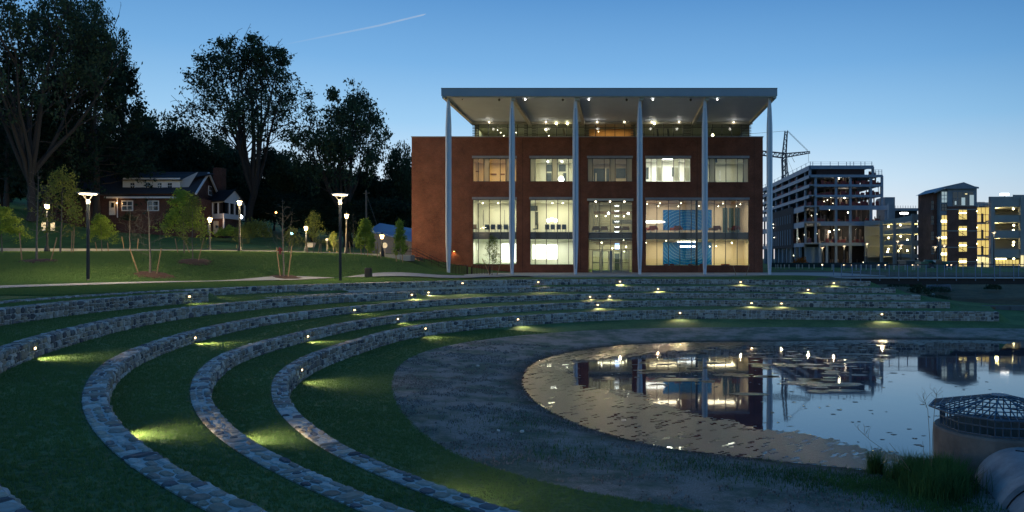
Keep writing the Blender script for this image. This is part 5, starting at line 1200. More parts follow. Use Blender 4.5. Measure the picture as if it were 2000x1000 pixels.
# side door on the left with lit lamp and screen
o = MB().box(H(214, 0, 113.8).x, H(225, 0, 113.8).x, 113.7, 113.88, wz(420, 113.8), wz(393, 113.8)).build('side_door', M['whitep'], hs); BX('pane', M['dglass'], o, H(217, 0, 113.6).x, H(222, 0, 113.6).x, 113.62, 113.68, wz(405, 113.6), wz(396, 113.6))
BX('downpipe', M['white'], hs, H(229, 0, 113.6).x, H(230.5, 0, 113.6).x, 113.5, 113.6, wz(425, 113.6), wz(387, 113.6))
pl_ = H(228, 396.5, 113.3); t = thing('porch_lamp', tuple(pl_), 'amber porch lamp at the left door of the brick house', 'wall lamp'); MB().lathe(tuple(pl_), [(.06, -.12), (.1, .1)], 6).build('glass', M['lantern'], t); lamp('POINT', 'porch_light', pl_-Vector((0, .3, 0)), 22, (1, .55, .2), .1, parent=t)
# chimney
MB().box(H(419, 0, 127).x, H(436, 0, 127).x, 126.5, 128, zb_, wz(328, 127)).build('chimney', M['hbrick'], hs)
# sun porch: on brick base, white bands, dark screens, gable roof facing right
q0, q1, q2 = H(405, 0, 119.5), H(437.5, 0, 117), H(478, 0, 124); zf, zs_, zt_ = wz(425, 118), wz(417.5, 118), wz(396, 118)
base3 = [Vector((q.x, q.y, 0)) for q in (q0, q1, q2)]; q3 = base3[0]+(base3[2]-base3[1])
def porchbox(z0, z1, m, name, ins=0.):
    p4 = base3+[q3]; c_ = sum(p4, Vector())/4; p4 = [v+(c_-v).normalized()*ins for v in p4]
    return MB().add([v+Vector((0, 0, z0)) for v in p4]+[v+Vector((0, 0, z1)) for v in p4], [(0, 3, 2, 1), (4, 5, 6, 7), (0, 1, 5, 4), (1, 2, 6, 5), (2, 3, 7, 6), (3, 0, 4, 7)]).build(name, m, hs)
porchbox(wz(462, 118)-2, wz(427, 118), M['hbrick'], 'porch_base', .5); porchbox(wz(427, 118), zs_, M['white'], 'porch_band'); porchbox(zs_, zt_, M['dglass'], 'porch_screens', .12); porchbox(zt_, zt_+.3, M['white'], 'porch_beam')
for a_, b_, n_ in ((base3[0], base3[1], 3), (base3[1], base3[2], 4)):
    for k in range(n_+1): v = a_.lerp(b_, k/n_); MB().box(v.x-.09, v.x+.09, v.y-.09, v.y+.09, zs_, zt_).build('porch_post', M['white'], hs)
v = base3[1]; BX('corner_downpipe', M['white'], hs, v.x-.1, v.x+.1, v.y-.15, v.y+.05, wz(457, 117), zs_)
ap = wz(372, 121); z_ = zt_+.3; e0, e1, e2, e3 = [p+Vector((0, 0, z_)) for p in (base3[0], base3[1], base3[2], q3)]; r1 = (e1+e2)/2; r1.z = ap; r0 = (e0+e3)/2; r0.z = ap
MB().add([e1, e2, r1], [(0, 1, 2)]).build('porch_gable', M['white'], hs)
mb = MB(); dn = (e1-r1).normalized()*.4; u = Vector((0, 0, .14)); k_ = (e1-e0).normalized()*.3
for ea, eb, ra, rb_ in ((e0, e1+k_, r0, r1+k_), (e3, e2+k_, r0, r1+k_)):
    dd = (ea-ra).normalized()*.4; mb.add([ea+dd, eb+dd, rb_, ra, ea+dd+u, eb+dd+u, rb_+u, ra+u], FB+[tuple(reversed(f)) for f in FB])
mb.build('porch_roof', M['shingle'], hs)
o = MB().box(H(418, 0, 117.4).x, H(427.5, 0, 117.4).x, 117.2, 117.4, wz(457, 117.4), wz(432, 117.4)).build('basement_door', mat('cream_door', (.6, .5, .36), .6), hs); BX('pane', M['dglass'], o, H(420, 0, 117).x, H(425.5, 0, 117).x, 117.12, 117.2, wz(445, 117), wz(440, 117))
MB().box(H(396, 0, 117.6).x, H(437, 0, 117.6).x, 117.45, 118.6, wz(462, 117.6), wz(427, 117.6)).build('basement_wall', M['hbrick'], hs)
for px in (398, 404): BX('door_frame', M['white'], hs, H(px, 0, 117).x, H(px+1.2, 0, 117).x, 117.3, 117.44, wz(455, 117), wz(432, 117))
pl_ = H(396, 433, 116.6); t = thing('porch_lamp', tuple(pl_), 'amber wall lamp left of the basement door of the brick house', 'wall lamp'); MB().lathe(tuple(pl_), [(.06, -.12), (.1, .1)], 6).build('glass', M['lantern'], t); lamp('POINT', 'porch_light', pl_-Vector((0, .4, 0)), 30, (1, .55, .2), .1, parent=t)
lamp('POINT', 'porch_light', H(431, 428, 116), 34, (1, .6, .3), .1, parent=t)
# shrubs by the house
def shrub(px, base, Y, w, h, m, label, leaf=.12, n=2600, seed=1):
    r = np.random.default_rng(seed); p = W(px, base, Y); c = r.normal(0, 1, (n, 3)); c /= np.linalg.norm(c, axis=1)[:, None]; c *= r.uniform(.5, 1, (n, 1))**.5; c[:, 2] = abs(c[:, 2])
    c *= 1+.25*np.sin(c[:, :1]*7+seed)*np.cos(c[:, 1:2]*6); C_ = c*np.array([w, w*.7, h]); a = r.normal(size=(n, 3)); a /= np.linalg.norm(a, axis=1)[:, None]; b = np.cross(a, r.normal(size=(n, 3))); b /= np.linalg.norm(b, axis=1)[:, None]
    s = leaf*r.uniform(.6, 1.3, (n, 1)); V = np.stack([C_-a*s, C_-b*s*.6, C_+a*s, C_+b*s*.6], 1).reshape(-1, 3)
    link('shrub', np_mesh('shrub', V, np.arange(n*4).reshape(-1, 4), m), None, (p.x, Y, p.z-.1), label=label, cat='shrub')
shrub(450, 459, 112, 1.9, 1.3, M['leaf_young'], 'bright green shrub at the foot of the sun porch', seed=2)
shrub(497, 462, 110, 2.6, 2.4, M['leaf_thin'], 'pale lit shrub right of the tall lantern by the house', seed=3)
shrub(318, 432, 115, 1.6, 1.9, M['leaf_dark'], 'dark shrub against the right front wall of the house', seed=4); shrub(262, 430, 115, 2.4, 1.5, M['leaf_dark'], 'long dark shrub under the left window of the house', seed=5); shrub(345, 436, 114, 1.8, 2.6, M['leaf_dark'], 'tall dark shrub hidden behind the full yellow-green tree', seed=6)
shrub(15, 384, 118, 3.5, 1.2, M['leaf_thin'], 'low lit hedge deep at the far left under the white light', seed=7)
# grey-blue shed
M['bluemetal'] = mat('blue_metal_roof', (.10, .20, .38), .35, (.08, .17, .33), scale=.8, metal=.2); M['shedwall'] = mat('grey_siding', (.15, .16, .19), .7, scale=1)
sh = thing('shed', tuple(W(765, 490, 96)), 'long grey shed with blue metal roof left of the hall', 'shed'); x0, x1 = W(722, 0, 96).x, W(830, 0, 96).x; zb2, ze2 = W(0, 503, 96).z-1, W(0, 447, 96).z
MB().box(x0, x1, 96, 106, zb2, ze2-1.6).build('wall', M['shedwall'], sh)
mb = MB(); a = W(722, 432, 96); b = W(830, 466, 96); c = W(722, 446, 96)
mb.add([(x0-.3, 95.6, W(0,452,96).z), (x1, 95.6, W(0,478,96).z), (x1, 101, b.z+1), (x0-.3, 101, a.z)], [(0, 1, 2, 3)]); mb.add([(x0, 96, zb2), (x1, 96, zb2), (x1, 96, W(0, 476, 96).z), (x0, 96, W(0, 450, 96).z)], [(0, 1, 2, 3)])
mb.build('roof', M['bluemetal'], sh)
MB().add([(x0, 95.97, zb2), (x1, 95.97, zb2), (x1, 95.97, W(0, 479, 96).z), (x0, 95.97, W(0, 453, 96).z)], [(0, 1, 2, 3)]).build('front_siding', M['shedwall'], sh)
for px in (775, 790): BX('shed_window', M['dglass'], sh, W(px, 0, 95.9).x, W(px+5, 0, 95.9).x, 95.85, 95.95, W(0, 490, 96).z, W(0, 480, 96).z)
# steps in the hillside behind the lamp
t = thing('hill_steps', tuple(W(605, 482, 88)), 'short flight of pale steps in the bank right of the bright lantern', 'stairs')
for k in range(5): c = W(603+k*.8, 481-k*1.8, 87+k*.4); MB().box(c.x-.45, c.x+.45, c.y, c.y+.5, c.z-.12, c.z).build('step', M['concrete'], t)
# ------------------------------------------------------------------ building under construction
M['steel'] = mat('primed_steel', (.26, .32, .40), .6, (.20, .25, .32), scale=.5); M['cslab'] = mat('raw_concrete', (.34, .36, .40), .85, scale=.6); M['redrail'] = mat('red_safety_netting', (.34, .07, .06), .8, (.14, .04, .045), scale=1.6, detail=8); M['stud'] = mat('dark_interior_wall', (.055, .045, .045), .9, (.03, .03, .032), scale=.8)
M['worklight'] = emit('work_light', (1, .9, .62), 12); M['palewall'] = mat('pale_blue_board', (.28, .34, .40), .8, (.2, .25, .3), scale=.4); M['dbrick'] = mat('dark_brick_panel', (.06, .035, .035), .9, scale=2)
YK = 187.0; kx = lambda px, Y=YK: (px-CPX)/FPX*Y; kz = lambda py, Y=YK: CAMZ-(py-CPY)/FPX*Y
XL = 46.2; cs = thing('construction_frame', (XL, YK, kz(519)), 'unfinished steel and concrete building frame with open floors and work lights', 'building')
lev = [(323, 1583, 1706, 1.2), (341, 1583, 1724, .9), (360, 1590, 1725, .8), (380.5, 1592, 1725, .8), (401.5, 1600, 1733, 1.4), (432.5, 1602, 1733, 1.4), (474, 1600, 1733, 1.0)]
YEND = 262
for py, xl_, xr_, t_ in lev:
    z = kz(py); x0 = max(XL, kx(xl_)); x1 = kx(xr_)
    BX('floor_slab', M['cslab'], cs, XL if py < 400 else XL-1.2, x1, YK, YEND, z-.32, z)
    BX('edge_beam', M['steel'], cs, x0, x1, YK-.12, YK, z-t_*.75, z-.02)
    BX('edge_beam', M['steel'], cs, (XL if py < 400 else XL-1.2)-.12, XL if py < 400 else XL-1.2, YK, YEND, z-t_, z-.02)
zl = [kz(l[0]) for l in lev]+[kz(519)]
for i in range(7):
    zt_, zb_ = zl[i]-.3, zl[i+1]
    if i == 6: cols_ = [1602, 1616, 1634, 1662, 1700, 1727]
    elif i == 0: cols_ = [1583, 1706]
    elif i < 4: cols_ = [1594, 1634, 1662, 1702, 1724]
    else: cols_ = [1594, 1634, 1662, 1702, 1731]
    for px in cols_: BX('steel_column', M['steel'], cs, kx(px)-.28, kx(px)+.28, YK+.3, YK+.8, zb_, zt_)
    for j in range(8):
        Y = YK+5+j*9; BX('steel_column', M['steel'], cs, XL+.1, XL+.55, Y, Y+.45, zb_, zt_)
    rail_z = 1.1
    if i > 0 or True:
        if i < 6:
            rr5 = np.random.default_rng(50+i)
            for q in range(13):
                if rr5.random() < .75: a5 = 1596+q*9.8; BX('safety_netting', M['redrail'], cs, kx(a5), min(kx(a5+rr5.uniform(5, 9.6)), kx(1724 if i else 1700)), YK+.9+rr5.uniform(0, .5), YK+1.45, zb_+.02, zb_+rr5.uniform(.5, 1.2))
            for q in range(15):
                if rr5.random() < .75: a5 = YK+1+q*4.9; BX('safety_netting', M['redrail'], cs, XL+.7, XL+.75, a5, a5+rr5.uniform(2, 4.8), zb_+.02, zb_+rr5.uniform(.5, 1.2))
    depth = 9 if i < 5 else 7
    if i: BX('inner_wall', M['stud'], cs, XL+7, kx(1728)-(.0 if i > 3 else 4.0), YK+depth, YK+depth+.2, zb_, zt_)
    BX('inner_wall', M['stud'], cs, XL+7, XL+7.2, YK+depth, YEND, zb_, zt_)
r = np.random.default_rng(12)
mb = MB()
for i in range(1, 7):                                     # studs, stacks and boards standing about on the floors
    zt_, zb_ = zl[i]-.3, zl[i+1]
    for k in range(46): px = r.uniform(1598, 1722); Y = YK+r.uniform(2, 8.5); w = r.uniform(.03, .22); x = kx(px, Y); mb.box(x-w, x+w, Y, Y+.2, zb_, zb_+min(zt_-zb_, r.choice([.6, 1, 1.6, 3.5])))
    for k in range(40): Y = YK+r.uniform(2, 70); x = XL+r.uniform(1.5, 6.5); w = r.uniform(.05, .3); mb.box(x-w, x+w, Y, Y+.2, zb_, zb_+min(zt_-zb_, r.choice([.6, 1, 1.8, 3.5])))
mb.build('building_materials', mat('stacked_materials', (.26, .18, .14), .8, (.12, .1, .1), scale=.3), cs, kind='stuff')
# pale boards whose colour stands in for sky seen through slots, parapet scaffold posts
for px in (1635, 1655, 1672, 1692): BX('sky_colour_slot', M['palewall'], cs, kx(px), kx(px+1.6), YK+8.8, YK+8.95, kz(379), kz(368))
for k, px in enumerate((1583, 1588, 1604, 1622, 1638, 1654, 1661, 1668, 1682, 1690, 1703.5)): BX('guard_post', M['steel'], cs, kx(px)-.06, kx(px)+.06, YK+.2, YK+.3, zl[0], zl[0]+(.95 if k != 5 else .9))
for zz in (.45, .88): BX('guard_rail', M['steel'], cs, kx(1583), kx(1704), YK+.22, YK+.26, zl[0]+zz-.02, zl[0]+zz+.02)
for j in range(15): Y = YK+4+j*4.8; BX('guard_post', M['steel'], cs, XL+.1, XL+.2, Y, Y+.1, zl[0], zl[0]+.95)
BX('guard_rail', M['steel'], cs, XL+.12, XL+.16, YK, YEND, zl[0]+.85, zl[0]+.9)
for px in (1710, 1717, 1723): BX('guard_post', M['steel'], cs, kx(px)-.05, kx(px)+.05, YK+.2, YK+.3, zl[1], zl[1]+1.2)
for zz in (.4, .8, 1.2): BX('guard_rail', M['steel'], cs, kx(1706), kx(1724), YK+.22, YK+.26, zl[1]+zz-.03, zl[1]+zz+.03)
BX('penthouse_wall', M['dbrick'], cs, kx(1596), kx(1690), YK+.5, YK+.7, zl[1]+.02, zl[0]-.3); BX('shear_wall', M['palewall'], cs, kx(1716), kx(1724), YK+.3, YK+8, zl[6]-6, kz(434)); BX('pale_pier', mat('pale_pier', (.45, .45, .42), .8), cs, kx(1719.5), kx(1727), YK-.3, YK+.28, kz(519), kz(479))
BX('right_upright', M['palewall'], cs, kx(1733), kx(1735.5), YK, YK+.5, kz(519), kz(397)); BX('ground_wall', M['palewall'], cs, XL-.5, kx(1612), YK+2.5, YK+2.7, kz(519), kz(482))
# dark brick panel on the side wing with tall slots
px_ = XL-1.5; BX('brick_panel', M['dbrick'], cs, px_, px_+.4, 198, 228, kz(484, 198), kz(404, 198))
for k in range(9):
    y = 201+k*3.0; BX('slot_window', M['palewall'], cs, px_-.04, px_, y, y+.55, kz(478, 198), kz(447, 198)); BX('slot_window', M['palewall'], cs, px_-.04, px_, y+.1, y+.5, kz(435, 198), kz(418, 198))
for k in range(10): BX('ground_column', M['palewall'], cs, XL-1.2, XL-.6, 192+k*5, 192.9+k*5, kz(519), kz(478, 198))
wl_ = [(1635,350,0),(1638.5,348.5,1),(1609,365.5,0),(1610,371.5,0),(1610,393.5,0),(1616,390.5,0),(1622.5,385.5,0),(1649.5,387,1),(1627,397,0),(1620,410,0),(1649,408.5,0),(1656,415,1),(1595.5,418,0),(1573.5,423,1),(1585,421,0),(1629,449.5,0),(1639,448.5,0),(1672,448,1),(1595.5,456.5,0),(1613.5,457,0),(1620,452.5,2),(1572,458.5,2),(1560,466,0),(1530,434,0),(1529.5,442,0),(1510,438,0),(1510.5,445,0),(1512,464,0),(1537.5,486.5,0),(1550,499,0),(1557,487,0),(1718,479,0),(1686,512.5,0)]
for i, (px, py, big) in enumerate(wl_):
    Y = 187+4 if px > 1594 else 193+(1594-px)*.33; p = W(px, py, Y); b_ = bulb(p.x, Y, p.z, .085+.06*big, M['worklight'], cs, 'work_lamp')
    if big: lamp('POINT', 'work_lamp_light', (p.x, Y-.4, p.z-.2), 60*big*big, (1, .92, .7), .2, parent=cs)
for px, py, Y in ((1640, 392, 193), (1650, 372, 194), (1690, 415, 193), (1660, 455, 192), (1640, 500, 191), (1570, 440, 200)): p = W(px, py, Y); lamp('POINT', 'work_lamp_light', p, 45, (1, .85, .65), .3, parent=cs)
# ------------------------------------------------------------------ lattice crane behind it
M['crane'] = mat('crane_steel', (.05, .06, .09), .6); YL = 235.
cr_ = thing('lattice_crane', tuple(W(1543, 519, YL)), 'dark lattice boom crane rising behind the unfinished building', 'crane')
def lattice(name, a, b, w0, w1, n=12, r_=.15):
    a, b = Vector(a), Vector(b); d = (b-a).normalized(); u = d.cross(Vector((0, 1, 0))).normalized(); v = Vector((0, 1, 0)); mb = MB()
    for s_ in (-1, 1):
        for q in (-1, 1): mb.tube([a+u*s_*w0+v*q*w0, b+u*s_*w1+v*q*w1], r_, 4)
    for k in range(n):
        t0, t1 = k/n, (k+1)/n; p0, p1 = a.lerp(b, t0), a.lerp(b, t1); wa, wb = w0+(w1-w0)*t0, w0+(w1-w0)*t1; s_ = 1 if k % 2 else -1
        for q in (-1, 1): mb.tube([p0+u*s_*wa+v*q*wa, p1-u*s_*wb+v*q*wb], r_*.6, 3)
    mb.build(name, M['crane'], cr_)
hub = W(1531.5, 304, YL); lattice('mast', W(1544, 519, YL), hub, 1.3, .6, 26); lattice('mast_leg', W(1536.5, 519, YL), W(1530, 310, YL), .5, .5, 22, .12)
lattice('gantry', hub, W(1535.5, 256, YL), .55, .35, 10); lattice('jib', hub, W(1582, 297.5, YL), .6, .25, 12); lattice('counter_jib', hub, W(1470, 297, YL), .7, .6, 14)
mb = MB()
for dz in (0, .35): mb.tube([W(1537, 256, YL)+Vector((0, 0, dz)), W(1578, 296, YL)+Vector((0, 0, dz))], .06, 3)
mb.tube([W(1533, 256, YL), W(1440, 263, YL)], .05, 3); mb.tube([W(1579, 299, YL), W(1579, 316, YL)], .05, 3); mb.tube([W(1537, 308, YL), W(1550, 338, YL)], .04, 3); mb.tube([W(1546, 306, YL), W(1552, 317, YL)], .07, 3)
mb.build('cables', M['crane'], cr_)
# ------------------------------------------------------------------ parking garage, stair tower, link
M['gconc'] = mat('garage_concrete', (.36, .36, .34), .85, (.30, .30, .29), scale=.4); M['tbrick'] = brick_mat('tower_brick', (.20, .09, .07), (.15, .065, .05), (.18, .13, .11)); M['tgrey'] = mat('tower_metal', (.24, .28, .33), .5, scale=.5, metal=.2); M['glampm'] = emit('garage_lamp', (1, .88, .45), 14)
M['ylit'] = emit('lit_stair_wall', (1, .78, .28), 1.1)
YT_ = 156.; tx_ = lambda px, Y=YT_: (px-CPX)/FPX*Y; tz_ = lambda py, Y=YT_: CAMZ-(py-CPY)/FPX*Y
tw = thing('stair_tower', (tx_(1872), YT_, tz_(528)), 'brick stair tower with grey gabled top and lit yellow windows', 'tower')
zg_ = tz_(530); a, b = tx_(1850), tx_(1907.5)
BX('brick_body', M['tbrick'], tw, a, b, YT_, YT_+8, zg_, tz_(403)); BX('left_body', M['tbrick'], tw, tx_(1815, 160), tx_(1840, 158), 158, 166, zg_, tz_(377, 160)); BX('bay_frame', M['tgrey'], tw, tx_(1838), a, YT_+.2, YT_+8, zg_, tz_(370)); BX('grey_top', M['tgrey'], tw, a, b, YT_-.1, YT_+8, tz_(403), tz_(368))
mb = MB(); e0_, e1_ = tx_(1813.5, 158), tx_(1908.5); pk = (tx_(1879), tz_(356.5)); zl_, zr_ = tz_(377.5, 158), tz_(366)
for y0, y1 in ((YT_-.8, YT_+9),):
    mb.add([(e0_, y0, zl_), (tx_(1842), y0, tz_(365)), (pk[0], y0, pk[1]), (tx_(1900), y0, tz_(364.5)), (e1_, y0, zr_), (e1_, y0, tz_(369)), (tx_(1842), y0, tz_(369.5)), (e0_, y0, zl_-.3)], [(0, 7, 6, 1), (1, 6, 5, 4, 3, 2)])
    mb.add([(e0_, y0, zl_), (tx_(1842), y0, tz_(365)), (pk[0], y0, pk[1]), (tx_(1900), y0, tz_(364.5)), (e1_, y0, zr_), (e1_, y1, zr_), (tx_(1900), y1, tz_(364.5)), (pk[0], y1, pk[1]), (tx_(1842), y1, tz_(365)), (e0_, y1, zl_)], [(0, 1, 8, 9), (1, 2, 7, 8), (2, 3, 6, 7), (3, 4, 5, 6)])
mb.build('roof', M['tgrey'], tw)
def win(x0, x1, y0, y1, Y, parent, m=None, nx_=2, nz=2, name='window', fr=None):
    A, B, C_, D_ = tx_(x0, Y), tx_(x1, Y), tz_(y1, Y), tz_(y0, Y); w = BX(name, fr or M['frame'], parent, A, B, Y-.06, Y-.02, C_, D_); dx = (B-A)/nx_; dz = (D_-C_)/nz
    for i in range(nx_):
        for j in range(nz): BX('pane', m or M['dglass'], w, A+dx*i+.06, A+dx*(i+1)-.06, Y-.09, Y-.06, C_+dz*j+.06, C_+dz*(j+1)-.06)
    return w
M['yw'] = emit('yellow_lit_window', (1, .70, .20), .75); M['yw2'] = emit('pale_lit_window', (1, .82, .38), 1.0); M['pw'] = emit('dim_lit_window', (.5, .62, .62), .55)
for y0, y1 in ((409.5, 429), (441, 461), (472.5, 492), (504, 521)):
    w = win(1872, 1888.5, y0, y1, YT_, tw, M['yw']); BX('lamp_strip', M['glampm'], w, tx_(1873), tx_(1887), YT_-.12, YT_-.1, tz_(y0+7.8), tz_(y0+5.8))
    MB().tube([(tx_(1873), YT_-.12, tz_(y0+12)), (tx_(1885), YT_-.12, tz_(y1-1))], .06, 4).build('stair_stringer', M['frame'], w)
for y0, y1 in ((420, 450), (452, 480), (484, 511)):
    w = win(1838.5, 1849.5, y0, y1, YT_+.2, tw, M['yw'], 2, 3); BX('lamp_strip', M['glampm'], w, tx_(1839), tx_(1849), YT_+.06, YT_+.09, tz_(y0+14), tz_(y0+10))
win(1838.5, 1849.5, 374, 396, YT_+.2, tw, M['pw'], 2, 3, fr=M['tgrey']); win(1838.5, 1849.5, 398, 412, YT_+.2, tw, M['dglass'], 2, 2)
w = win(1860, 1901, 374, 403, YT_-.1, tw, M['dglass'], 4, 2, fr=M['tgrey'])
for x0, x1, y0, y1 in ((1864, 1867, 393, 400), (1877, 1884, 386, 401), (1893, 1901, 381, 401), (1884, 1888, 378, 380)): BX('lit_glass', M['pw'] if x0 != 1884 else M['yw2'], w, tx_(x0), tx_(x1), YT_-.25, YT_-.2, tz_(y1), tz_(y0))
for y in (409, 451, 483, 511, 516): BX('stone_band', M['gconc'], tw, a, b, YT_-.05, YT_, tz_(y+.8), tz_(y-.8))
for px in (1821, 1832):
    for y0, y1 in ((392, 408), (421, 437), (452, 467), (480, 495)): w = win(px-2.5, px+2.5, y0, y1, 158, tw); BX('sill', M['gconc'], w, tx_(px-3, 158), tx_(px+3, 158), 157.8, 157.95, tz_(y1+1.3, 158), tz_(y1, 158))
lk = thing('glass_link', (tx_(1921), YT_+2, tz_(528)), 'lit yellow glass stair link between the tower and the right garage', 'building')
for i, (y0, y1) in enumerate(((405, 434), (437, 466), (469, 498), (501, 527))):
    w = win(1908, 1932.5, y0, y1, YT_+2, lk, M['yw'] if i < 3 else M['yw2'], 3, 2); BX('floor_edge', M['tgrey'], w, tx_(1908), tx_(1933), YT_+1.7, YT_+2, tz_(y1+3), tz_(y1)); BX('lamp_strip', M['glampm'], w, tx_(1909), tx_(1917), YT_+1.75, YT_+1.8, tz_(y0+7.5), tz_(y0+5.8)); BX('dark_doorway', M['frame'], w, tx_(1925), tx_(1929), YT_+1.75, YT_+1.8, tz_(y1), tz_(y0+11))
for px in (1909, 1916, 1923, 1931): BX('roof_post', M['tgrey'], lk, tx_(px), tx_(px+.7), YT_+2, YT_+2.1, tz_(404), tz_(393))
BX('roof_rail', M['tgrey'], lk, tx_(1908), tx_(1933), YT_+2, YT_+2.1, tz_(393.6), tz_(393))
BX('back_wall', M['gconc'], lk, tx_(1908), tx_(1934), YT_+3, YT_+8, zg_, tz_(404))
for y, c in ((423, 0), (454, 0), (484, 0), (513, 1)): bulb(tx_(1909), YT_+1.4, tz_(y), .2, emit('blue_beacon', (.1, .15, 1), 14), lk, 'blue_light'); 
for y in (426, 482): bulb(tx_(1911), YT_+1.5, tz_(y), .14, emit('red_beacon', (1, .05, .08), 6), lk, 'red_sign')
# right garage
rg_ = thing('right_garage', (tx_(1980), YT_, tz_(528)), 'concrete parking garage cut off by the right edge', 'parking garage'); X0, X1 = tx_(1933), tx_(2100)
for y0, y1 in ((384, 404), (420, 434), (450, 465), (486, 504)): BX('parapet_band', M['gconc'], rg_, X0, X1, YT_, YT_+.5, tz_(y1), tz_(y0)); BX('deck', M['gconc'], rg_, X0, X1, YT_+.5, YT_+16, tz_(y1)+.1, tz_(y1)+.4)
BX('raised_parapet', M['gconc'], rg_, tx_(1978), X1, YT_-.1, YT_, tz_(390), tz_(380.5))
for x0, x1 in ((1934, 1942), (1992, 2002), (2060, 2070)): BX('pier', M['gconc'], rg_, tx_(x0), tx_(x1), YT_-.3, YT_+.6, zg_, tz_(385))
BX('back_wall', M['gconc'], rg_, X0, X1, YT_+16, YT_+16.3, zg_, tz_(384)); BX('ground_wall', M['dark'], rg_, tx_(1942), tx_(1992), YT_-.1, YT_, zg_, tz_(519.5)); w = win(1944, 1990, 507, 519, YT_+.3, rg_, M['yw'], 7, 1); BX('lamp_strip', M['glampm'], w, tx_(1945), tx_(1966), YT_+.1, YT_+.2, tz_(506.5), tz_(504.5))
BX('bright_lamp', M['yw2'], rg_, tx_(1992), tx_(1997), YT_-.5, YT_-.35, tz_(520), tz_(499))
for px, py in ((1979,408),(1980,440),(1979,450),(1961,452),(1980,473),(1979,478.5),(1931,455),(1980,505)): bulb(tx_(px, YT_+3), YT_+3, tz_(py, YT_+3), .2, M['glampm'], rg_, 'garage_lamp')
for y in (407, 437, 470): lamp('POINT', 'garage_light', (tx_(1970), YT_+5, tz_(y)), 520, (1, .82, .35), .3, parent=rg_)
# left garage: bands climbing away to the left
lg = thing('left_garage', (tx_(1775, 168), 168, tz_(528)), 'lower concrete parking garage full of yellow lamps left of the tower', 'parking garage'); GX0, GX1 = tx_(1728, 172), tx_(1824, 165)
def band(yl0, yl1, yr0, yr1, name='parapet_band'):
    p = [(GX0, 172, tz_(yl1, 172)), (GX1, 165, tz_(yr1, 165)), (GX1, 165, tz_(yr0, 165)), (GX0, 172, tz_(yl0, 172))]; q = [(v[0], v[1]+.5, v[2]) for v in p]
    MB().add(p+q, [(0, 1, 2, 3), (7, 6, 5, 4), (0, 4, 5, 1), (3, 2, 6, 7)]).build(name, M['gconc'], lg)
band(431, 438, 412, 426); band(450, 458, 441, 455); band(470, 478, 469, 481); band(494, 500, 498, 506)
for y_ in (437, 458, 480, 502): MB().add([(GX0, 172.6, tz_(y_, 172)), (GX1, 165.6, tz_(y_-4, 165)), (GX1+4, 184, tz_(y_-4, 165)), (GX0, 186, tz_(y_, 172))], [(0, 1, 2, 3)]).build('deck', M['gconc'], lg)
BX('back_wall', M['gconc'], lg, GX0, GX1+4, 186, 186.3, zg_, tz_(425, 172))
for px in (1729, 1750, 1779, 1812): BX('pier', M['gconc'], lg, tx_(px, 168), tx_(px+5, 168), 167.4+(1779-px)*.07, 168+(1779-px)*.07, zg_, tz_(430 if px < 1770 else 418, 168))
for px, py in ((1740,442.5),(1763.5,439.5),(1789.5,436),(1740,464.5),(1764,461.5),(1777,468.5),(1789.5,459.5),(1806,465.5),(1738.5,472),(1740,486.5),(1764,485),(1777,489.5),(1790,484),(1806,487.5),(1759,490),(1738,491.5)): Y = 172; bulb(tx_(px, Y), Y+1.5, tz_(py, Y+1.5), .2, M['glampm'], lg, 'garage_lamp')
for px, py in ((1745, 445), (1790, 440), (1745, 466), (1790, 464), (1745, 488), (1790, 488)): lamp('POINT', 'garage_light', (tx_(px, 175), 175, tz_(py, 175)), 420, (1, .82, .32), .3, parent=lg)
bulb(tx_(1803, 170), 170, tz_(440, 170), .16, emit('red_exit', (1, .05, .03), 6), lg, 'red_light')
# dark blocks behind the construction frame, lamps on garage roofs
bb = thing('plant_block', (tx_(1740, 215), 215, 4), 'dark unfinished block with roof rails between frame and garage', 'building'); BX('blue_box', M['tgrey'], bb, tx_(1728, 215), tx_(1748, 215), 215, 222, 4, tz_(385, 215)); BX('deck', M['cslab'], bb, tx_(1744, 215), tx_(1799, 215), 216, 224, tz_(411, 215), tz_(406, 215)); BX('lower_wall', M['stud'], bb, tx_(1735, 215), tx_(1797, 215), 217, 224, 4, tz_(411, 215))
for k in range(10): px = 1751+k*5; BX('guard_post', M['steel'], bb, tx_(px, 215), tx_(px+.6, 215), 216, 216.1, tz_(406, 215), tz_(401, 215))
for px, py, Y, lb in ((1962, 379, 165, 'above the right garage'), (1766, 416, 185, 'before the dark block'), (1810, 407, 185, 'left of the tower roof')):
    t = thing('floodlight', tuple(W(px, py+22, Y)), f'white twin floodlight on a mast {lb}', 'floodlight'); MB().tube([W(px, py+22, Y), W(px, py, Y)], .1, 5).build('mast', M['frame'], t)
    for q in (-1, 1): c = W(px+q*4, py, Y); MB().box(c.x-.45, c.x+.35, Y-.3, Y+.2, c.z-.25, c.z+.12).build('lamp_head', M['bulbw'] if lb[0] != 'l' else M['whitep'], t)
def flat_lamp(px, py, base, Y, label, e=60):
    p = W(px, py, Y); zb = W(0, base, Y).z; t = thing('street_lamp', (p.x, Y, zb), label, 'street lamp', 'small lamps along the far path')
    MB().tube([(p.x, Y, zb), (p.x, Y, p.z)], .09, 6).build('pole', M['pole'], t); MB().lathe(tuple(p), [(.1, -.35), (.5, 0), (.45, .08)], 10).build('lamp_head', M['lintel'], t); MB().lathe((p.x, p.y, p.z-.12), [(.3, 0), (.4, .08)], 10).build('lens', M['lampglow'], t)
    if e: lamp('POINT', 'street_light', (p.x, Y-.3, p.z-.6), e, WARM, .25, parent=t)
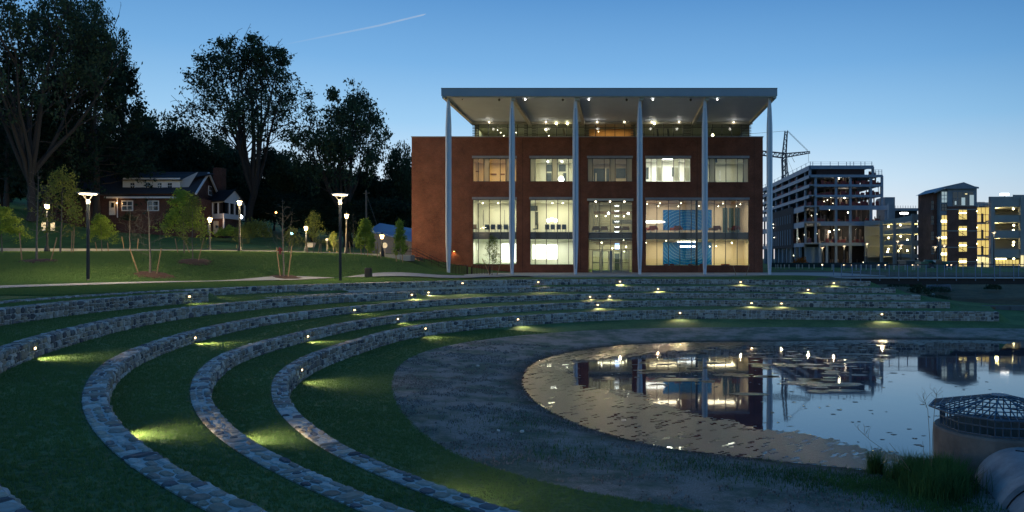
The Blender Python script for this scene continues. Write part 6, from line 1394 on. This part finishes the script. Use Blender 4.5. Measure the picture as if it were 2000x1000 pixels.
for px, py, base, Y, lb in ((1606, 482.5, 517, 150, 'lit lamp before the ground floor of the frame, left'), (1648.5, 479.5, 517, 150, 'narrow lit lamp before the frame, middle'), (1693, 475, 517, 150, 'lit lamp before the frame, right'), (1753, 470, 520, 140, 'left lamp of the close group before the left garage'), (1759.5, 477.5, 520, 135, 'lower lamp of the close group before the left garage'), (1826, 481, 522, 135, 'lit lamp at the foot of the tower, left one'), (1833, 462.5, 522, 130, 'taller lit lamp at the left edge of the tower'), (1844, 478.5, 522, 140, 'small lit lamp before the yellow bay'), (1941, 453, 525, 130, 'tall lit lamp at the left end of the right garage')): flat_lamp(px, py, base, Y, lb)
# ------------------------------------------------------------------ far boardwalk fence with bollards, bridge
M['greenrail'] = mat('green_screen_mesh', (.03, .07, .075), .7, (.02, .05, .055), scale=1); M['deck'] = mat('bridge_deck', (.45, .44, .42), .7); M['girder'] = mat('dark_girder', (.025, .022, .022), .6)
ff = thing('screen_fence', tuple(W(1620, 529, 108)), 'dark green screened fence along the far path below the frame', 'fence')
fp = [W(1500, 528, 112), W(1560, 528.5, 110), W(1640, 529, 107), W(1735, 528, 104)]
for a, b in zip(fp[:-1], fp[1:]):
    n_ = 8
    for k in range(n_):
        p, q = a.lerp(b, k/n_), a.lerp(b, (k+1)/n_); d = (q-p); MB().obox((p+q)/2+Vector((0, 0, .62)), d*.485, Vector((0, .015, 0)), Vector((0, 0, .5))).build('screen_panel', M['greenrail'], ff); MB().tube([p, p+Vector((0, 0, 1.2))], .035, 4).build('post', M['rail'], ff)
M['post_w'] = mat('pale_bollard', (.6, .58, .52), .7); M['bollardglow'] = emit('bollard_glow', (1, .7, .4), 6)
for i, px in enumerate((1515, 1519, 1525, 1532, 1541, 1556, 1560, 1567, 1580, 1590, 1606, 1625, 1648, 1664, 1672, 1682, 1691.5, 1701, 1713, 1716, 1729, 1746, 1768, 1782, 1786, 1793, 1850, 1858, 1990)):
    lit = px in (1606, 1648, 1664, 1716, 1729, 1782, 1793, 1850, 1858, 1990); Y = 100 if px > 1600 else 104; p = W(px, 526.5, Y); h = .62
    t = thing('bollard', (p.x, Y, p.z-.05), ('lit amber-topped' if lit else 'unlit pale')+f' bollard on the far path, {ORD[i]} from the hall', 'bollard', 'bollards along the far path')
    MB().lathe((p.x, Y, p.z-.05), [(.08, 0), (.08, h)], 8).build('post', M['post_w'], t); MB().lathe((p.x, Y, p.z-.05+h), [(.085, 0), (.085, .12)], 8).build('head', M['bollardglow'] if lit else M['post_w'], t)
BX('far_boardwalk', M['cslab'], None, W(1508, 0, 99).x, W(1672, 0, 99).x, 97, 101, W(0, 531, 98).z-.25, W(0, 529.5, 98).z, kind='structure')
YBR = 69.; br_ = thing('footbridge', tuple(W(1800, 545, YBR)), 'long dark steel footbridge with pale deck edge running out of the right side', 'bridge')
def bridgeline(px): return 541+ (px-1640)*.0085*1.0
x0, x1 = W(1600, 0, YBR).x, W(2140, 0, YBR).x; zd = W(0, 542, YBR).z
nseg = 15
for k in range(nseg):
    a, b = x0+(x1-x0)*k/nseg, x0+(x1-x0)*(k+1)/nseg; BX('deck_plank_bay', M['deck'], br_, a+.015, b-.015, YBR-.1, YBR+2.6, zd-.1, zd-.012*k*.3)
BX('girder', M['girder'], br_, W(1665, 0, YBR).x, x1, YBR+.15, YBR+.4, zd-.62, zd-.12); BX('girder', M['girder'], br_, W(1665, 0, YBR).x, x1, YBR+2.1, YBR+2.35, zd-.62, zd-.12)
for k in range(6): c = W(1735+66*k, 0, YBR).x; BX('cross_beam', M['girder'], br_, c, c+.25, YBR+.4, YBR+2.1, zd-.5, zd-.12)
MB().lathe((W(1803.5, 0, YBR).x, YBR+1.2, 0), [(.22, 1.2), (.22, zd-.6)], 12).build('pier', M['girder'], br_); BX('pier_cap', M['girder'], br_, W(1797, 0, YBR).x, W(1810, 0, YBR).x, YBR+.1, YBR+2.4, zd-.85, zd-.62)
for Y, nm in ((YBR, 'near'), (YBR+2.5, 'far')):
    zt_ = W(0, 516.5, YBR).z; MB().tube([(x0+2, Y, zt_), (x1, Y, zt_)], .028, 6).build('top_rail', M['rail'], br_); MB().tube([(x0+2, Y, zd+.1), (x1, Y, zd+.1)], .02, 5).build('bottom_rail', M['rail'], br_)
    nn = int((x1-x0-2)/1.72)
    for k in range(nn+1): x = x0+2+k*1.72; BX('rail_post', M['steel'], br_, x-.035, x+.035, Y-.03, Y+.03, zd-.3, zt_)
    if Y == YBR:
        nb_ = int((x1-x0-2)/.115); me = MB().box(-.007, .007, -.007, .007, 0, zt_-zd-.1)
        bal = me.build('baluster', M['steel'], br_, origin=None); bal.location = Vector((x0+2, Y, zd+.1))-ORG[br_.name]
        for v in bal.data.vertices: v.co = v.co+ORG[br_.name]
        cnt = 1; rest = MB()
        for k in range(1, nb_):
            x = x0+2+k*.115; u = px_of(x, Y, zd)[0]
            if 1650 < u < 2010 and cnt < 300: c = bal.copy(); COL.objects.link(c); c.location.x = x-ORG[br_.name].x; cnt += 1
            else: rest.box(x-.007, x+.007, Y-.007, Y+.007, zd+.1, zt_)
        rest.build('balusters', M['steel'], br_, kind='stuff')
# ------------------------------------------------------------------ things on the far field
M['green'] = mat('green_machine_paint', (.01, .14, .08), .4, spec=.7); M['tyre'] = mat('tyre_rubber', (.02, .02, .02), .9)
YM = 105.; g = lambda px: W(px, 0, YM).x; gz_ = lambda py: W(0, py, YM).z
mc = thing('telehandler', (g(1820), YM, gz_(529)), 'green construction telehandler with folded boom before the tower', 'construction vehicle')
MB().box(g(1808), g(1850), YM-1, YM+1, gz_(523), gz_(517)).build('chassis', M['green'], mc); MB().box(g(1793), g(1808), YM-1, YM+1, gz_(525), gz_(511)).build('engine_housing', M['green'], mc)
o = MB().add([(g(1820), YM-.95, gz_(517)), (g(1836), YM-.95, gz_(517)), (g(1834), YM-.95, gz_(508)), (g(1823), YM-.95, gz_(508)), (g(1820), YM+.1, gz_(517)), (g(1836), YM+.1, gz_(517)), (g(1834), YM+.1, gz_(508)), (g(1823), YM+.1, gz_(508))], [(0, 1, 2, 3), (7, 6, 5, 4), (0, 4, 5, 1), (1, 5, 6, 2), (2, 6, 7, 3), (3, 7, 4, 0)]).build('cab', M['dglass'], mc); BX('cab_roof', M['green'], o, g(1822), g(1835), YM-1, YM+.1, gz_(508), gz_(507))
MB().tube([(g(1808), YM+.6, gz_(510)), (g(1858), YM+.6, gz_(514))], .22, 6).build('boom', M['green'], mc); MB().tube([(g(1858), YM+.6, gz_(514)), (g(1863), YM+.6, gz_(524))], .12, 5).build('fork_carriage', M['tyre'], mc)
for px in (1813, 1846):
    for y in (-1.1, 1.0):
        c = (g(px), YM+y, gz_(524)); w = MB().tube([(c[0], c[1]-.2, c[2]), (c[0], c[1]+.2, c[2])], .52, 14).build('wheel', M['tyre'], mc); MB().tube([(c[0], c[1]-.22, c[2]), (c[0], c[1]-.205, c[2])], .24, 10).build('hub', M['lintel'], w)
for i, (x0_, x1_, y0_, m_, lb) in enumerate(((1770, 1792, 506, 'dark', 'long dark site hut left of the telehandler'), (1822, 1836, 520, 'green', 'green site container under the telehandler cab'))):
    t = thing('site_hut', (W(x0_, 0, 112).x, 112, gz_(528)), lb, 'site hut'); a, b = W(x0_, 0, 112).x, W(x1_, 0, 112).x; BX('body', M[m_], t, a, b, 112, 115, W(0, 529, 112).z, W(0, y0_+4, 112).z); BX('roof', M['lintel'], t, a-.2, b+.2, 111.8, 115.2, W(0, y0_+4, 112).z, W(0, y0_+2.5, 112).z)
shrub(1563, 521, 118, 1.3, 1.5, leaf_mat('orange_foliage', (.5, .16, .03), (.3, .1, .03)), 'small orange-leaved tree behind the green fence', seed=11, n=900)
for i, (px, py, Y, w, h, lb) in enumerate(((1795, 572, 68, 1.0, .9, 'green shrub at the foot of the bridge pier'), (1826, 583, 66, 1.3, .4, 'low green tuft right of the bridge pier'), (1940, 563, 80, .9, .55, 'dark bush on the dry bank under the bridge, right'), (1830, 568, 76, 1.6, .5, 'dark low bush on the dry bank behind the pier'), (1760, 558, 76, 1.4, .7, 'dark bush beyond the end of the upper seat walls'))): shrub(px, py, Y, w, h, M['leaf_dark'], lb, leaf=.07, n=900, seed=20+i)
c = W(1823, 584, 66.5); MB().lathe(tuple(c), [(.14, -.1), (.14, .42), (.1, .46)], 10).build('white_pipe', M['whitep'], None, label='short white vent pipe right of the bridge pier', cat='pipe')
M['lowc'] = mat('weathered_concrete', (.16, .17, .17), .9, scale=1.5)
t = thing('weir_wall', tuple(W(1950, 612, 62)), 'low concrete weir wall beyond the right end of the seat walls', 'wall'); BX('wall', M['lowc'], t, W(1905, 0, 62).x, W(2120, 0, 62).x, 62, 62.5, .2, W(0, 597, 62).z); BX('sluice_gate', M['brown'], t, W(1924, 0, 62).x, W(1943, 0, 62).x, 61.9, 61.99, .4, W(0, 600, 62).z); BX('slot', M['frame'], t, W(1971, 0, 62).x, W(1974, 0, 62).x, 61.93, 61.99, .5, W(0, 599, 62).z)
# rocks on the far bank
r = np.random.default_rng(4); M['rock'] = mat('grey_rock', (.2, .21, .22), .9, scale=2, bump=.4)
for i in range(9):
    px, py, Y = 1815+4.2*i, r.uniform(556, 563), 78; p = W(px, py, Y); s_ = r.uniform(.2, .5); o = link('rock', SM[i % 10].copy(), None, tuple(p), label=f'grey boulder in the heap behind the bridge pier, {ORD[i]} from the left', cat='rock', group='boulders behind the bridge pier'); o.data.materials[0] = M['rock']; o.scale = (s_*2, s_*1.6, s_*.6)
# ------------------------------------------------------------------ outlet riser with its cage, and the pipe
M['oconc'] = mat('outlet_concrete', (.27, .23, .19), .95, (.12, .10, .085), scale=1.3, detail=10, bump=.4, bscale=20); M['galv'] = mat('galvanised_bars', (.10, .15, .20), .5, (.06, .10, .14), scale=3, metal=.3); M['pconc'] = mat('pipe_concrete', (.42, .43, .43), .9, (.17, .175, .18), scale=1.1, detail=10, bump=.3, bscale=25)
OX, OY = 9.75, 19.7; orr = 1.58
ot = thing('outlet_riser', (OX, OY, 0), 'round concrete pond outlet with a faceted metal trash cage on top', 'pond outlet')
MB().lathe((OX, OY, 0), [(orr, -.6), (orr, .93), (orr-.03, .98), (orr-.3, .98), (orr-.3, -.5)], 48).build('concrete_ring', M['oconc'], ot, smooth=False)
NS = 10; ph = math.pi/NS+.1; rc_ = 1.43; z0, z1 = .98, 1.47
def oc(r_, k, f=0.): a = 2*math.pi*(k+f)/NS+ph; b = 2*math.pi*(k+1+0*f)/NS+ph; p = Vector((OX+r_*math.cos(2*math.pi*k/NS+ph), OY+r_*math.sin(2*math.pi*k/NS+ph), 0)); q = Vector((OX+r_*math.cos(2*math.pi*(k+1)/NS+ph), OY+r_*math.sin(2*math.pi*(k+1)/NS+ph), 0)); return p.lerp(q, f)
up = Vector((0, 0, 1))
for k in range(NS):
    side = MB()
    for z in (z0+.03, (z0+z1)/2, z1-.02): side.tube([oc(rc_, k)+up*z, oc(rc_, k, 1)+up*z], .02, 4)
    for j in range(5): side.tube([oc(rc_, k, j/5)+up*z0, oc(rc_, k, j/5)+up*z1], .017, 4)
    side.build('cage_side', M['galv'], ot)
    rf_ = MB(); re, rt = 1.70, .2; ze_, zt2 = 1.46, 1.80
    def rp(r_, f): q = oc(r_, k, f); return q+up*(ze_+(zt2-ze_)*(re-r_)/(re-rt))
    for j in range(7): rr_ = re-(re-rt)*j/6; rf_.tube([rp(rr_, 0), rp(rr_, 1)], .026 if j == 0 else .018, 4)
    rf_.tube([rp(re, 0), rp(rt, 0)], .022, 4)
    for j in range(1, 6):                                  # bars parallel to the facet's middle, stopping at its hips
        f = j/6; cut = abs(f-.5)*2; rr_ = re*max(.2, cut) if cut > .01 else rt; rr_ = max(rt, re*cut)
        q = rp(re, f); mdl = .5+(f-.5)*re/rr_; mdl = min(1, max(0, mdl)); rf_.tube([q, rp(rr_, mdl)], .018, 4)
    rf_.build('cage_roof_facet', M['galv'], ot)
MB().lathe((OX, OY, 1.79), [(.24, 0), (.24, .025)], 10).build('top_ring', M['galv'], ot)
pp = thing('outlet_pipe', (8.9, 17.2, 0), 'big pale concrete pipe running from the outlet towards the viewer', 'pipe')
ax0, ax1 = Vector((9.55, 18.4, -.12)), Vector((7.9, 12.6, -.2)); d = (ax1-ax0); rad = .97
MB().tube([ax0+d*t_ for t_ in (0, .2, .4, .455)], rad, 44, caps=False).build('pipe_length', M['pconc'], pp, smooth=True)
MB().tube([ax0+d*t_ for t_ in (.445, .447, .53, .532)], [rad, rad+.1, rad+.1, rad], 44, caps=False).build('pipe_collar', M['pconc'], pp)
MB().tube([ax0+d*t_ for t_ in (.53, .8, 1.1)], rad-.03, 44, caps=False).build('pipe_length', M['pconc'], pp, smooth=True)
# tar-dark crack line over the pipe crown
mb = MB(); pts = []
for t_, a in ((.10, 1.75), (.12, 1.6), (.11, 1.45), (.15, 1.35), (.13, 1.22), (.18, 1.15), (.2, 1.0), (.25, .85), (.27, .7), (.32, .55), (.36, .4)):
    c = ax0+d*t_; s_ = d.normalized().cross(up).normalized()*-1; pts.append(c+(s_*math.cos(a)+up*math.sin(a))*(rad+.004))
mb.tube(pts, .022, 4); mb.build('crack_sealant', mat('dark_sealant', (.02, .025, .03), .7), pp)
# ------------------------------------------------------------------ grasses
def blades(name, n, pts_fn, hgt, wid, m, label, cat, lean=.35, seed=1):
    r = np.random.default_rng(seed); P_ = pts_fn(r, n); n = len(P_); a = r.uniform(0, 2*math.pi, n); d = np.stack([np.cos(a), np.sin(a)], 1); h = hgt*r.uniform(.4, 1.15, n); w = wid*r.uniform(.7, 1.3, n); l = lean*h*r.uniform(.2, 1.4, n)
    s = np.stack([-d[:, 1], d[:, 0]], 1); V = np.zeros((n, 5, 3)); 
    V[:, 0, :2] = P_[:, :2]-s*w[:, None]; V[:, 1, :2] = P_[:, :2]+s*w[:, None]; V[:, 0, 2] = V[:, 1, 2] = P_[:, 2]
    V[:, 2, :2] = P_[:, :2]+s*w[:, None]*.7+d*l[:, None]*.35; V[:, 3, :2] = P_[:, :2]-s*w[:, None]*.7+d*l[:, None]*.35; V[:, 2, 2] = V[:, 3, 2] = P_[:, 2]+h*.6
    V[:, 4, :2] = P_[:, :2]+d*l[:, None]; V[:, 4, 2] = P_[:, 2]+h
    i = np.arange(n)[:, None]*5; F = np.concatenate([i+[0, 1, 2], i+[0, 2, 3], i+[3, 2, 4]]); return link(name, np_mesh(name, V.reshape(-1, 3), F, m), label=label, cat=cat, kind='stuff')
M['tallgrass'] = leaf_mat('tall_grass', (.10, .20, .06), (.06, .12, .04))
def clump(cs_):
    def f(r, n):
        out = []
        for px, py, s_, k in cs_:
            m_ = int(n*k); x0 = (px-CPX)/(py-CPY); Y = FPX*(CAMZ-.12)/(py-CPY); c = np.stack([x0*(CAMZ-.12)+r.normal(0, s_, m_), Y+r.normal(0, s_, m_)], 1); out.append(c)
        c = np.concatenate(out); return np.column_stack([c, [ground_z(a, b)-.02 for a, b in c]])
    return f
blades('tall_grass', 5200, clump([(1850,940,.18,.2),(1835,930,.2,.2),(1800,945,.25,.15),(1790,925,.15,.08),(1710,918,.1,.06),(1860,960,.25,.14),(1830,975,.3,.12),(1760,935,.2,.05)]), .62, .009, M['tallgrass'], 'dense tall green grass clump at the left foot of the outlet', 'grass', .6, 3)
blades('bank_weeds', 11000, clump([(1780,960,.5,.2),(1700,955,.6,.15),(1620,945,.7,.12),(1500,935,.8,.1),(1820,1000,.6,.2),(1330,915,.7,.06),(1100,900,1.0,.07),(1000,830,1.2,.05),(1850,990,.4,.05)]), .13, .009, M['tallgrass'], 'sparse low weeds growing in the gravel bank', 'weeds', .7, 4)
def weed(pts_list, label, seed, twig=True):
    r = np.random.default_rng(seed); t = MB(); 
    for pts in pts_list:
        t.tube([W(a, b, Y) for a, b, Y in pts], [.008, .006, .004][:len(pts)] if len(pts) == 3 else .006, 4)
        if twig:
            a, b = W(*pts[-2]), W(*pts[-1])
            for k in range(9): f = r.uniform(.0, 1); p = a.lerp(b, f); q = p+Vector((r.uniform(-.18, .18), r.uniform(-.1, .1), r.uniform(.06, .2))); t.tube([p, q], .003, 3); t.tube([q, q+Vector((r.uniform(-.08, .08), 0, r.uniform(.02, .09)))], .0022, 3)
    t.build('dry_weed', M['stake'], None, label=label, cat='weed')
weed([[(1817,925,17.5),(1816,860,17.5),(1812,800,17.5),(1803,775,17.5)],[(1819,925,17.4),(1822,840,17.4),(1826,790,17.4),(1830,768,17.4)]], 'tall thin dry weed stems standing left of the outlet cage', 3)
weed([[(1776,920,17.6),(1725,878,17.6),(1700,860,17.6),(1676,838,17.6)]], 'long dry weed stem leaning far left over the pond', 4)
weed([[(1778,920,17.4),(1757,890,17.4),(1737,865,17.4)]], 'short dark weed stem leaning left over the pond', 5, False)
weed([[(1803,925,17.8),(1805,890,17.8),(1802,862,17.8)]], 'faint short dry stem left of the tall pair', 6, False)
# mown turf: small tufts over the near terraces
def tuft_mesh(seed, h):
    r = np.random.default_rng(seed); v, f = [], []
    for k in range(9):
        a = r.uniform(0, 6.28); d = Vector((math.cos(a), math.sin(a), 0)); s = Vector((-d.y, d.x, 0))*.0055; p = Vector((r.normal(0, .022), r.normal(0, .022), -.01)); hh = h*r.uniform(.6, 1.2); n0 = len(v); v += [tuple(p-s), tuple(p+s), tuple(p+d*hh*.45+Vector((0, 0, hh)))]; f.append((n0, n0+1, n0+2))
    me = bpy.data.meshes.new('grass_tuft'); me.from_pydata(v, [], f); me.materials.append(M['turf']); return me
M['turf'] = leaf_mat('turf_blades', (.20, .32, .11), (.11, .19, .07))
pts = []; r = np.random.default_rng(77); N_ = 330000
th_r = np.radians(r.uniform(-62, 60, N_)); ia = np.clip(np.searchsorted(TH, th_r), 1, len(TH)-1); ring_lo = ringr('X', th_r)-.05; ring_hi = ringr('A', th_r)+3.2
rr_ = ring_lo+(ring_hi-ring_lo)*r.random(N_); x = CX-rr_*np.cos(th_r); y = CY+rr_*np.sin(th_r)
z = np.empty(N_)
order = np.argsort(ia)
for j in np.unique(ia):
    m_ = np.nonzero(ia == j)[0]; z[m_] = np.interp(rr_[m_], RS[:, j], ZS[:, j])
onwall = np.zeros(N_, bool)
dg = np.degrees(th_r)
for w, (ring, a, b, fh) in WALLS.items():
    q = rr_-ringr(ring, th_r); onwall |= (q > -.04) & (q < THICK+.04) & (dg > a) & (dg < b)
u = CPX+FPX*x/np.maximum(y, .1); v = CPY-FPX*(z-CAMZ)/np.maximum(y, .1)
keepm = (~onwall) & (y > 3) & (u > -30) & (u < 2030) & (v < 1030) & (y < 50)
pr_ = np.where(y < 24, 1.0, .7); keepm &= r.random(N_) < pr_
P3 = np.stack([x, y, z], 1)[keepm]
me = bpy.data.meshes.new('turf_points'); me.vertices.add(len(P3)); me.vertices.foreach_set('co', P3.astype(np.float32).ravel()); me.update()
tf = link('mown_turf', me, label='short mown grass covering the terraces between the stone walls', cat='grass', kind='stuff')
src = bpy.data.objects.new('grass_tuft', tuft_mesh(1, .05)); src['kind'] = 'stuff'
gn = bpy.data.node_groups.new('scatter_turf', 'GeometryNodeTree'); gn.interface.new_socket('Geometry', in_out='INPUT', socket_type='NodeSocketGeometry'); gn.interface.new_socket('Geometry', in_out='OUTPUT', socket_type='NodeSocketGeometry')
gi, go = gn.nodes.new('NodeGroupInput'), gn.nodes.new('NodeGroupOutput'); ip = gn.nodes.new('GeometryNodeInstanceOnPoints'); oi = gn.nodes.new('GeometryNodeObjectInfo'); oi.inputs['Object'].default_value = src; oi.inputs['As Instance'].default_value = True
rv = gn.nodes.new('FunctionNodeRandomValue'); rv.data_type = 'FLOAT_VECTOR'; rv.inputs['Min'].default_value = (-.12, -.12, 0); rv.inputs['Max'].default_value = (.12, .12, 6.28)
rs = gn.nodes.new('FunctionNodeRandomValue'); rs.data_type = 'FLOAT'; rs.inputs[2].default_value = .7; rs.inputs[3].default_value = 1.35
gn.links.new(gi.outputs[0], ip.inputs['Points']); gn.links.new(oi.outputs['Geometry'], ip.inputs['Instance']); gn.links.new(rv.outputs['Value'], ip.inputs['Rotation']); gn.links.new(rs.outputs[1], ip.inputs['Scale']); gn.links.new(ip.outputs[0], go.inputs[0])
md = tf.modifiers.new('turf', 'NODES'); md.node_group = gn
def lawn_points(seed, n, x0, x1, y0, y1):
    r = np.random.default_rng(seed); u = r.uniform(x0, x1, n); Y = y0+(y1-y0)*r.random(n)**1.3; x = (u-CPX)/FPX*Y; th = np.arctan2(Y-CY, -(x-CX)); rr = np.hypot(x-CX, Y-CY)
    ok = rr > ringr('A', th)+THICK+.05; x, Y, th, rr = x[ok], Y[ok], th[ok], rr[ok]; i = np.clip(np.searchsorted(TH, th), 1, len(TH)-1); z = np.empty(len(x))
    for j in np.unique(i): m_ = np.nonzero(i == j)[0]; z[m_] = np.interp(rr[m_], RS[:, j], ZS[:, j])
    pc = np.array([(a, b) for a, b, _ in path]); ii = np.argsort(pc[:, 0]); d = np.abs(Y-np.interp(x, pc[ii, 0], pc[ii, 1])); return np.stack([x, Y, z], 1)[d > 1.9]
me2 = bpy.data.meshes.new('lawn_points'); Q = lawn_points(9, 90000, -20, 905, 38, 79); me2.vertices.add(len(Q)); me2.vertices.foreach_set('co', Q.astype(np.float32).ravel()); me2.update()
tf2 = link('lawn_grass', me2, label='rougher mown grass covering the left lawn beyond the footpath', cat='grass', kind='stuff')
gn2 = gn.copy(); md2 = tf2.modifiers.new('turf', 'NODES'); md2.node_group = gn2
for n_ in gn2.nodes:
    if n_.bl_idname == 'FunctionNodeRandomValue' and n_.data_type == 'FLOAT': n_.inputs[2].default_value = 1.6; n_.inputs[3].default_value = 3.2
# pebbles and clods lying on the gravel bank
M['pebble'] = mat('bank_pebble', (.34, .30, .26), .9, (.12, .11, .10), scale=30, rand=.5)
pb = bpy.data.objects.new('pebble', SM[2].copy()); pb.data.materials[0] = M['pebble']; pb['kind'] = 'stuff'; r = np.random.default_rng(15); n_ = 60000
th_ = np.radians(r.uniform(-80, 70, n_)); lo_, hi_ = ringr('W', th_)+.05, ringr('X', th_); rr3 = lo_+(hi_-lo_)*r.random(n_); x = CX-rr3*np.cos(th_); y = CY+rr3*np.sin(th_); ii = np.clip(np.searchsorted(TH, th_), 1, len(TH)-1); z = np.empty(n_)
for j in np.unique(ii): m_ = np.nonzero(ii == j)[0]; z[m_] = np.interp(rr3[m_], RS[:, j], ZS[:, j])
k_ = (y > 8) & (y < 45) & (np.abs(fbm(x, y, 1.1, 44)) > .25); Q = np.stack([x, y, z], 1)[k_]
me3 = bpy.data.meshes.new('pebble_points'); me3.vertices.add(len(Q)); me3.vertices.foreach_set('co', Q.astype(np.float32).ravel()); me3.update()
tf3 = link('bank_pebbles', me3, label='loose pebbles and clods scattered over the bare pond bank', cat='pebbles', kind='stuff'); gn3 = gn.copy(); tf3.modifiers.new('pebbles', 'NODES').node_group = gn3
for n_ in gn3.nodes:
    if n_.bl_idname == 'FunctionNodeRandomValue' and n_.data_type == 'FLOAT': n_.inputs[2].default_value = .008; n_.inputs[3].default_value = .038
    if n_.bl_idname == 'GeometryNodeObjectInfo': n_.inputs['Object'].default_value = pb
# ------------------------------------------------------------------ litter on the gravel, contrail in the sky
for i, (px, py, lb) in enumerate(((933, 712, 'upper left'), (1020, 841, 'at the bottom, right one'), (973, 843, 'at the bottom, left one'), (1218, 804, 'on the algae'))):
    h = CAMZ-.3; Y = FPX*h/(py-CPY); x_ = (px-CPX)/FPX*Y; o = link('paper_scrap', SM[i].copy(), None, (x_, Y, ground_z(x_, Y)+.03 if i < 3 else .02), label=f'small white scrap of litter on the pond gravel, {lb}', cat='litter'); o.data.materials[0] = M['whitep']; o.scale = (.16, .09, .03); o.rotation_euler = (.3, .2, i)
def contrail():
    m, t, b = node_mat('contrail_vapour'); t.nodes.remove(b); o = t.nodes['Material Output']; e = t.nodes.new('ShaderNodeEmission'); e.inputs[0].default_value = (.75, .86, 1, 1); e.inputs[1].default_value = .7
    tr = t.nodes.new('ShaderNodeBsdfTransparent'); mi = t.nodes.new('ShaderNodeMixShader'); co = t.nodes.new('ShaderNodeTexCoord'); sp = t.nodes.new('ShaderNodeSeparateXYZ'); t.links.new(co.outputs['Generated'], sp.inputs[0])
    mr_ = t.nodes.new('ShaderNodeMapRange'); mr_.inputs[3].default_value = .06; mr_.inputs[4].default_value = .5; t.links.new(sp.outputs['X'], mr_.inputs[0])
    n = t.nodes.new('ShaderNodeTexNoise'); n.inputs['Scale'].default_value = 9; t.links.new(co.outputs['Generated'], n.inputs['Vector']); mu = t.nodes.new('ShaderNodeMath'); mu.operation = 'MULTIPLY'; t.links.new(mr_.outputs[0], mu.inputs[0]); t.links.new(n.outputs['Fac'], mu.inputs[1])
    t.links.new(mu.outputs[0], mi.inputs[0]); t.links.new(tr.outputs[0], mi.inputs[1]); t.links.new(e.outputs[0], mi.inputs[2]); t.links.new(mi.outputs[0], o.inputs[0]); return m
MB().tube([W(560, 86, 3000), W(640, 70, 3000), W(740, 50, 3000), W(826, 29, 3000), W(832, 27, 3000)], [2, 3.2, 3.5, 3, .6], 8).build('contrail', contrail(), None, kind='structure')
